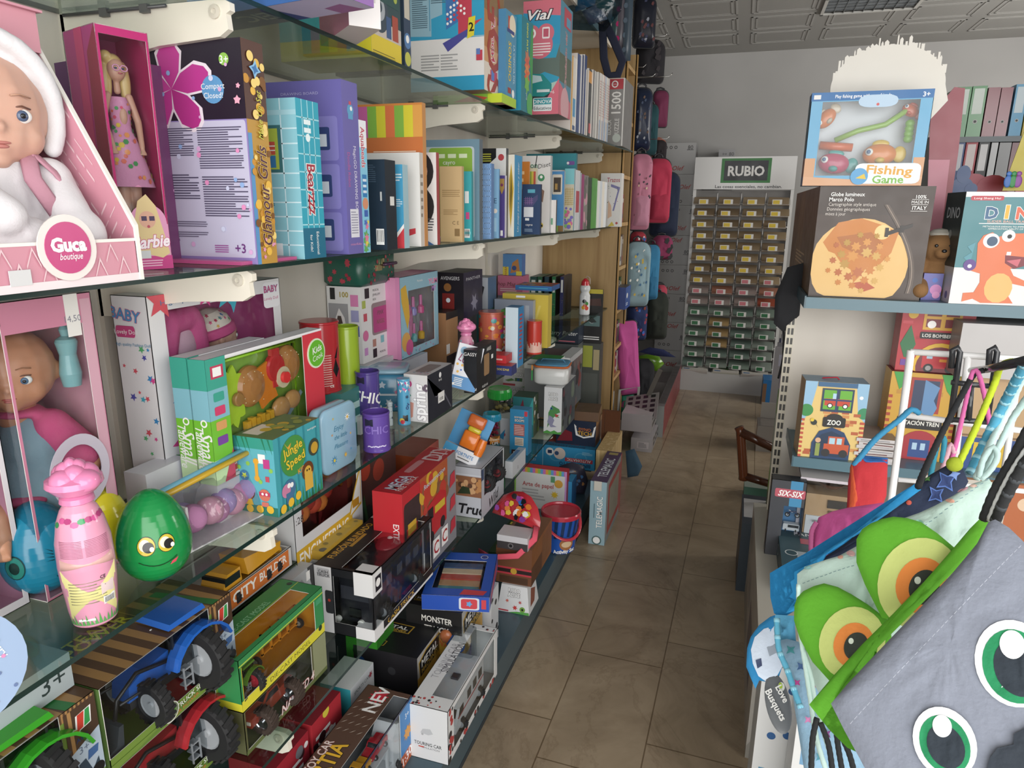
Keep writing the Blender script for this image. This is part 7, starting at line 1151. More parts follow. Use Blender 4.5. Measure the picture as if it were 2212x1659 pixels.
for k,(x,c,lb) in enumerate(((-.28,'b0aca6','white drawing booklets with a figure in the rack base, left'),(-.03,'a8a89a','drawing booklets with green picture in the middle of the rack base'),(.2,'9c9690','grey booklets in the rack base, right'))):
    b=MB(); b.box(-.11,-.09,0,.11,.09,.02,c); b.box(-.10,-.085,.02,.105,.095,.028,'b8b4ac'); f=FR((-.1,-.085,.0282),(1,0,0),(0,1,0),.2,.18); b.pt(f,[('p',[(.2,.3),(.4,.8),(.8,.6),(.6,.2)],['4a4a4a','3a5a2a','6a6a66'][k]),('c',.5,.7,.1,['a83a2a','c84a3a','8a8a84'][k]),('r',.05,.02,.3,.1,'2a5a94')])
    tag(b.build('drawing_booklets',None,T(x,6.02,.175,3*k-3,12)),lb,'booklets')
# paper cartons
cx=[1446,1448,1445,1454,1456,1467,1475,1462]; PB='stacked white paper cartons by the back wall'
for k,x in enumerate(cx):
    P=onY(x,600,6.34); P.z=.02+.257*k
    P=P+V((1,0,0))*S(P,(1,0,0),px=x)
    C('paper_carton','white paper carton, '+['lowest','second from the floor','third from the floor','fourth from the floor','fifth from the floor','sixth from the floor','seventh from the floor','topmost'][k]+' in the stack beside the rack','carton',V((P.x+.145,6.34,.257*k)),{'*':'a6a6a6','S':'98989a'},.29,.3,.255,0,
      F=[('t','80',.85,[.3,.5,.85,.8,.45,.82,.4,.86][k],.13,'3a3a3a',{'b':.03}),('r',.75,[.2,.4,.75,.7,.35,.72,.3,.77][k],.94,[.22,.42,.77,.72,.37,.74,.32,.79][k],'3a3a3a'),('t','Olef',.5,[.5,.88,.3,.2,.85,.25,.6,.2][k],.15,'a8322a',{'sh':.3,'b':.04}),('s',.3,[.5,.88,.3,.2,.85,.25,.6,.2][k],.08,'a8322a',4,.3)]+[('o',.15+.14*q,[.88,.2,.85,.8,.1,.85,.12,.86][k],.03,.05,'3a3a3a') for q in range(3)],S_=[('t','Olef',.5,.7,.12,'a8322a',{'sh':.3}),('r',.3,.2,.7,.4,'7a7a7a')],group=PB)
for k in range(8): C('paper_carton','white paper carton in the rear stack between carton pile and rack, '+ORD[7-k] .replace('top','first').replace('eighth','lowest')+' from above','carton',V((-.11,6.36,.25*k)),{'*':'9a9a9c'},.13,.27,.248,0,F=[('t','80',.8,.85,.12,'3a3a3a'),('o',.3,.85,.03,.05,'3a3a3a'),('o',.45,.85,.03,.05,'3a3a3a')],group='rear paper cartons')
# ================= backpacks =================
def bagshape(w,h,top=.35,n=6):
    P=[]; rt=min(w*top,h*.4); rb=min(w*.16,h*.16)
    for cx_,cy_,r,a0 in ((w/2-rt,h-rt,rt,0),(-w/2+rt,h-rt,rt,90),(-w/2+rb,rb,rb,180),(w/2-rb,rb,rb,270)):
        for k in range(n): a=math.radians(a0+90*k/(n-1)); P.append((cx_+r*math.cos(a),cy_+r*math.sin(a)))
    return P
def backpack(x0,y0,x1,y1,Y,col,label,yaw=25,th=.07,pocket=None,prints=None,handle=True,top=.35,roll=0,strap=None):
    c=onY((x0+x1)/2,y1,Y); A=V((math.cos(math.radians(yaw)),math.sin(math.radians(yaw)),0)); w=abs(S(onY(x0,(y0+y1)/2,Y),(1,0,0),px=x1)); h=abs(S(c,(0,0,1),py=y0))
    t=thing('backpack',label,'backpack',MX.Translation(c)@MX.Rotation(math.radians(yaw),4,'Z')@MX.Rotation(math.radians(roll),4,'Y')); w=w/math.cos(math.radians(yaw))*.96
    puff(bagshape(w,h,top),th,col,MV,'bag_body',t,6)
    b=MB(MV); pts=[(x*1.0,y,0) for x,y in bagshape(w*.995,h,top)]; b.tube(pts,.005,'15171b' if not strap else strap,6,closed=True); b.build('piping',t)
    if pocket: puff([(x,y+h*.06) for x,y in bagshape(w*.72,h*.42,.3)],.03,pocket,MV@MX.Translation((0,0,th*.75)),'front_pocket',t,5)
    if prints:
        b=MB(MV); R=random.Random(int(x0)); cols,n,s_=prints
        for k in range(n):
            x=R.uniform(-.36,.36)*w; y=R.uniform(.1,.88)*h; q=max(abs(2*x/w),abs(2*y/h-1)); z=th*math.sqrt(max(0,1-q**3.2))+.002
            b.add([(x+s_*w*math.cos(j*1.2)*(1 if j%2 else .6),y+s_*w*math.sin(j*1.2),z) for j in range(5)],[(0,1,2,3,4)],R.choice(cols))
        b.build('print',t)
    if handle: b=MB(MV); b.tube([(-.03,h*.98,-.02),(-.025,h*1.05,-.02),(0,h*1.08,-.02),(.025,h*1.05,-.02),(.03,h*.98,-.02)],.006,strap or '1a1c22',6,flat=.5); b.build('handle',t)
    return t
bk=[(1366,-8,1412,104,4.9,'141826:s','black shiny wrapped backpack hanging highest, with faded letters',dict(prints=(['2a3050','5a2a2c','8a8e9a'],16,.09))),
(1372,86,1432,180,5.1,'17151b:m','black backpack hanging below the topmost wrapped one',dict(prints=(['241c22'],10,.1))),
(1408,195,1440,275,5.3,'6c2244:m','small plum coloured bag with long pink straps against the wall',dict(th=.04)),
(1362,190,1402,325,4.8,'14203a:s','navy backpack in clear film, upper middle of the hanging row',dict(prints=(['5a4030','8a8e96','2a3a5a'],18,.08))),
(1386,225,1416,335,5.2,'15434a:m','dark teal backpack next to the film-wrapped navy one',dict()),
(1408,302,1436,352,5.5,'221c20:m','small black bag with orange edging above the coral backpack',dict(strap='a84a2a')),
(1357,332,1400,497,4.75,'b87088:m','pale pink backpack with little animal pattern and rainbow charm',dict(pocket='b87a92:m',prints=(['2a2430','7a3a4a','d8c8a0'],26,.06))),
(1390,342,1443,482,5.1,'b82a48:m','coral red backpack with a white label patch',dict(th=.08,pocket='a82440:m')),
(1402,372,1462,510,5.5,'16233c:m','dark navy backpack partly behind the coral one',dict(pocket='14203a:m')),
(1346,522,1398,662,4.75,'86a4ae:m','pale blue backpack with white daisies and lettering',dict(th=.08,prints=(['e8e8e0','c8a83a','3a6a94'],20,.06))),
(1384,528,1418,650,4.95,'2a78a4:m','bright blue backpack behind the pale blue daisy one',dict(pocket='246c96:m')),
(1360,500,1392,545,4.9,'a82a38:m','red backpack top with blue dots above the pale blue one',dict(prints=(['2a5aa8','e0e0e0'],12,.09))),
(1406,508,1450,560,5.4,'8a2c54:m','dark pink backpack with black ear-like bows',dict(prints=(['1a1a1c'],6,.16))),
(1412,615,1436,668,5.2,'b83a50:m','coral and teal small backpack over the olive one',dict(prints=(['1f6a70'],6,.3))),
(1392,632,1438,732,5.0,'20261e:m','dark olive backpack with a small white label',dict(pocket='1c221a:m')),
(1352,652,1394,735,4.85,'1b2c5c:m','blue patterned backpack hanging under the daisy one',dict(prints=(['a83a5a','3a6ac8','8a3a2a'],14,.09))),
(1338,692,1382,852,4.65,'c44a94:m','hot pink folded backpack near the bookcase, lower row',dict(th=.07,handle=False,top=.2,roll=-6)),
(1366,776,1407,876,4.9,'1a1b20:m','black soft bag below the hot pink backpack',dict(handle=False)),
(1336,845,1366,905,4.7,'1f7a5e:m','teal and plum straps of a bag at the bottom of the row',dict(prints=(['6a2c4a'],5,.3),handle=False,th=.03))]
for r in bk: backpack(*r[:7],**r[7])
for k,o in enumerate([x for x in COL.objects if x.name.startswith('backpack')]): o['group']='backpacks hanging beyond the bookcase'
# coral label etc
for (x,y,Y,c) in ((1434,440,4.98,'d8d0d0'),(1407,700,4.9,'c8c8c0')):
    P=onY(x,y,Y); 
b=MB(); 
hk=thing('hook_panel','tall grey slatted panel with chrome hooks that carry the backpacks','display panel',T(-.90,4.64,0))
MB().box(-.02,0,0,.0,1.6,2.75,'8f8d8a').build('panel',hk)
for k,(x,y) in enumerate(((1405,40),(1412,10),(1436,78),(1390,145),(1410,165),(1446,165),(1440,300))):
    P=onY(x,y,5.0); b=MB(); b.tube([(0.0,P.y-4.64,P.z),(P.x+.90,P.y-4.64,P.z),(P.x+.92,P.y-4.64,P.z+.02)],.003,'b8b8b6:c',6); b.build('hook',hk)
t=thing('sun_cap','folded dark blue brimmed hat beside the lower carton stack','hat',MX.Translation(onY(1418,760,4.9))); puff([(-.13,-.01),(-.05,.03),(.05,.02),(.14,-.03),(.02,-.03)],.02,'1a2450:m',MV,'brim',t)
t=thing('crinkly_bag','lime green crinkled plastic bag below the folded blue hat','bag',MX.Translation(onY(1404,795,4.95))); puff([(-.09,0),(-.1,.08),(-.03,.10),(.06,.09),(.1,.04),(.05,-.02)],.04,'5a8a1a:g',MV,'bag_body',t)
# things over the top shelf
t=thing('clear_tote','clear plastic tote with blue and teal folded things hanging from the board shelf','bag',MX.Translation(onY(1285,72,3.4)+V((0,-.02,0)))); puff([(-.13,.02),(-.14,.2),(.13,.2),(.12,.08),(.05,0)],.045,'9ab4c4:v',MV,'tote_body',t); puff([(-.09,.09),(-.1,.22),(.02,.24),(.03,.12)],.035,'1f7a9c:m',MV,'blue_cloth',t); puff([(.0,.07),(.0,.2),(.09,.2),(.08,.09)],.03,'1f6a64:m',MV,'teal_cloth',t); puff([(-.02,.03),(-.06,.09),(.02,.12),(.06,.05)],.03,'8a8490:s',MV,'grey_cloth',t)
t=thing('hanging_strap','dark navy looped webbing strap hanging from the board shelf','strap',MX.Translation(onY(1322,162,3.7))); b=MB(MV); b.tube([(-.06,.26,0),(-.045,.08,0),(-.02,.0,0),(.03,.0,0),(.05,.06,0),(.0,.16,0),(-.05,.25,0)],.02,'1a2036:m',8,flat=.2); b.build('webbing',t)
for k,(x,c,lb) in enumerate(((1328,'2a4a4c:s','teal glitter pencil case hanging in film at the top'),(1338,'55505a:s','grey pencil case with bright pink hearts hanging at the top'),(1352,'3a4a58:s','slate blue pencil case hanging nearest the oak post'))):
    P=onY(x,[98,108,132][k],3.95); t=tag(thing('pencil_case',lb,'pencil case',MX.Translation(P)),group='pencil cases hanging at the top'); puff([(-.02,0),(-.02,.36),(.024,.36),(.024,0)],.03,c,MV,'case_body',t)
    b=MB(MV); 
    for q in range(5): b.add([(-.008+.012*math.cos(j*1.05),.05+.07*q+.014*math.sin(j*1.05),.031) for j in range(6)],[(0,1,2,3,4,5)],['4a8a8a:g','c02c6c:g','5a6a7a:g'][k])
    b.build('pattern',t)
# books in the bookcase
R=random.Random(12)
for zi,(z,n,h_) in enumerate(((.122,4,.2),(.442,5,.15),(.642,5,.17),(.882,5,.20),(1.152,5,.2),(1.422,4,.2))):
    for k in range(n):
        c=R.choice(['a8a49c','8a2c34','c0bcb4','3a5a3a','5a2c34','b8a8a0','7a6a60']); w_=.035
        C('book',['bookcase','book'][1]+' on the %s bookcase shelf, %s from the front post'%(['lowest','second','third','fourth','fifth','sixth'][zi],['first','second','third','fourth','fifth'][k]),'book',V((-.725,4.285+k*.06,z)),{'*':c,'S':c},.2,.045,h_*R.uniform(.85,1),0,S_=[('r',.2,.15,.8,.3,R.choice(['c8c4bc','3a3a4a','8a3a3a'])),('r',.2,.7,.8,.85,'c8c4bc')],group='books in the oak bookcase')
C('card_game_box','royal blue boxed game with white oval jutting from the bookcase','game box',onY(1344,790,4.3)+V((0,0,.0)),{'*':'22408c','S':'1c3678','T':'5a5c64'},.11,.1,.14,0,F=[('c',.3,.6,.22,'d8d8d8',.6),('r',.2,.12,.5,.25,'c8d0e0')]) if 0 else C('card_game_box','royal blue boxed game with a white oval, jutting from the bookcase','game box',V((-.66,4.36,.884)),{'*':'22408c','S':'2a4a94','T':'5a5c64'},.13,.2,.14,0,F=[('c',.3,.6,.22,'d8d8d8',.6)],S_=[('c',.3,.6,.2,'d8d8d8',.6),('l',.1,.15,.5,.3,2,'c8d0e0')])
# floor things on the left
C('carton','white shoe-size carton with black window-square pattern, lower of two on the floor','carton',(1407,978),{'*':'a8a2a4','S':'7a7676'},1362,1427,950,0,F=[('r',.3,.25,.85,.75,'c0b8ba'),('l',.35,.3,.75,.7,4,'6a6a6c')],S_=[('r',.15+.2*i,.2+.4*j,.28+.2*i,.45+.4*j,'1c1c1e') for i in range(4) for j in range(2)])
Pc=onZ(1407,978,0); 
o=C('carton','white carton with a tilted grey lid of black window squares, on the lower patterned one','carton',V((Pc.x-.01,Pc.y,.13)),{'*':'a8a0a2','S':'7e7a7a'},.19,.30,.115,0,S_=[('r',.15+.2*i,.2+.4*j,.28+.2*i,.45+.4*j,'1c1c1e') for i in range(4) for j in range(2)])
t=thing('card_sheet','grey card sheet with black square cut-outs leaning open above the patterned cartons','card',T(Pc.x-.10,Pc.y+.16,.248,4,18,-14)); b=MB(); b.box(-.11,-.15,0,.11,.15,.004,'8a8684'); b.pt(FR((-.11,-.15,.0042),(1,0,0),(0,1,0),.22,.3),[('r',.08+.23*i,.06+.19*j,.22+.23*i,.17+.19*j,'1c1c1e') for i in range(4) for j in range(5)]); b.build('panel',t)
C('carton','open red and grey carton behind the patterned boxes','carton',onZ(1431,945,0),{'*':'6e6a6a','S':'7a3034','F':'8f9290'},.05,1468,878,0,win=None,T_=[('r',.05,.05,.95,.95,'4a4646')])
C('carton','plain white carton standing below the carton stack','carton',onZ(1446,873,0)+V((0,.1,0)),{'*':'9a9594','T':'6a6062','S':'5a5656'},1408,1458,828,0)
t=C('leather_panel','rough brown leather-covered board standing on edge by the bookcase','board',V((-.545,3.62,0)),{'*':'5f3418:m'},.10,.018,.43,0,F=[('r',.15,.0,.17,1,'3a2010'),('c',.3,.55,.08,'4a5a60')])
t=thing('cloth_bag','small slate blue cloth bag slumped behind the leather board','bag',MX.Translation(onZ(1364,1040,0)+V((0,.05,0)))); puff([(-.03,0),(-.05,.16),(.0,.18),(.05,.08),(.03,.02)],.03,'2c4a60:m',MV,'bag_body',t)
t=thing('folding_stool','folded grey metal frame leaning behind the leather board','stool',MX.Translation(onZ(1345,985,0)+V((0,.35,0)))); b=MB(); b.tube([(-.1,0,0),(-.1,.05,.32),(.02,.1,.34),(.03,.0,0)],.009,'b8b8b4:s',8); b.build('leg',t); b=MB(); b.box(-.03,.05,.10,.0,.09,.50,'5a544c',M=MX.Rotation(.35,4,'Y')); b.build('slat',t)
# ================= right gondola (faces the camera) =================
YG=2.3; XG=.215; BL='4e7280:s'
g=thing('shelf_unit','blue-grey metal shelf unit with slotted cream upright, on the right of the aisle','shelf unit',T(0,0,0))
MB().box(XG-.01,YG+.31,.1,1.9,YG+.33,1.26,'panel').build('back_panel',g)
b=MB(); b.box(XG-.035,YG+.305,0,XG-.008,YG+.335,1.26,'cfc8b4:s'); 
for k in range(34):
    for q in (0,1): b.box(XG-.030+.012*q,YG+.3045,.06+.035*k,XG-.022+.012*q,YG+.306,.083+.035*k,'3a3834')
b.build('upright',g)
def gshelf(z,x0,name='shelf',th=.034,y0=YG):
    b=MB(); b.box(x0,y0,z-th,1.9,YG+.305,z,BL); b.box(x0-.001,y0-.001,z-th,x0+.004,YG+.305,z+.004,'3f5c68:s'); b.build(name,g)
gshelf(1.244,XG-.012); gshelf(.726,XG+.005); gshelf(.345,XG+.03); MB().box(XG,YG-.02,0,1.9,YG+.3,.09,'39525e:s').build('plinth',g)
R_=dict(side='r')
Z=1.2445; P=onY(1746,634,2.33); P.z=Z
gb=C('globe_box','dark brown illuminated globe box with a golden globe picture, on the top right shelf','box',P,{'*':'3a2d25','S':'6a4c30','T':'4a382c'},1985,1704,402,0,**R_,
  F=[('r',.0,.0,1,.75,'3f3027')]+[('p',[(.42+.44*math.cos(a*math.pi/14)*(1 if a else 1),max(.01,.30+.42*math.sin(a*math.pi/14))) for a in range(-7,22)],'e0b468'),('p',[(.08,.5),(.2,.68),(.4,.72),(.6,.66),(.74,.6),(.7,.42),(.6,.3),(.5,.28),(.45,.2),(.4,.14),(.36,.26),(.28,.3),(.2,.4),(.14,.42)],'c8782a'),('p',[(.2,.55),(.5,.6),(.62,.5),(.5,.36),(.36,.42),(.26,.46)],'b06424'),('p',[(.36,.13),(.5,.06),(.6,.1),(.5,.16)],'b8502a'),('c',.6,.6,.07,'ecc880')]
  +[('s',.42+.36*math.cos(k*2.4)*q_,.33+.36*math.sin(k*2.4)*q_,.055*(1.3-q_),['c8782a','d28c38','b8602a','cfa04a','b88a30'][k%5],7,.6) for k in range(26) for q_ in [math.sqrt((k+1)/44)]]+[('p',[(.58+.30*math.sin(2.0*t_),.84-.83*t_),(.625+.30*math.sin(2.0*t_),.84-.83*t_),(.625+.30*math.sin(2.0*(t_+.09)),.84-.83*(t_+.09)),(.58+.30*math.sin(2.0*(t_+.09)),.84-.83*(t_+.09))],c_) for t_ in [.085*j for j in range(11)] for c_ in ['54463c']]+[('p',[(.597+.30*math.sin(2.0*t_),.84-.83*t_),(.607+.30*math.sin(2.0*t_),.84-.83*t_),(.607+.30*math.sin(2.0*(t_+.085)),.84-.83*(t_+.085)),(.597+.30*math.sin(2.0*(t_+.085)),.84-.83*(t_+.085))],'8a7a6c') for t_ in [.085*j for j in range(11)]]+[('p',[(.62,.6),(.85,.68),(.85,.65),(.64,.57)],'26201c'),('r',.62,.56,.65,.64,'26201c'),('r',.74,.6,.78,.66,'26201c')]
  +[('t','Globe lumineux',.25,.93,.035,W,{'b':.04,'fit':.3}),('t','Marco Polo',.2,.885,.035,W,{'b':.04,'fit':.22}),('t','Cartographie style antique',.3,.842,.03,'d8d0c8',{'fit':.42}),('t','Données géographiques',.27,.80,.03,'d8d0c8',{'fit':.38}),('t','mises à jour',.16,.758,.03,'d8d0c8',{'fit':.18}),('t','100%',.88,.91,.03,W,{'b':.04}),('t','MADE IN',.88,.865,.025,W),('t','ITALY',.88,.815,.032,W,{'b':.04}),('r',.81,.885,.95,.888,W),('r',.81,.84,.95,.843,W),('r',.81,.785,.95,.788,W)],
  S_=[('c',.4,.55,.38,'7e5a34',1.4),('l',.3,.2,.7,.35,4,'c8a880')])
wg,dg,hg=gb['dims']; P2=onY(1733,399,2.32); P2.z=Z+hg+.0008
t=C('fishing_game_box','blue and sand fishing game box with a clear window full of toy fish','game box',P2,{'*':'2a6aa0','S':'2f5f94','F':'5fa4cc','T':'3a7ab0'},1989,.075,201,0,**R_,win={'F':(.10,.11,.90,.90)},inner={'*':'b8bcc0','K':'d0d4d8'},
  F=[('r',0,.91,1,1,'1f64a4'),('t','Play fishing game with your friends',.43,.955,.035,W,{'fit':.46,'b':.02}),('t','3+',.94,.95,.05,W,{'b':.05}),('r',.02,.93,.08,.975,'d8d8d8'),('r',.0,.0,.09,.3,'c8946a'),('r',.91,.0,1,.3,'c8946a'),('p',[(0,0),(1,0),(1,.09),(.7,.1),(.4,.07),(0,.1)],'cf9c74'),rr(.40,.83,.72,.96,'a8c4dc',.1,.05),('c',.56,.86,.015,'c84a4a')],
  S_=[('r',.1,.1,.9,.3,'8a5a4a'),('r',.1,.35,.9,.9,'3a6a7a')])
w,d,h=t['dims']
def fish(x,z,s,c,c2,rot=0):
    o=bpy.data.objects.new('toy_fish',None); COL.objects.link(o); o.parent=t; o.matrix_basis=T(x,-d/2+.032,z)@MX.Rotation(math.radians(rot),4,'Y')
    b=MB(); b.ell((0,0,0),(.040*s,.018*s,.027*s),c+':g'); b.ell((.045*s,0,0),(.016*s,.006*s,.02*s),c2+':g'); b.ell((0,0,.026*s),(.02*s,.006*s,.01*s),c2+':g'); b.ell((.0,-.012*s,-.014*s),(.012*s,.012*s,.008*s),c2+':g'); b.build('fish_body',o)
    b=MB(); b.ell((-.026*s,-.013*s,.006*s),(.009*s,.006*s,.009*s),'e8e8e4:g'); b.ell((-.028*s,-.018*s,.006*s),(.005*s,.003*s,.005*s),'2a5a8a:g'); b.build('eye',o)
fish(.045,h*.34,1.15,'e0781c','d8b02a',0); fish(-.075,h*.25,1.1,'c02a58','2a9a94',8); fish(-.11,h*.74,.8,'d8702a','c8b8a0',-50); fish(.11,h*.8,.6,'c8501c','c84a2a',30)
b=MB(MX.Translation((0,-d/2+.03,0))); b.tube([(-.08,0,h*.5),(-.02,0,h*.6),(.05,0,h*.66),(.1,0,h*.8)],.008,'8ab83a:g',8); b.tube([(-.12,0,h*.45),(-.03,0,h*.42)],.012,'d85a1c:g',8); b.build('rod',t)
b=MB(MX.Translation((w*.36,-d/2+.03,h*.58))); 
for k in range(4): b.ell((0,0,.014*k-.02),(.013,.009,.011),'6fb01c:g')
b.build('toy_worm',t)
f=FR((-w/2,-d/2-.003,0),(1,0,0),(0,0,1),w,h); b=MB(); b.pt(f,[rr(.44,.02,.98,.24,'d8e4ea',.06,.05),('t','Fishing',.72,.17,.095,'d89a2a',{'b':.07,'o':W,'rot':-3,'fit':.38}),('t','Game',.72,.07,.085,'6fb03a',{'b':.07,'o':W,'fit':.26}),('c',.48,.1,.09,'4a9ad0'),('p',[(.45,.08),(.52,.13),(.54,.07)],'d8b82a')]); b.build('logo_panel',t)
# skyline board
sp=[(-.13,0),(-.17,.04)]
for k in range(41):
    a=math.pi*(1.04-1.04*k/40); sp.append((.152*math.cos(a),.085+.112*math.sin(a)))
sp+=[(.165,.04),(.09,-.06)]
P=onY(1915,230,2.47); t=thing('skyline_cutout','white city skyline shaped card board standing behind the fishing game box','card',MX.Translation((P.x-.008,2.47,P.z-.03)))
b=MB(MV); c=(0,.06); n=len(sp); S3=1.02
b.prism([(x*S3,y*S3) for x,y in sp],.006,'d2cec4'); b.M=None; R=random.Random(8); x=-.152
while x<.15:
    w_=R.choice([.004,.006,.009,.012]); h_=R.choice([.006,.010,.014,.018,.026]) if w_<.01 else R.choice([.006,.012]); y_=.085+.112*math.sqrt(max(0,1-(min(abs(x),abs(x+w_),.151)/.152)**2)); b.prism([(x,y_-.012),(x+w_,y_-.012),(x+w_,y_+h_),(x+w_*.5,y_+h_+R.choice([0,0,.006])),(x,y_+h_)],.0050,'d2cec4',MV@MX.Translation((0,0,.0004))); x+=w_+R.choice([0,.003,.006])
b.build('board',t)
MB().box(-.05,-.004,-.46+.0,.05,.0,-.0,'c8c4ba').build('stem',t)
P=onY(2050,645,2.30); P.z=Z
t=C('dinosaur_game_box','teal and white dinosaur slide toy box with a cartoon orange dinosaur','toy box',P,{'*':'d8dada','S':'2a3a3c','T':'d8dada'},.27,.16,414,0,yaw=3,**R_,
  F=[('r',0,0,1,1,'dcdedd'),('r',0,.33,1,.955,'3f7f88'),rr(.05,.925,.35,.965,'b8303f',.02,.01),('t','Long Sheng Hui',.2,.945,.018,W,{'fit':.24}),('t','D',.26,.82,.10,'2a5a84',{'b':.14,'o':W}),('t','I',.40,.83,.11,'e0a82a',{'b':.16,'o':W}),('t','N',.54,.82,.10,'d85a3a',{'b':.14,'o':W}),('t','O',.71,.82,.10,'4a9ab0',{'b':.14,'o':W}),('t','SLIDER BALL TRACK TOY',.48,.745,.022,'e8b0a0',{'fit':.5}),('r',.16,.722,.8,.728,W),('t','METICULOUS DESIGN TO IMPROVE CHILDREN',.48,.70,.014,W,{'fit':.56}),('t','APPRECIATION ABILITY OF AESTHETIC',.48,.68,.014,W,{'fit':.46}),
   ('p',[(.16,.56),(.09,.52),(.14,.47),(.07,.42),(.14,.37)],'4a90a0'),
   ('p',[(.18,.55),(.22,.62),(.30,.65),(.36,.61),(.46,.64),(.60,.645),(.75,.64),(.84,.6),(.84,.5),(.76,.43),(.6,.36),(.52,.33),(.56,.27),(.74,.2),(.72,.17),(.55,.20),(.55,.08),(.6,.02),(.3,.015),(.22,.05),(.12,.02),(.12,.10),(.22,.11),(.26,.2),(.25,.28),(.1,.32),(.1,.35),(.2,.37)],'dd6f42'),
   ('p',[(.44+.13*math.cos(a),.155+.135*math.sin(a)) for a in [k*.45 for k in range(14)]],'e0b060'),('p',[(.45,.45),(.72,.43),(.68,.37),(.55,.33),(.46,.38)],'7a2430'),('p',[(.47,.4),(.6,.42),(.58,.35)],'c85a6a'),
   ('c',.30,.575,.075,W),('c',.31,.57,.05,'2a4a6a'),('c',.45,.62,.06,W),('c',.46,.615,.022,K),('c',.14,.355,.06,'5a3a8a'),('c',.14,.345,.02,W),('r',.46,.45,.50,.48,W)],
  S_=[('r',0,0,1,.33,'c8caca'),('t','DINO',.5,.82,.1,'c8d0d4',{'b':.06}),('c',.5,.62,.08,'8a9496')]+[('c',x,.07,.07,c) for x,c in ((.3,'b8504a'),(.55,'c89a6a'),(.8,'2a5a84'))])
t=C('small_toy_box','small violet box with a pink blob character, between globe box and dinosaur box','toy box',V((onY(1990,635,2.36).x,2.36,Z)),{'*':'4a4a9a','F':'5a5aa8'},2030,.06,590,0,**R_,F=[('c',.7,.4,.3,'c87ab8'),('c',.75,.2,.2,'d88ac0'),('c',.6,.75,.14,'3a6ac8')])
P=onY(2018,592,2.42); t=thing('teddy_bear','fluffy brown teddy bear half hidden behind the boxes','soft toy',MX.Translation((P.x,P.y,Z)))
blob('bear_body',t,[((0,0,.065),(.06,.05,.065)),((0,-.01,.15),(.052,.05,.046)),((0,-.055,.14),(.022,.018,.018)),((-.045,0,.185),(.018,.012,.018)),((.045,0,.185),(.018,.012,.018)),([(-.05,-.03,.05),(-.05,-.08,.03)],[.028,.024]),([(.05,-.03,.05),(.05,-.08,.03)],[.028,.024]),([(-.055,-.02,.1),(-.07,-.05,.07)],[.022,.018]),([(.055,-.02,.1),(.07,-.05,.07)],[.022,.018])],'8a6238:m',.005)
b=MB(); b.ell((-.018,-.055,.16),(.005,.003,.005),K+':g'); b.ell((.018,-.055,.16),(.005,.003,.005),K+':g'); b.ell((0,-.073,.146),(.007,.004,.005),K+':g'); b.build('face',t); b=MB(); b.lathe([(.03,0),(.034,.01),(.02,.02),(.0005,.024)],'b8b4a8:m',16,MX.Translation((0,0,.186))); b.build('hat',t)
t=thing('easel_panel','tall pale red folded card panels behind the fishing game, leaning back','card',T(0,0,0)); b=MB()
A1=[onY(x,y,2.66) for x,y in ((2000,520),(2010,250),(2062,188),(2085,190),(2070,330),(2040,530))]
def flat(pts,th,col,name,parent):
    b=MB(); n=(pts[1]-pts[0]).cross(pts[2]-pts[0]).normalized(); 
    if n.y>0: n=-n
    q=[p-n*th for p in pts]; N=len(pts); b.add(pts+q,[tuple(range(N)),tuple(range(N,2*N))[::-1]],col); b.add(pts+q,[(k,(k+1)%N,N+(k+1)%N,N+k) for k in range(N)],col); return b.build(name,parent)
flat(A1,.004,'8f3f4a','panel',t); flat([onY(x,y,2.655) for x,y in ((2000,530),(2006,345),(2052,345),(2030,530))],.003,'b86f80','panel',t)
# binders unit behind
u=thing('binder_shelf','dark grey metal shelf unit behind, holding two rows of ring binders','shelf unit',T(0,0,0)); YB=3.55
z1=onY(2120,295,YB).z; z2=onY(2120,420,YB).z; xa=onY(2042,300,YB).x
for z in (z1,z2,z2-.45): MB().box(xa,YB,z-.022,xa+1.1,YB+.3,z,'33424a:s').build('shelf',u)
MB().box(xa-.02,YB+.3,0,xa+1.1,YB+.32,z1+.02,'3a4248:s').build('back_panel',u); MB().box(xa-.02,YB,0,xa,YB+.3,z1+.02,'2a3238:s').build('side_panel',u)
def binder(x0,x1,yt,z,c,label,lab='c8cac6',hole=True,fl=None):
    P=onY(x0,300,YB+.01); P.z=z; P=P+V((1,0,0))*S(P,(1,0,0),px=x0)
    C('ring_binder',label,'binder',P,{'*':c},x1,.26,yt,0,**R_,F=([('r',.15,.45,.85,.95,lab)] if lab else [])+([('c',.5,.3,.16,'a8aaa8'),('c',.5,.3,.10,'1a1a1c')] if hole else [])+(fl or []),group='ring binders on the far right shelves')
for x0,x1,yt,c,lb,la in ((2052,2083,188,'1f7a34:g','bright green ring binder, left of two, upper row','c4d0c8'),(2085,2116,186,'1f7a34:g','bright green ring binder, right of two, upper row','c4d0c8'),(2119,2145,189,'7a2c3a:g','burgundy film-wrapped ring binder, left one, upper row',None),(2147,2172,189,'7a2c3a:g','burgundy film-wrapped ring binder, right one, upper row',None),(2177,2203,182,'5a9ac0','pale blue ring binder in the upper row','b8c8d0'),(2206,2235,182,'b8a02a','yellow ring binder at the right edge of the photo','c8c8b8')): binder(x0,x1,yt,z1+.001,c,lb,la)
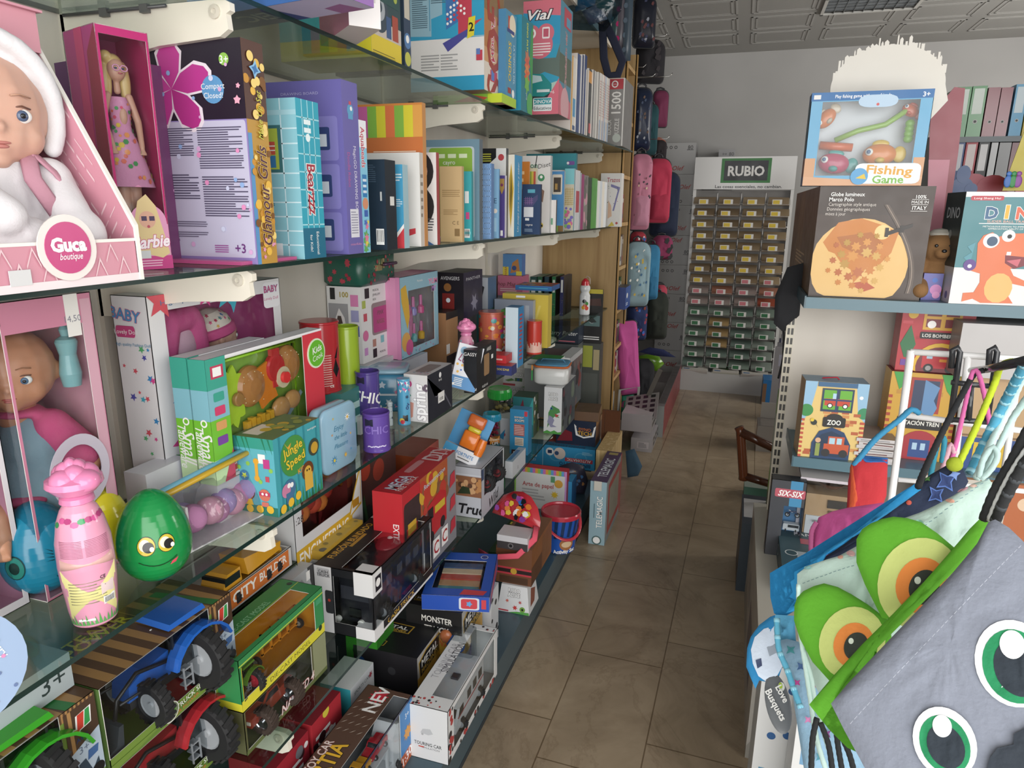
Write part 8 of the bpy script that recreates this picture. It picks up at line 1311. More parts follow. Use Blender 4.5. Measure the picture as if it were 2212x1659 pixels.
for x0,x1,yt,c,lb,la in ((2045,2068,306,'2a4a84','blue ring binder in the lower row','c0c4cc'),(2070,2095,306,'a82a3a','red ring binder in the lower row','ccc0c0'),(2098,2120,306,'2a2c30','black ring binder in the lower row','c8c8ca'),(2124,2138,308,'8a8c8e:g','silver foil-wrapped binder in the lower row',None),(2141,2166,308,'2c2e30:g','black film-wrapped binder in the lower row',None),(2168,2190,308,'8a6a70','dusty pink patterned binder in the lower row',None),(2192,2215,308,'a83a4a','red and black patterned binder at the right of the lower row',None)): binder(x0,x1,yt,z2+.001,c,lb,la,hole=False)
P=onY(2070,440,2.9); t=thing('sheep_sign','flat cut-out sign of a blue-haired animal with brown ears','sign',MX.Translation(P)); b=MB(MV)
def cir(x,y,rx,ry,z0,c): b.prism([(x+rx*math.cos(k*.42),y+ry*math.sin(k*.42)) for k in range(15)],.004,c,(MV@MX.Translation((0,0,z0))))
b.M=None
cir(0,0,.045,.055,0,'8a5a3a'); cir(-.045,.035,.022,.035,-.004,'8a5a3a'); cir(0,.06,.035,.03,.002,'2f4a7a'); cir(.0,.10,.022,.03,.003,'2f4a7a'); cir(-.03,.05,.02,.02,.003,'2f4a7a'); cir(.03,.05,.02,.02,.003,'2f4a7a'); cir(-.06,-.03,.04,.05,-.004,'2a3f6a'); cir(-.01,.0,.004,.006,.006,K); cir(.012,.0,.004,.006,.006,K); b.build('board',t)
P=onY(2118,425,2.95); t=thing('heart_sign','crimson scalloped sign beside the blue-haired animal sign','sign',MX.Translation(P)); b=MB(); cir(-.03,.03,.05,.05,0,'8f1f34'); cir(.03,.03,.05,.045,.001,'8f1f34'); cir(.07,-.01,.035,.03,.002,'8f1f34'); b.pt(FR((-.07,-.009,-.04),(1,0,0),(0,0,1),.14,.1),[('t','ESPINITA',.4,.2,.16,'4a1a5a',{'fit':.6})]); b.build('board',t)
t=thing('yellow_display_card','sloping yellow card with small coloured figures at the right edge','card',T(0,0,0)); flat([onY(x,y,2.85) for x,y in ((2165,412),(2212,285),(2330,285),(2330,412))],.004,'b8a82a','board',t)
b=MB(); 
for k,(x,c) in enumerate(((2177,'2a6ac0'),(2188,'1f8a3f'),(2199,'8a3a9a'))): P=onY(x,392,2.83); b.ell(P,(.012,.002,.02),c); b.ell(P+V((0,0,.025)),(.008,.002,.008),c)
b.build('figures',t)
# mid shelf
Z=.7265
P=onY(1724,969,2.31); P.z=Z
zf=[('r',0,0,1,1,'e0c070'),('p',[(0,1),(.0,.45),(.12,.6),(.2,1)],'8ab8d8'),('c',.06,.62,.11,'2f8a3f'),('p',[(1,1),(1,.5),(.88,.6),(.8,1)],'8ab8d8'),('c',.97,.62,.1,'2f8a5a'),('c',.9,.82,.03,W)]
R=random.Random(2)
zf+=[('r',x,y,x+.11,y+.04,R.choice(['c8643a','cf8a4a','b85a34'])) for x,y in [(R.uniform(.05,.85),R.uniform(.02,.6)) for _ in range(26)]]+[('r',0,.06*k,.05,.06*k+.03,'c04a34') for k in range(9)]+[('r',.93,.06*k,1,.06*k+.03,'c04a34') for k in range(9)]
zf+=[('r',.2,.94,.82,1,'2f5f8a'),('r',.28,.62,.78,.92,'1f3a54'),('r',.31,.65,.53,.9,'5fae2a'),('r',.56,.65,.75,.9,'5fae2a'),('r',.33,.7,.73,.79,'c8402a'),('c',.42,.7,.045,K),('c',.42,.7,.03,W),('c',.66,.7,.045,K),('c',.66,.7,.03,W),('r',.45,.79,.53,.86,'a8d0e8'),('r',.505,.62,.53,.92,'1f3a6a'),('r',.28,.765,.78,.785,'1f3a6a'),
 rr(.34,.42,.7,.55,'1c1c1c',.03,.02),('c',.52,.54,.13,'1c1c1c',.6),('t','ZOO',.52,.485,.075,'f0f0e8',{'b':.08,'fit':.22}),('p',[(.2,0),(.2,.2),(.3,.36),(.5,.42),(.7,.36),(.82,.2),(.82,0)],'1f3f6a'),('p',[(.24,.03),(.24,.2),(.34,.32),(.5,.37),(.66,.32),(.77,.2),(.77,.03)],'16304f'),
 ('r',.4,.07,.8,.2,'c8502a'),('r',.46,.15,.72,.3,'c8502a'),('r',.48,.2,.57,.28,'a8d0e0'),('r',.6,.2,.68,.28,'a8d0e0'),('c',.44,.08,.07,'26262a'),('c',.72,.08,.07,'26262a'),('c',.3,.24,.045,'d8a880'),('r',.27,.03,.34,.2,'8a9a4a'),('c',.2,.47,.05,'26302a'),('c',.17,.5,.03,'e0c030'),('p',[(.2,.5),(.28,.4),(.24,.44)],'16242a')]
C('puzzle_house_box','yellow brick zoo playhouse box with blue windows and a red rope handle','toy box',P,{'*':'e0c070','S':'b89a70','T':'6a8aa0'},1856,.09,822,0,yaw=4,F=zf,**R_)
wz=.15
b=MB(); Pz=P+V((.075,.05,.245)); b.tube([Pz+V((-.045,0,-.02)),Pz+V((-.02,0,.01)),Pz+V((.02,0,.015)),Pz+V((.05,0,-.015))],.0025,'b02a3a:m',6); tag(b.build('rope_handle',None),'red cord loop on top of the zoo playhouse box','cord')
C('puzzle_box','tall pinkish wooden puzzle case beside the zoo playhouse box','game box',V((P.x+.155,2.36,Z)),{'*':'9a6a60','S':'8a5f50','F':'b8a090'},.035,.16,.19,0,side='r')
P=V((onY(1905,850,2.40).x,2.40,Z)); P=P+V((1,0,0))*S(P,(1,0,0),px=1900)
ef=[('r',0,0,1,1,'c8982a')]+[('r',R.uniform(.05,.8),y,R.uniform(.2,.9),y+.05,'b8842a') for y in (.1,.25,.4,.6,.75)]+[('r',0,.07*k,.06,.07*k+.035,'a83a24') for k in range(11)]+[('r',.94,.07*k,1,.07*k+.035,'a83a24') for k in range(11)]+[('p',[(.03,1),(.3,1),(.2,.85),(.14,.8)],'2f9a3a'),('p',[(.72,1),(.98,1),(.9,.75),(.82,.82)],'2f9a3a'),('r',.3,.55,.75,.95,'a8342a'),('r',.34,.58,.71,.92,'2a3a5a'),('p',[(.5,.55),(.66,.5),(.72,.62),(.66,.7),(.72,.85),(.5,.93)],'5a88b8'),rr(.17,.36,.83,.50,K,.03,.02),('t','ESTACIÓN TREN',.5,.43,.06,'e8e8e0',{'b':.06,'fit':.58}),('c',.08,.22,.08,W),('r',.04,.18,.12,.26,K),('c',.55,.14,.3,'a82a34'),('r',.4,.03,.7,.24,'2a4a8a'),('r',.45,.12,.52,.2,'a8c8e0'),('r',.57,.12,.64,.2,'a8c8e0')]
eb=C('puzzle_house_box','mustard brick train station playhouse box below the red one','toy box',P,{'*':'c8982a','T':'8a2a2a'},2046,.1,.285,0,F=ef,**R_)
we,de,he=eb['dims']
lf=[('r',0,0,1,1,'b82a34')]+[('r',x,y,x+.14,y+.045,c) for x,y,c in [(R.uniform(0,.82),R.uniform(.02,.95),R.choice(['c8404a','a8222c'])) for _ in range(20)]]+[('r',.3,.62,.82,.97,'d8a02a'),('r',.34,.66,.54,.78,'7a1f28'),('r',.34,.82,.54,.94,'7a1f28'),('r',.6,.66,.78,.78,'7a1f28'),('r',.6,.82,.78,.94,'7a1f28'),('c',.42,.70,.06,W),('c',.15,.84,.07,'d8a82a'),('p',[(.1,.2),(.02,.4),(.14,.68),(.24,.4),(.16,.2)],'1f6a3a'),('r',.06,.08,.2,.17,'6a3a9a'),rr(.28,.49,.85,.59,K,.02,.02),('t','LOS BOMBEROS',.56,.54,.05,'e8e8e0',{'b':.06,'fit':.5}),('c',.6,.1,.36,'e0b02a'),('c',.6,.08,.32,'7a2a34'),('r',.36,.06,.84,.3,'c82a34'),('r',.42,.2,.5,.3,'a8c8e0'),('r',.6,.16,.82,.2,'e0902a'),('c',.46,.06,.07,K),('c',.46,.06,.04,'9a9a9a'),('c',.76,.06,.07,K),('r',.7,.08,.84,.14,'c8c8c8')]
C('puzzle_house_box','red brick fire station playhouse box stacked on the mustard one','toy box',P+V((.01,.02,he+.001)),{'*':'b82a34'},.20,.09,.215,0,F=lf,**R_)
t=C('display_tray','large pale grey open slanted carton on the right of the middle shelf','carton',V((P.x+.10+.05,2.32,Z+.30)),{'*':'b0aeae','S':'a09e9c','F':'b4b2b2'},.5,.25,.16,0,side='r') 
C('wooden_toy_box','kraft and blue wooden toy boxes under the pale grey carton','toy box',V((P.x+.20,2.36,Z)),{'*':'a8845a','F':'b8966a'},.45,.2,.298,0,side='r',F=[('r',0,0,1,.35,'2a4a8a'),('r',.1,.05,.3,.3,'d8b02a'),('r',.4,.05,.6,.3,'c84a3a'),('r',0,.36,1,.38,'7a5a3a')])
for k in range(7): C('activity_book',['lowest white-edged book in the crooked pile beside the zoo box','second white-edged book from the bottom of the crooked pile','third book of the crooked pile, slightly turned','middle book of the crooked pile beside the zoo box','fifth book of the crooked pile, turned left','second book from the top of the crooked pile','top book of the crooked pile with a brown patterned cover'][k],'book',V((.405+[.0,.006,-.004,.008,.0,.006,-.002][k],2.315,Z+.0115*k)),{'*':'c4c0c0','T':'8a7a70'},.12,.15,.0108,0,side='r',yaw=[2,-4,5,-2,6,-3,3][k],F=[('r',.1,.3,.8,.6,['8a8a8e','b8b4b8','6a3a3a'][k%3])])
C('unicorn_box','orange-edged box with a pale unicorn picture behind the wire rack','toy box',V((.60,2.28,.42)),{'*':'b8784a','F':'c8c0b4'},.32,.1,.30,0,side='r',F=[('r',.0,.0,1,1,'c4bcb0'),('r',.7,0,1,1,'b8643a'),('t','unicorn',.4,.72,.1,'a83a3a',{'sh':.2}),('c',.45,.35,.2,'d8d0e0'),('c',.42,.36,.03,K),('c',.5,.36,.03,K),('c',.3,.45,.12,'a89ac8'),('c',.1,.8,.1,'3a8a5a'),('c',.85,.8,.07,'e0c0a0')])
C('carton','grey carton under the unicorn box','carton',V((.60,2.29,.346)),{'*':'8a8684'},.3,.1,.073,0,side='r')
# lower shelf
Z=.3455
P=onY(1708,1215,2.27); P.z=Z
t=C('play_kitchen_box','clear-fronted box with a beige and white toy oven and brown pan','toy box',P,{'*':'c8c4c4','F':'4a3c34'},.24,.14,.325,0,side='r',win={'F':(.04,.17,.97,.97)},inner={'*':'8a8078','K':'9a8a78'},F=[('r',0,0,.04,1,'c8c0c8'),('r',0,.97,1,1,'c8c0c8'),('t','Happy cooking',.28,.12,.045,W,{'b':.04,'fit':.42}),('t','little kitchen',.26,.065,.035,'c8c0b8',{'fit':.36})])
w,d,h=t['dims']; b=MB(MX.Translation((-.01,-d/2+.02,h*.2))); b.box(-.085,0,0,.085,.08,.20,'b8946a'); b.box(-.08,-.004,.0,.08,0,.125,'c8ccd0'); b.build('toy_oven',t)
b=MB(MX.Translation((-.01,-d/2+.012,h*.2))); b.rbox(-.055,0,.02,.055,.003,.095,.001,'9a9ea4'); b.box(-.045,-.001,.028,.045,.0,.088,'3a2018:g'); b.ell((0,-.002,.05),(.03,.003,.018),'8a3a1c:g'); b.tube([(-.06,-.006,.11),(.06,-.006,.11)],.003,'b0b4b8:s',6); b.build('oven_door',t)
b=MB(MX.Translation((-.01,-d/2+.014,h*.2))); b.lathe([(.014,0),(.013,.008),(.0005,.009)],'b8bcc0:c',20,MX.Translation((-.05,.006,.165))@MX.Rotation(math.pi/2,4,'X')); b.box(-.02,.0,.158,.045,.005,.185,'26221e:g')
for k in range(3): b.box(-.015+.02*k,.0,.138,-.002+.02*k,.005,.148,'6a4a34')
b.build('oven_controls',t)
b=MB(MX.Translation((-.02,-d/2+.05,h*.88))); b.lathe([(.03,0),(.04,.012),(.038,.014),(.028,.003),(.0005,.003)],'5a3222:g',24); b.tube([(.035,0,.01),(.09,-.01,.012)],.005,'6a4432:g',8); b.build('toy_pan',t)
P=onY(1652,1182,2.235); 
t=C('toy_car_set','dark narrow blister box with a motorbike, white van and blue truck','toy box',V((P.x,2.235,.375)),{'*':'26272c','F':'3a3c42'},.105,.05,.29,0,side='r',win={'F':(.42,.10,.98,.70)},inner={'*':'3f74a8','K':'4a84b8'},F=[('r',.55,.70,.9,1,'3a86b4'),rr(.12,.80,.99,.90,'b8505f',.04,.02),('t','SIX-SIX',.55,.85,.07,W,{'sh':.3,'b':.06,'fit':.7}),('r',.5,.0,1,.08,'3a8ab8'),('t','STRONG',.78,.04,.05,W)])
w,d,h=t['dims']
for k,(z,c) in enumerate(((.38,'c4c8cc:g'),(.16,'1f3f80:g'))):
    o=bpy.data.objects.new('toy_van',None); COL.objects.link(o); o.parent=t; pickup(o,MX.Translation((w*.20,-d/2+.022,h*z))@MX.Rotation(math.pi/2,4,'Z'),.05,c,'van')
b=MB(MX.Translation((w*.2,-d/2+.016,h*.58))); b.wheel((-.015,0,.0),.008,.004,rim='a8acb0:s',n=12); b.wheel((.015,0,.0),.008,.004,rim='a8acb0:s',n=12); b.tube([(-.015,0,0),(-.006,0,.012),(.008,0,.012),(.015,0,0)],.0025,'1f2f5a:g',6); b.tube([(-.012,0,.016),(.0,0,.009)],.002,'c0c4c8:s',6); b.build('toy_motorbike',t)
C('toy_car_box','dark carton that the narrow blister box stands on','carton',V((P.x,2.235,0)),{'*':'2a2c30'},.10,.05,.373,0,side='r')
# items left of the unit, further back
C('green_notebook','green nature-covered notebook hanging by the slotted upright','notebook',onY(1678,893,3.0),{'*':'5a8a3a','F':'8aa86a'},.05,.02,.30,0,side='r',F=[('r',0,.6,1,1,'a894b8'),('r',0,0,1,.35,'5a9a2a'),('c',.4,.5,.2,'c8ccc8'),('c',.4,.5,.1,K)]) if 0 else None
P=onY(1676,893,2.9); C('notebook_pad','tall lilac and green leafy notebook beside the slotted upright','notebook',V((P.x,2.9,0)),{'*':'6a8a4a','F':'7a9a5a'},.055,.02,1.03,0,side='r',F=[('r',0,.78,1,1,'a090b4'),('r',0,.68,1,.78,'5a8a4a'),('r',0,.45,1,.68,'8a9a94'),('c',.5,.55,.25,'c8ccc8'),('r',0,.35,1,.45,'5a8a2a'),('r',0,0,1,.35,'2a2c2e')])
t=thing('black_tote','black cloth bag hanging at the left of the globe box','bag',MX.Translation(onY(1694,700,2.62))); puff([(-.035,.0),(-.04,.1),(-.01,.20),(.05,.22),(.05,.03),(.0,-.03)],.03,'26272b:m',MV,'bag_body',t); b=MB(MV); b.tube([(-.0,-.02,0),(.01,-.12,0),(.0,-.2,0)],.004,'1a1a1c:m',6); b.build('strap',t)
for k in range(4): C('magazine',['white and blue leaflets fanned beside the wall rack','grey leaflets sticking out beside the wall rack','dark patterned leaflets beside the rack','striped leaflet stack beside the rack'][k],'leaflet',V((.30+.012*k,5.2,.0)),{'*':['a8a8ae','7a7a80','3a3f5a','8a8a90'][k]},.16,.012,.56+.03*k,0,side='r',yaw=-10+9*k,F=[('r',.2,.75,.9,.9,'c0c4d8')])
C('carton','bright blue carton at floor level left of the shelf unit','carton',onZ(1646,895,0)+V((0,.3,0)),{'*':'1f66a4','F':'1f6cae'},.16,.2,.20,0,side='r',F=[('r',0,0,.18,.85,'7a5a40')])
C('carton','open white carton standing by the brown wooden frame','carton',onZ(1632,985,0)+V((0,.1,0)),{'*':'a09a94','F':'9c9690','T':'5a5450'},.20,.2,.17,0,side='r',T_=[('p',[(.1,.1),(.9,.1),(.9,.9),(.1,.9)],'6a645e')])
t=thing('carton_flap_box','upright pale card flap rising out behind the open white carton','card',T(*(onZ(1632,985,0)+V((.11,.32,.0))))); MB().box(-.09,0,0,.09,.004,.27,'a8a29a').build('card',t)
C('book','small green book in the gap of the brown wooden frame','book',V((.13,3.66,0)),{'*':'4a7a68','F':'4f8270','T':'8a9a90'},.15,.12,.07,0,side='r')
t=thing('wooden_chair','dark brown varnished wooden chair leaning out into the aisle, seen by its legs','chair',MX.Translation(onZ(1612,1000,0))); b=MB()
q=[onY(x,y,3.3)-onZ(1612,1000,0) for x,y in ((1600,932),(1680,972),(1680,1050),(1606,1028))]
b.tube([q[0]+V((0,-.01,0)),q[1]],.022,'4a2412:g',8); b.build('rail',t); b=MB(); b.tube([q[3],q[2]],.02,'4a2412:g',8); b.build('rail',t); b=MB(); b.tube([q[0]+V((-.01,0,.02)),q[0],q[3],q[3]+V((-.0,0,-.02))],.022,'6a3418:g',8); b.build('upright',t); b=MB(); b.tube([q[1],q[2]],.022,'4a2412:g',8); b.build('upright',t)
# tall floor cartons at the right of the aisle
X0=.10
C('floor_carton','long cream carton with grey print standing on the floor, nearest the aisle','carton',V((.135,1.76,0)),{'*':'a09a8e','S':'a49c90','F':'b8b4ac','T':'b4b0a4'},.16,.9,.40,0,side='r',S_=[('c',.35,.5,.16,'8a8480'),('r',.5,.2,.8,.6,'6a6064'),('l',.1,.7,.3,.9,3,'8a8478'),('p',[(.0,.0),(.4,.05),(.3,.3),(.1,.25)],'8f887e')],F=[('p',[(0,.1),(.3,.3),(.6,.2),(1,.5),(1,0),(0,0)],'9a968e'),('c',.5,.12,.22,W),('c',.5,.12,.2,'9a9890'),('r',.4,.1,.62,.15,W),('l',.3,.3,.6,.33,2,'8a8880')],T_=[('l',.3,.1,.5,.3,3,'7a766e')])
C('floor_carton','white and navy carton with maroon arrow stripe behind the cream one','carton',V((.10,2.68,0)),{'*':'1c2836','T':'1e2c3c','F':'26323c'},.14,.3,.30,0,side='r',T_=[('r',.05,.2,.95,.85,'b8b8ba'),('p',[(.3,.3),(.8,.3),(.9,.75),(.85,.75),(.74,.38),(.3,.38)],'6a2a3a')])
C('floor_carton','dark teal carton with white label and round leaf logo on its lid','carton',V((.20,1.98,.4015)),{'*':'20404a','T':'24464f','S':'1c3840'},.16,.32,.07,0,side='r',T_=[('r',.3,.1,1,.5,'9aa8b0'),('t','FAMILY',.6,.9,.07,W),('r',.4,.68,.9,.8,'b04a5a'),('o',.2,.45,.1,.12,'c8d0d0')],S_=[('o',.3,.5,.2,.25,'c8d0d0')])
C('floor_carton','white carton with small blue pictures, leaning on the cream carton','carton',V((.135,1.52,0)),{'*':'c4c8ca','F':'d0d2d2'},.10,.12,.47,0,side='r',tilt=0,F=[('c',x,y,.1,'2a5a94') for x,y in ((.3,.85),(.7,.88),(.35,.6),(.7,.62))]+[('r',x,.1,x+.14,.4,'4a8ab0') for x in (.15,.5)])
C('photo_carton','white carton with four photographs of children and flowers at the bottom edge','carton',V((.205,1.40,0)),{'*':'c8cacc','F':'d4d6d6'},.15,.1,.52,0,side='r',F=[('r',.1,.62,.48,.88,'6a9ac0'),('p',[(.2,.62),(.2,.78),(.3,.84),(.36,.62)],'d8b83a'),('c',.27,.85,.05,'6a4030'),('r',.54,.64,.92,.9,'b8c4c8'),('p',[(.64,.64),(.68,.8),(.8,.8),(.84,.64)],'e0e0e0'),('c',.74,.82,.06,'7a4a3a'),('r',.1,.3,.48,.58,'d8c0b8'),('c',.3,.42,.12,'c89078'),('c',.3,.5,.12,'3a2420',.6),('r',.54,.32,.92,.6,'3a5a7a'),('s',.73,.46,.14,'c83a5a',6,.5),('c',.73,.46,.04,'e8d8a8')])
C('floor_carton','deep blue narrow carton edge beside the photo carton','carton',V((.36,1.38,0)),{'*':'1c4a68'},.03,.12,.56,0,side='r')
# ================= near right: drawstring bags on a wire rack =================
class Sheet:
    def __init__(s,poly,D,th,up=.25):
        s.p=poly; n=len(poly); s.c=(sum(q[0] for q in poly)/n,sum(q[1] for q in poly)/n); r=ray(*s.c); s.o=CAM+r*D; s.n=(-r+V((0,0,up))).normalized(); s.th=th; s.k=0
    def P(s,x,y,l=0): r=ray(x,y); return CAM+r*((s.o-CAM).dot(s.n)/r.dot(s.n))+s.n*l
    def q(s,x,y):
        dx,dy=x-s.c[0],y-s.c[1]; best=1e9
        for (a,b),(c,d) in zip(s.p,s.p[1:]+s.p[:1]):
            ex,ey=c-a,d-b; den=dx*ey-dy*ex
            if abs(den)<1e-9: continue
            t=((a-s.c[0])*ey-(b-s.c[1])*ex)/den; u=((a-s.c[0])*dy-(b-s.c[1])*dx)/den
            if t>0 and -1e-6<=u<=1.000001: best=min(best,t)
        return 1/best
    def lift(s,x,y): q=min(1,s.q(x,y)); w=.0016*noise.noise(V((x*.035,y*.035,s.o.x*9)))+.0010*noise.noise(V((x*.09,y*.02,3))); return s.th*math.sqrt(max(0,1-q**3.2))+w*s.wr*(1-q**4)
    wr=1
    def body(s,col,name,parent,nr=14,wr=1):
        s.wr=wr; P=[]
        for (a,b),(c,d) in zip(s.p,s.p[1:]+s.p[:1]):
            m=max(1,int(math.hypot(c-a,d-b)/22)); P+=[(a+(c-a)*k/m,b+(d-b)*k/m) for k in range(m)]
        n=len(P); b=MB(); vs=[]; m=1+nr*n; fs=[]
        for sg in (1,-1):
            vs.append(s.P(*s.c,sg*s.lift(*s.c)))
            for k in range(1,nr+1):
                for x,y in P: X_,Y_=s.c[0]+(x-s.c[0])*k/nr,s.c[1]+(y-s.c[1])*k/nr; vs.append(s.P(X_,Y_,sg*s.lift(X_,Y_)))
        for sg in (0,1):
            o=sg*m
            for i in range(n):
                f=(o,o+1+i,o+1+(i+1)%n); fs.append(f if sg else f[::-1])
                for k in range(nr-1): f=(o+1+k*n+i,o+1+(k+1)*n+i,o+1+(k+1)*n+(i+1)%n,o+1+k*n+(i+1)%n); fs.append(f if sg else f[::-1])
        b.add(vs,fs,col,True); return b.build(name,parent)
    def pr(s,b,pts,col,K_=10):
        s.k+=1; n=len(pts); c=(sum(p[0] for p in pts)/n,sum(p[1] for p in pts)/n); e=.0006+.0003*min(s.k,9); vs=[s.P(*c,s.lift(*c)+e)]
        for k in range(1,K_+1):
            for x,y in pts: X_,Y_=c[0]+(x-c[0])*k/K_,c[1]+(y-c[1])*k/K_; vs.append(s.P(X_,Y_,s.lift(X_,Y_)+e))
        fs=[(0,1+(i+1)%n,1+i) for i in range(n)]+[(1+k*n+i,1+k*n+(i+1)%n,1+(k+1)*n+(i+1)%n,1+(k+1)*n+i) for k in range(K_-1) for i in range(n)]
        b.add(vs,fs,col,True)
def EL(cx_,cy_,rx,ry,rot=0,n=30):
    c,s_=math.cos(math.radians(rot)),math.sin(math.radians(rot)); return [(cx_+rx*math.cos(6.2832*k/n)*c-ry*math.sin(6.2832*k/n)*s_,cy_+rx*math.cos(6.2832*k/n)*s_+ry*math.sin(6.2832*k/n)*c) for k in range(n)]
BG='drawstring bags on the wire rack'
def dbag(label,poly,D,th,col,prints=(),wr=1,cat='bag',name='drawstring_bag',grp=BG):
    s=Sheet(poly,D,th); t=thing(name,label,cat,MX.Identity(4),grp); s.body(col,'bag_body',t,wr=wr)
    for nm,L in prints:
        b=MB(); [s.pr(b,p,c) for p,c in L]; b.build(nm,t)
    return t,s
def cord(t,pts,D,r,col,name='cord',tw=None):
    P=[CAM+ray(x,y)*(D if not isinstance(D,(list,tuple)) else D[i]) for i,(x,y) in enumerate(pts)]
    Q=[]
    for i in range(len(P)-1):
        p0=P[max(0,i-1)];p1=P[i];p2=P[i+1];p3=P[min(len(P)-1,i+2)]
        for k in range(6): u=k/6; Q.append(.5*((2*p1)+(p2-p0)*u+(2*p0-5*p1+4*p2-p3)*u*u+(3*p1-p0-3*p2+p3)*u**3))
    Q.append(P[-1]); rs=[]
    L=sum((a-b_).length for a,b_ in zip(Q,Q[1:])); m=max(20,int(L/.0035)); R2=[]; acc=0; j=0; seg=[(a-b_).length for a,b_ in zip(Q,Q[1:])]
    for k in range(m):
        d=L*k/(m-1)
        while j<len(seg)-1 and acc+seg[j]<d: acc+=seg[j]; j+=1
        R2.append(Q[j].lerp(Q[j+1],min(1,max(0,(d-acc)/max(1e-9,seg[j])))))
    b=MB(); b.tube(R2,[r*.62*(1+.12*(k%2)) for k in range(m)],col,8)
    if tw:
        for k in range(0,m-1,4): b.tube([R2[k],R2[k+1]],r*.7,tw,8)
    return b.build(name,t)
# rack
rk2=thing('wire_rack','white wire display rack with black hooks in front of the right shelves','display rack',T(0,0,0)); YR=1.16
def bar(pts,r,col,name): b=MB(); b.tube([onY(x,y,YR) for x,y in pts],r,col,8); b.build(name,rk2)
bar([(1968,757),(1925,1080),(1850,1659)],.0056,'dcdcdc:g','post'); bar([(1966,760),(2212,776),(2500,796)],.0048,'dcdcdc:g','rail'); bar([(1957,897),(2212,931),(2500,965)],.0048,'dcdcdc:g','rail'); bar([(1940,1036),(2100,1050),(2500,1090)],.004,'dcdcdc:g','rail')
bar([(2091,768),(2062,1010)],.0046,'dcdcdc:g','bar'); bar([(2205,775),(2160,1080)],.0046,'dcdcdc:g','bar')
YR=1.13
for dx in (0,80): bar([(2055+dx,795),(2058+dx,756),(2068+dx,750),(2074+dx,760),(2052+dx,912)],.0042,'26282c:g','hook')
bar([(2055,826),(2135,834)],.004,'26282c:g','hook'); bar([(2052,906),(2132,912)],.0042,'26282c:g','hook'); bar([(2098,835),(2092,912)],.0042,'26282c:g','hook')
b=MB(); b.tube([onY(2098,800,YR),CAM+ray(2135,797)*.95,CAM+ray(2260,770)*.60],.0045,'26282c:g',8); b.build('hook_arm',rk2)
# clear film bag and red bag
t,s=dbag('red cloth bag with orange edge hanging by a wide blue strap',[(1828,1125),(1832,1040),(1840,1000),(1852,984),(1880,990),(1918,992),(1915,1070),(1900,1110),(1860,1130)],1.12,.012,'b8242c:m',[('binding',[([(1832,1120),(1836,1010),(1842,995),(1846,1040),(1852,1080),(1846,1122)],'c84a24:m'),([(1850,984),(1880,986),(1918,990),(1917,1003),(1870,1002)],'1f5aa0:m')])])
cord(t,[(1844,1006),(1890,950),(1945,905),(1968,885),(1985,892)],[1.12,1.12,1.13,1.13,1.14],.0062,'2a7ea8:m','strap')
t,s=dbag('pink gathered drawstring bag behind the blue-edged bag',[(1752,1200),(1757,1150),(1768,1118),(1795,1106),(1830,1098),(1870,1092),(1912,1086),(1920,1110),(1900,1160),(1830,1200)],.92,.018,'d0529a:m',wr=5)
cord(t,[(1752,1195),(1753,1150),(1764,1128)],.905,.0042,'c05a90:m')
t,s=dbag('navy drawstring bag with white and blue drawn flowers and a red heart',[(1700,1260),(1800,1190),(1900,1112),(1960,1066),(2010,1025),(2050,1002),(2078,1010),(2092,1040),(2060,1100),(1950,1180),(1860,1240),(1760,1300)],.86,.012,'1b2742:m',
  [('print',[(EL(1962,1092,6,5),'b84a3a:m')]+[([(cx_+r_*math.cos(k*.785+a0)*(1 if k%2 else .45),cy_+r_*math.sin(k*.785+a0)*(1 if k%2 else .45)) for k in range(8)],c) for cx_,cy_,r_,a0,c in ((2042,1045,26,.2,'4a6ab0:m'),(2042,1045,20,.2,'26386a:m'),(2060,1030,14,.5,'6a86c0:m'),(2020,1075,22,.1,'4a6ab0:m'),(2020,1075,16,.1,'26386a:m'),(2002,1040,8,.1,'5a9a4a:m'))])],wr=2)
cord(t,[(2212,783),(2180,782),(2160,795),(2148,830),(2110,920),(2072,1000)],[.80,.84,.88,.90,.88,.86],.0052,'a8bc16:m','cord'); b=MB(); b.ell(CAM+ray(2062,1003)*.86,(.008,.006,.008),'8f9f14:m'); b.build('knot',t)
cord(t,[(2052,1010),(2070,940),(2090,850),(2100,806),(2112,803),(2128,860),(2140,930),(2150,985)],.93,.0038,'c85a98:m','cord')
cord(t,[(2010,1030),(2020,980),(2030,945),(2040,950),(2035,1000)],.93,.0045,'2a86a0:m','cord'); cord(t,[(2030,1035),(2045,985),(2055,960),(2062,980)],.93,.0045,'c89aa8:m','cord')
t,s=dbag('bright blue gathered drawstring bag, its top edge rising up to the right',[(1663,1238),(1690,1222),(1740,1195),(1850,1125),(1920,1080),(1978,1044),(1990,1058),(1900,1118),(1800,1180),(1722,1238),(1716,1320),(1690,1335),(1672,1325),(1664,1290)],.80,.007,'1a8ac8:m',[('pocket',[([(1674,1328),(1716,1332),(1720,1390),(1690,1394),(1676,1380)],'4a98c0:m')])],wr=3)
cord(t,[(1983,1052),(2000,1010),(2040,925),(2085,840),(2105,808),(2125,800)],[.80,.83,.88,.92,.94,.94],.0050,'1c1e22:m','cord')
cord(t,[(1678,1335),(1682,1400),(1700,1445),(1715,1490),(1730,1530)],.74,.0042,'4a9ab8:m','cord',tw='7ab8cc:m')
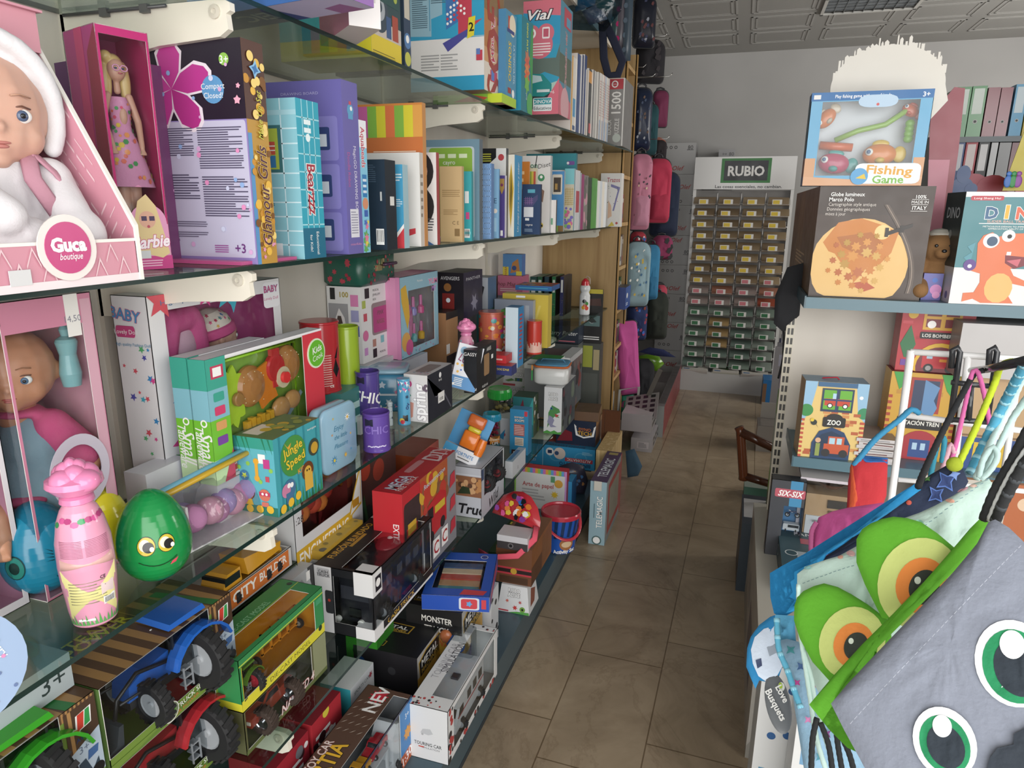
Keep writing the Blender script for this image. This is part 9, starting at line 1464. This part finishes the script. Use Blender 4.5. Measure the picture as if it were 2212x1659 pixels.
t,s=dbag('pale blue drawstring bag with butterfly, leaf and pink flower print',[(1676,1385),(1700,1380),(1760,1395),(1800,1450),(1850,1600),(1900,1760),(1760,1800),(1735,1650),(1712,1500)],.76,.01,'7fa4be:m',
  [('print',[([(cx_+r_*math.cos(k*.8)*(1 if k%2 else .4),cy_+r_*math.sin(k*.8)*(1 if k%2 else .4)) for k in range(8)],c) for cx_,cy_,r_,c in ((1708,1408,13,'3a8a90:m'),(1730,1445,12,'3a5a8a:m'),(1752,1435,11,'c88aa8:m'),(1722,1480,9,'b83a8a:m'),(1758,1484,13,'a82a6a:m'),(1780,1455,12,'2a4a6a:m'),(1785,1590,12,'7a3a7a:m'),(1770,1640,12,'3a7a8a:m'),(1745,1560,10,'b86a9a:m'))])])
t,s=dbag('mint white drawstring bag with pastel blobs, behind the green frog-eyed bag',[(1722,1290),(1722,1240),(1745,1222),(1775,1212),(1810,1202),(1850,1180),(1900,1150),(1945,1122),(1985,1108),(2020,1092),(2060,1070),(2100,1045),(2136,1034),(2153,1058),(2150,1110),(2100,1200),(1950,1400),(1800,1560),(1745,1450)],.73,.012,'b4cfc4:m',
  [('print',[(EL(x,y,a,b_,r),c) for x,y,a,b_,r,c in ((1838,1200,10,7,30,'d8a8a8:m'),(1816,1208,6,5,0,'d89a84:m'),(1745,1228,8,4,10,'8ac8c8:m'),(2050,1088,10,5,20,'d8a08a:m'),(2078,1062,11,5,-20,'d8a0b0:m'),(1985,1135,9,5,40,'9ad8c0:m'),(2100,1055,8,4,0,'d8b0a0:m'))]+[([(x,y),(x+7,y-3),(x+7,y-1.6),(x,y+1.4)],'5a7a84:m') for x,y in [(1960+11*k,1168-8.3*k) for k in range(17)]]+[([(x,y),(x+6,y-2),(x+6,y-.8),(x,y+1.2)],'5a7a84:m') for x,y in [(1735+9.5*k,1263-3.1*k) for k in range(12)]])],wr=3)
cord(t,[(2110,1034),(2140,960),(2175,890),(2215,800),(2240,760)],[.72,.74,.76,.72,.66],.0050,'b4d0cc:m','cord'); cord(t,[(2120,1030),(2160,960),(2190,900),(2225,850)],[.71,.72,.72,.70],.0042,'a8c8c4:m'); cord(t,[(2115,1032),(2125,990),(2145,965),(2155,985),(2140,1015),(2118,1036)],.705,.0036,'a4c0bc:m')
cord(t,[(2096,1022),(2130,950),(2170,870),(2215,785)],[.735,.75,.75,.70],.0062,'3f94b4:m','cord',tw='8ac0d0:m'); cord(t,[(1725,1262),(1727,1350),(1740,1440),(1752,1520),(1765,1600),(1790,1680)],.69,.0032,'b4d0c8:m'); cord(t,[(1735,1400),(1752,1460),(1762,1520),(1790,1620)],.69,.0028,'b4d0c8:m')
# frog bag
FG='4f9e14:m'
t=thing('drawstring_bag','lime green frog-eyed drawstring bag tucked under the grey koala-like one','bag',MX.Identity(4),BG)
rings=lambda cx_,cy_,k,rot:[(EL(cx_,cy_,88*k,98*k,rot),'b8c46a:m'),(EL(cx_+4*k,cy_+6*k,54*k,60*k,rot),'d87a2c:m'),(EL(cx_+10*k,cy_+10*k,32*k,38*k,rot),'2a3028:m'),(EL(cx_-6*k+2,cy_+20*k-24*k,7*k,8*k),'c8d0c0:m')]
for poly,ex,ey,k,rot,nm in (([(1850,1215),(1850,1165),(1862,1143),(1880,1131),(1905,1121),(1930,1116),(1960,1119),(1990,1128),(2025,1152),(2070,1190),(2090,1240),(2060,1310),(1990,1350),(1905,1335),(1868,1262)],1985,1262,1.0,25,'eye_lobe'),([(1715,1340),(1716,1308),(1722,1290),(1735,1277),(1758,1266),(1780,1260),(1810,1268),(1840,1284),(1875,1306),(1920,1340),(1930,1400),(1880,1460),(1800,1480),(1755,1430),(1728,1380)],1840,1392,.80,20,'eye_lobe')):
    s=Sheet(poly,.685,.008); o=s.body(FG,nm,t,wr=.5); b=MB(); [s.pr(b,p,c) for p,c in rings(ex,ey,k,rot)]; b.build('eye_print',o)
s=Sheet([(1748,1522),(1800,1460),(1862,1392),(1930,1325),(2000,1252),(2060,1185),(2095,1142),(2117,1120),(2134,1124),(2150,1142),(2080,1215),(1990,1305),(1900,1395),(1830,1475),(1800,1515),(1830,1570),(1858,1628),(1830,1615),(1790,1575)],.66,.004); s.c=(1900,1372); s.body(FG,'band',t,wr=.6)
for pts in (([(1765,1550),(1755,1600),(1752,1680)]),([(1772,1560),(1790,1610),(1800,1680)]),([(1805,1560),(1810,1610),(1822,1680)]),([(1812,1580),(1835,1630),(1850,1690)])): cord(t,pts,.67,.0034,'1a1c1e:m')
cord(t,[(2125,1122),(2150,1060),(2190,990),(2240,900),(2330,800)],[.655,.64,.62,.60,.58],.0058,'1c1e20:m'); cord(t,[(2150,1125),(2175,1070),(2215,1000),(2300,880)],[.65,.63,.61,.59],.0058,'1c1e20:m','cord',tw='3a3e42:m'); cord(t,[(2138,1124),(2163,1066),(2200,1000),(2270,900)],[.652,.635,.615,.595],.004,'c8cccc:m')
# koala bag
poly=[(1795,1520),(1830,1478),(1880,1425),(1940,1362),(2000,1300),(2060,1235),(2110,1175),(2135,1128),(2150,1122),(2180,1140),(2206,1165),(2240,1200),(2300,1300),(2340,1480),(2340,1780),(1930,1800),(1890,1700),(1858,1640),(1825,1580)]
sh=[(EL(2188,1440,82,96,-28),'d4d6d8:m'),(EL(2190,1446,68,82,-28),'0f7a48:m'),(EL(2196,1450,50,64,-28),'1c2630:m'),(EL(2183,1400,27,31,-20),'dcdee0:m'),(EL(2040,1608,64,80,-30),'d4d6d8:m'),(EL(2040,1612,50,66,-30),'0f7a48:m'),(EL(2042,1616,37,50,-30),'1c2630:m'),(EL(2034,1573,20,24,-20),'dcdee0:m'),([(2120,1700),(2135,1640),(2150,1620),(2185,1612),(2185,1590),(2215,1575),(2260,1570),(2290,1700)],'222a34:m')]
sh+=[([(x,y),(x+6,y-6.4),(x+6.6,y-5.8),(x+.8,y+.8)],'a4a8b4:m') for x,y in [(1838+9.2*k,1566-9.6*k) for k in range(40)]]
t,s=dbag('large grey drawstring bag with green-ringed cartoon eyes and dark nose, nearest the camera',poly,.60,.011,'747a88:m',[('eye_print',sh)],wr=.7)
# hanging labels, cap
t=thing('visor_cap','blue-edged white visor cap with barcode sticker hanging below the bags','cap',MX.Identity(4)); s=Sheet([(1612,1440),(1614,1400),(1622,1375),(1640,1350),(1664,1332),(1676,1328),(1680,1380),(1690,1440),(1680,1470),(1660,1474),(1640,1470),(1632,1488),(1622,1465)],.80,.004); s.body('1a78b0:m','brim',t,wr=.4)
b=MB(); s.pr(b,[(1622,1405),(1630,1378),(1650,1360),(1676,1352),(1688,1400),(1690,1440),(1676,1465),(1655,1473),(1638,1462),(1626,1435)],'bcc8d8:m'); s.pr(b,[(1656,1400),(1674,1392),(1680,1410),(1662,1420)],'8a94a0'); s.pr(b,[(1632,1428),(1644,1424),(1646,1440),(1636,1446)],'26345a'); b.build('panel',t)
t=thing('round_swing_tag','dark grey oval hanging tag with white lettering and a lime motif','tag',MX.Identity(4)); s=Sheet(EL(1681,1520,27,67,-12),.79,.0015); s.body('565a5e','tag_board',t,wr=0)
b=MB(); s.pr(b,EL(1688,1484,7,10,-10),'c8ccc4'); s.pr(b,EL(1686,1482,4,7,-10),'9ab82a')
def stext(s,b,st,cx_,cy_,h,col,rot):
    vs,fs,w_=textmesh(st,.03); c,q=math.cos(math.radians(rot)),math.sin(math.radians(rot)); b.add([s.P(cx_+x*h*c+(y-.5)*h*q,cy_+x*h*q-(y-.5)*h*c,s.th+.003) for x,y in vs],fs,col)
stext(s,b,'Love',1690,1500,15,'d8d8d4',62); stext(s,b,'Busquets',1676,1524,15,'d8d8d4',62); b.build('lettering',t)
# ================= near left: big baby doll box and fashion doll =================
Z=1.40; xf=-.785
Pb=V((xf,0,Z)); Pb=Pb+V((0,1,0))*S(Pb,(0,1,0),px=306); yb_=Pb.y
top=onY(42,28,yb_); xt=top.x; zt=top.z-Z; y0=yb_-.36; fh=S(Pb,(0,0,1),py=492)
t=thing('doll_pack','big pink chevron-lined open box holding a baby doll dressed in white','doll box',T(0,0,Z))
PK='cf8a9c'; PL='e4c0c8'
def pnl(poly,y,th,name,ds=True):
    b=MB(MX(((1,0,0,0),(0,0,1,y),(0,1,0,0),(0,0,0,1)))); b.prism(poly,th,PK,side='ece6e0'); 
    b.build(name,t)
xb=xt-.01
pnl([(xf,0),(xf,fh),(xt,zt),(xb,zt),(xb,0)],yb_-.003,.003,'side_panel'); 
b=MB(); R=random.Random(3)
def inside(x,z): return xb<x<xf and 0<z<fh+(zt-fh)*(xf-x)/(xf-xt)-.008
xc_=xb+.66*(xf-xb)
for r_ in range(30):
    for sgn in (1,-1):
        for q in range(14):
            x=xc_+sgn*(.002+q*.0145); z=-.16+.022*r_+(.002+q*.0145)*1.3; dx_=sgn*.0115; dz_=.015
            if (r_*5+q)%4 and inside(x,z) and inside(x+dx_,z+dz_): w_=.0038 if r_%2 else .0022; b.add([(x,yb_-.0036,z),(x+dx_,yb_-.0036,z+dz_),(x+dx_,yb_-.0036,z+dz_+w_),(x,yb_-.0036,z+w_)],[(0,1,2,3)],PL)
b.build('chevron_print',t)
b=MB(); b.prism([(xf,0),(xf,fh),(xt,zt),(xt-.001,zt+.004),(xf+.003,fh+.004),(xf+.003,0)],.006,'ece8e0',MX(((1,0,0,0),(0,0,1,yb_-.004),(0,1,0,0),(0,0,0,1)))); b.build('edge_strip',t)
MB().box(xb-.003,y0,0,xb,yb_,zt,PK).box(xb-.003,y0,zt-.003,xt+.04,yb_,zt,PK).build('back_panel',t)
MB().box(xt+.03,yb_-.10,zt-.052,xt+.033,yb_-.004,zt-.002,'d08a9a').build('top_flap',t)
rim=S(Pb,(0,0,1),py=487)*.72; b=MB(); b.box(xf-.003,y0,0,xf,yb_,rim,PK); b.box(xf-.004,y0,rim,xf+.001,yb_,rim+.004,'ece6e0'); b.box(xf,y0,0,xf+.0015,yb_,.010,'e8d8dc'); b.box(xf,yb_-.004,0,xf+.001,yb_,rim,'ece6e0')
cy_=Pb+V((0,0,0)); yc=onX(142,535,xf).y; f=FR((xf+.0006,y0,0),(0,1,0),(0,0,1),yb_-y0,rim); uc=(yc-y0)/(yb_-y0)
b.pt(f,[('p',[(x,.15),(x+.025,.55),(x+.05,.15),(x+.05,.22),(x+.025,.65),(x,.22)],PL) for x in [.1*k for k in range(10)]]+[('p',[(x,.5),(x+.025,.9),(x+.05,.5),(x+.05,.57),(x+.025,.97),(x,.57)],PL) for x in [.05+.1*k for k in range(9)]])
b.build('front_rim',t)
rr_=S(onX(142,535,xf),(0,1,0),px=190); zc=onX(142,535,xf).z-Z; M_=MX.Translation((xf+.0035,yc,zc))@MX.Rotation(math.pi/2,4,'Y'); b=MB()
b.lathe([(rr_*1.28,-.001),(rr_*1.28,.0005),(.0005,.0005)],'e4dcd8',36,M_); b.lathe([(rr_,.0006),(rr_,.0014),(.0005,.0014)],'c8407e',36,M_)
b.pt(FR((xf+.0052,yc-rr_,zc-rr_),(0,1,0),(0,0,1),2*rr_,2*rr_),[('t','Guca',.5,.57,.26,'f4eef0',{'b':.16,'fit':.78}),('t','boutique',.52,.34,.14,'f4eef0',{'sh':.3,'fit':.5,'b':.03})]); b.build('round_logo',t)
MB().box(xf+.0016,onX(20,572,xf).y-.004,.008,xf+.0025,onX(20,572,xf).y+.022,.026,'cfd0d2').build('price_sticker',t)
# baby
HC=onX(-52,248,-.93); r=.078; yaw=70; HM=MX.Translation((HC.x,HC.y,HC.z-Z))@MX.Rotation(math.radians(yaw),4,'Z')@MX.Rotation(math.radians(4),4,'X')
D=blob('doll',t,[(tuple(HM@V(p[0])),p[1]) for p in baby_head(r)]+[((HC.x,HC.y,HC.z-Z-.09),.03)],'cf9f8a:skin',.0035); face_parts(D,HM,r,'b88a70','b87068','4a5a78')
b=MB(HM@MX.Rotation(math.radians(-20),4,'X')); pr=[(r*1.10,-.3*r),(r*1.13,.0),(r*1.12,.35*r),(r*.95,.75*r),(r*.6,1.05*r),(r*.2,1.17*r),(.0005,1.18*r)]
b.lathe(pr,'d8d4d6:m',32,MX.Identity(4)) if 0 else None
b.build('x') if 0 else None
blob('bonnet',D,[(tuple(HM@V((0,.38*r,.30*r))),(r*1.12,r*1.0,r*1.08)),(tuple(HM@V((0,.3*r,-.5*r))),(r*.95,r*.75,r*.8))]+[([tuple(HM@V((1.04*r*math.sin(a),-.30*r-.22*r*abs(math.cos(a)),.1*r+1.12*r*math.cos(a)))) for a in [k*.26 for k in range(-8,9)]],[.012]*17)],'d6d4d8:m',.004)
bx,by,bz=HC.x,HC.y,HC.z-Z; zl=.052; dy=min(.12,yb_-.048-by); ay=min(.12,yb_-.04-by)
blob('outfit',t,[((bx+.01,by,.11),(.055,.065,.075)),([(bx+.01,by+.06,bz-.11),(bx+.05,by+ay,.13),(bx+.09,by+ay*.8,.085)],[.032,.03,.026]),([(bx+.01,by-.06,bz-.11),(bx+.06,by-.10,.13),(bx+.10,by-.06,.085)],[.032,.03,.026]),([(bx+.02,by+.04,zl),(bx+.07,by+dy*.85,zl),(bx+.09,by+dy,zl)],[.045,.038,.032]),([(bx+.02,by-.04,zl),(bx+.07,by-.06,zl),(bx+.095,by-.03,zl)],[.045,.04,.034]),((xf-.04,yb_-.05,.06),(.026,.034,.036))],'d8d4d8:m',.004)
b=MB(); b.tube([(bx+.05,by+.02,.17),(bx+.075,by+.035,.14),(bx+.08,by+.07,.09)],.010,'bc8496:m',8,flat=.3); b.tube([(bx+.05,by+.02,.17),(bx+.08,by+.0,.13),(bx+.09,by+.02,.085)],.010,'bc8496:m',8,flat=.3); b.build('ribbon',t)
# fashion doll box
Pn=V((-.905,0,Z)); Pn=Pn+V((0,1,0))*S(Pn,(0,1,0),px=270)
t=C('doll_pack','translucent hot pink box with a blonde fashion doll in a fruit-print dress and glasses','doll box',Pn,{'*':'b8286c:g','T':'b83a74:g','F':'a82a74:g'},205,374,48,Z,yaw=-18,win={'S':(.06,.02,.95,.965)},inner={'*':'b03068:g','O':'a8306a:g','K':'b82a60:g'},
 F=[('r',.35,.0,.6,1,'c02f6a:g'),('r',0,.0,.3,.55,'6a2a6a:g'),('p',[(.6,.3),(1,.1),(1,1),(.7,.9)],'8a1f3a:g')])
w,d,h=t['dims']; X0_=w/2-.030; O_=MX.Translation((X0_,-.002,0))@MX.Rotation(math.radians(90),4,'Z')
sk='c8957c:skin'; 
D=blob('doll',t,[(tuple(O_@V(c)),r_) for c,r_ in (((0,-.003,h*.845),(.0125,.0135,.0165)),((0,0,h*.66),(.014,.009,.02)),((0,0,h*.52),(.016,.011,.02)))]+[([tuple(O_@V(p)) for p in P_],rs) for P_,rs in (([(0,0,h*.80),(0,0,h*.76)],[.0045,.005]),([(-.016,0,h*.74),(-.026,0,h*.64),(-.022,-.012,h*.53)],[.006,.0055,.004]),([(.016,0,h*.74),(.026,0,h*.64),(.022,-.012,h*.53)],[.006,.0055,.004]),([(-.008,0,h*.5),(-.009,0,h*.3),(-.008,0,h*.14)],[.012,.009,.006]),([(.008,0,h*.5),(.009,0,h*.3),(.010,0,h*.14)],[.012,.009,.006]),([(-.008,0,h*.14),(-.008,-.015,h*.12)],[.005,.004]),([(.010,0,h*.14),(.010,-.015,h*.12)],[.005,.004]))]+[([tuple(O_@V((sx*.022,-.012,h*.53))),tuple(O_@V((sx*.021+.0022*k,-.016,h*.505-.002)))],[.0024,.0016]) for sx in (-1,1) for k in range(-2,3)],sk,.0017,sm=2)
blob('hair',D,[(tuple(O_@V(c)),r_) for c,r_ in (((0,.005,h*.86),(.0165,.014,.0185)),((-.014,.004,h*.80),(.008,.009,.03)),((.014,.004,h*.80),(.008,.009,.03)),((-.012,.0,h*.895),(.009,.009,.009)))],'c8a866:s',.002,sm=2)
b=MB(O_); pr=[(.015,h*.60),(.022,h*.545),(.030,h*.47),(.040,h*.36)]; b.lathe([(.011,h*.735),(.016,h*.70),(.0135,h*.62)]+pr,'cf86ac:m',24,O_,sy=.75); R=random.Random(4)
b.M=O_
for k in range(60):
    z=h*R.uniform(.37,.72); rr__=lerp([(.011,h*.735),(.016,h*.70),(.0135,h*.62)]+pr,z)+.0006; a=R.uniform(-math.pi,0); q=R.uniform(.002,.0045)
    b.add([(rr__*math.cos(a)+q*math.cos(j*1.05)*-math.sin(a),(rr__*math.sin(a)*.76+q*math.cos(j*1.05)*math.cos(a))-.0008,z+q*math.sin(j*1.05)) for j in range(6)],[(0,1,2,3,4,5)],R.choice(['4f9a5a:m','d8b83a:m','d8604a:m','3f8a4a:m','e08a4a:m','d84a6a:m']))
b.build('dress',D)
b=MB(O_)
for sx in (-1,1): b.tube([(sx*.0058+.0052*math.cos(a),-.0165,h*.848+.0042*math.sin(a)) for a in [k*.7 for k in range(9)]],.0009,'d890b8:g',6,closed=True); b.ell((sx*.0052,-.0145,h*.847),(.0022,.0015,.0014),'2a3a5a:g')
b.tube([(-.003,-.0155,h*.828),(0,-.0165,h*.826),(.003,-.0155,h*.828)],.0009,'b84a5a:g',6); b.build('glasses',D)
b=MB(); f=FR((w/2+.0016,-d/2,0),(0,1,0),(0,0,1),d,h)
b.pt(f,[('c',.58,.205,.38,'d890b8'),('r',.2,.05,.98,.2,'d890b8'),('r',0,0,1,.06,'c83a84'),('p',[(.32,.08),(.28,.2),(.4,.30),(.58,.33),(.76,.28),(.88,.16),(.96,.07),(.8,.05)],'d8c088'),('c',.56,.22,.17,'d8a48c'),('r',.44,.215,.55,.235,'4a3a5a'),('r',.6,.215,.71,.235,'4a3a5a'),('c',.57,.19,.03,'b84a5a'),('t','Barbie',.56,.125,.055,'f4e8f0',{'sh':.3,'b':.1,'o':'c8307c','fit':.78,'rot':4}),('r',.3,.05,.55,.085,'c8ccd0'),('l',.15,.012,.8,.045,3,'e8b0cc')]); b.build('front_card',t)
# dark purple pack behind
C('doll_pack','deep purple glossy box with a round star badge between the two doll boxes','doll box',V((-.99,.93,Z)),{'*':'5a2a5e:g','S':'6a3264:g','F':'5e2c66:g'},.14,.12,.33,0,yaw=-12,F=[('c',.75,.8,.2,'7a7aa0:g',1.3),('s',.75,.8,.12,'b83a5a:g'),('p',[(.5,.0),(.9,.3),(1,.0)],'3a1f5a:g'),('p',[(.9,.5),(1,.9),(.85,.6)],'c86a9a:g'),('p',[(.5,.4),(.7,.6),(.6,.2)],'b0603a:g')],S_=[('c',.3,.8,.2,'7a7aa0:g',1.3),('s',.3,.8,.12,'b83a5a:g')])
C('toy_leaflet','flat pink printed insert lying in front of the fashion doll box','leaflet',V((-.815,1.0,Z)),{'*':'c8508c','T':'cf6a9c'},.16,.16,.006,0)
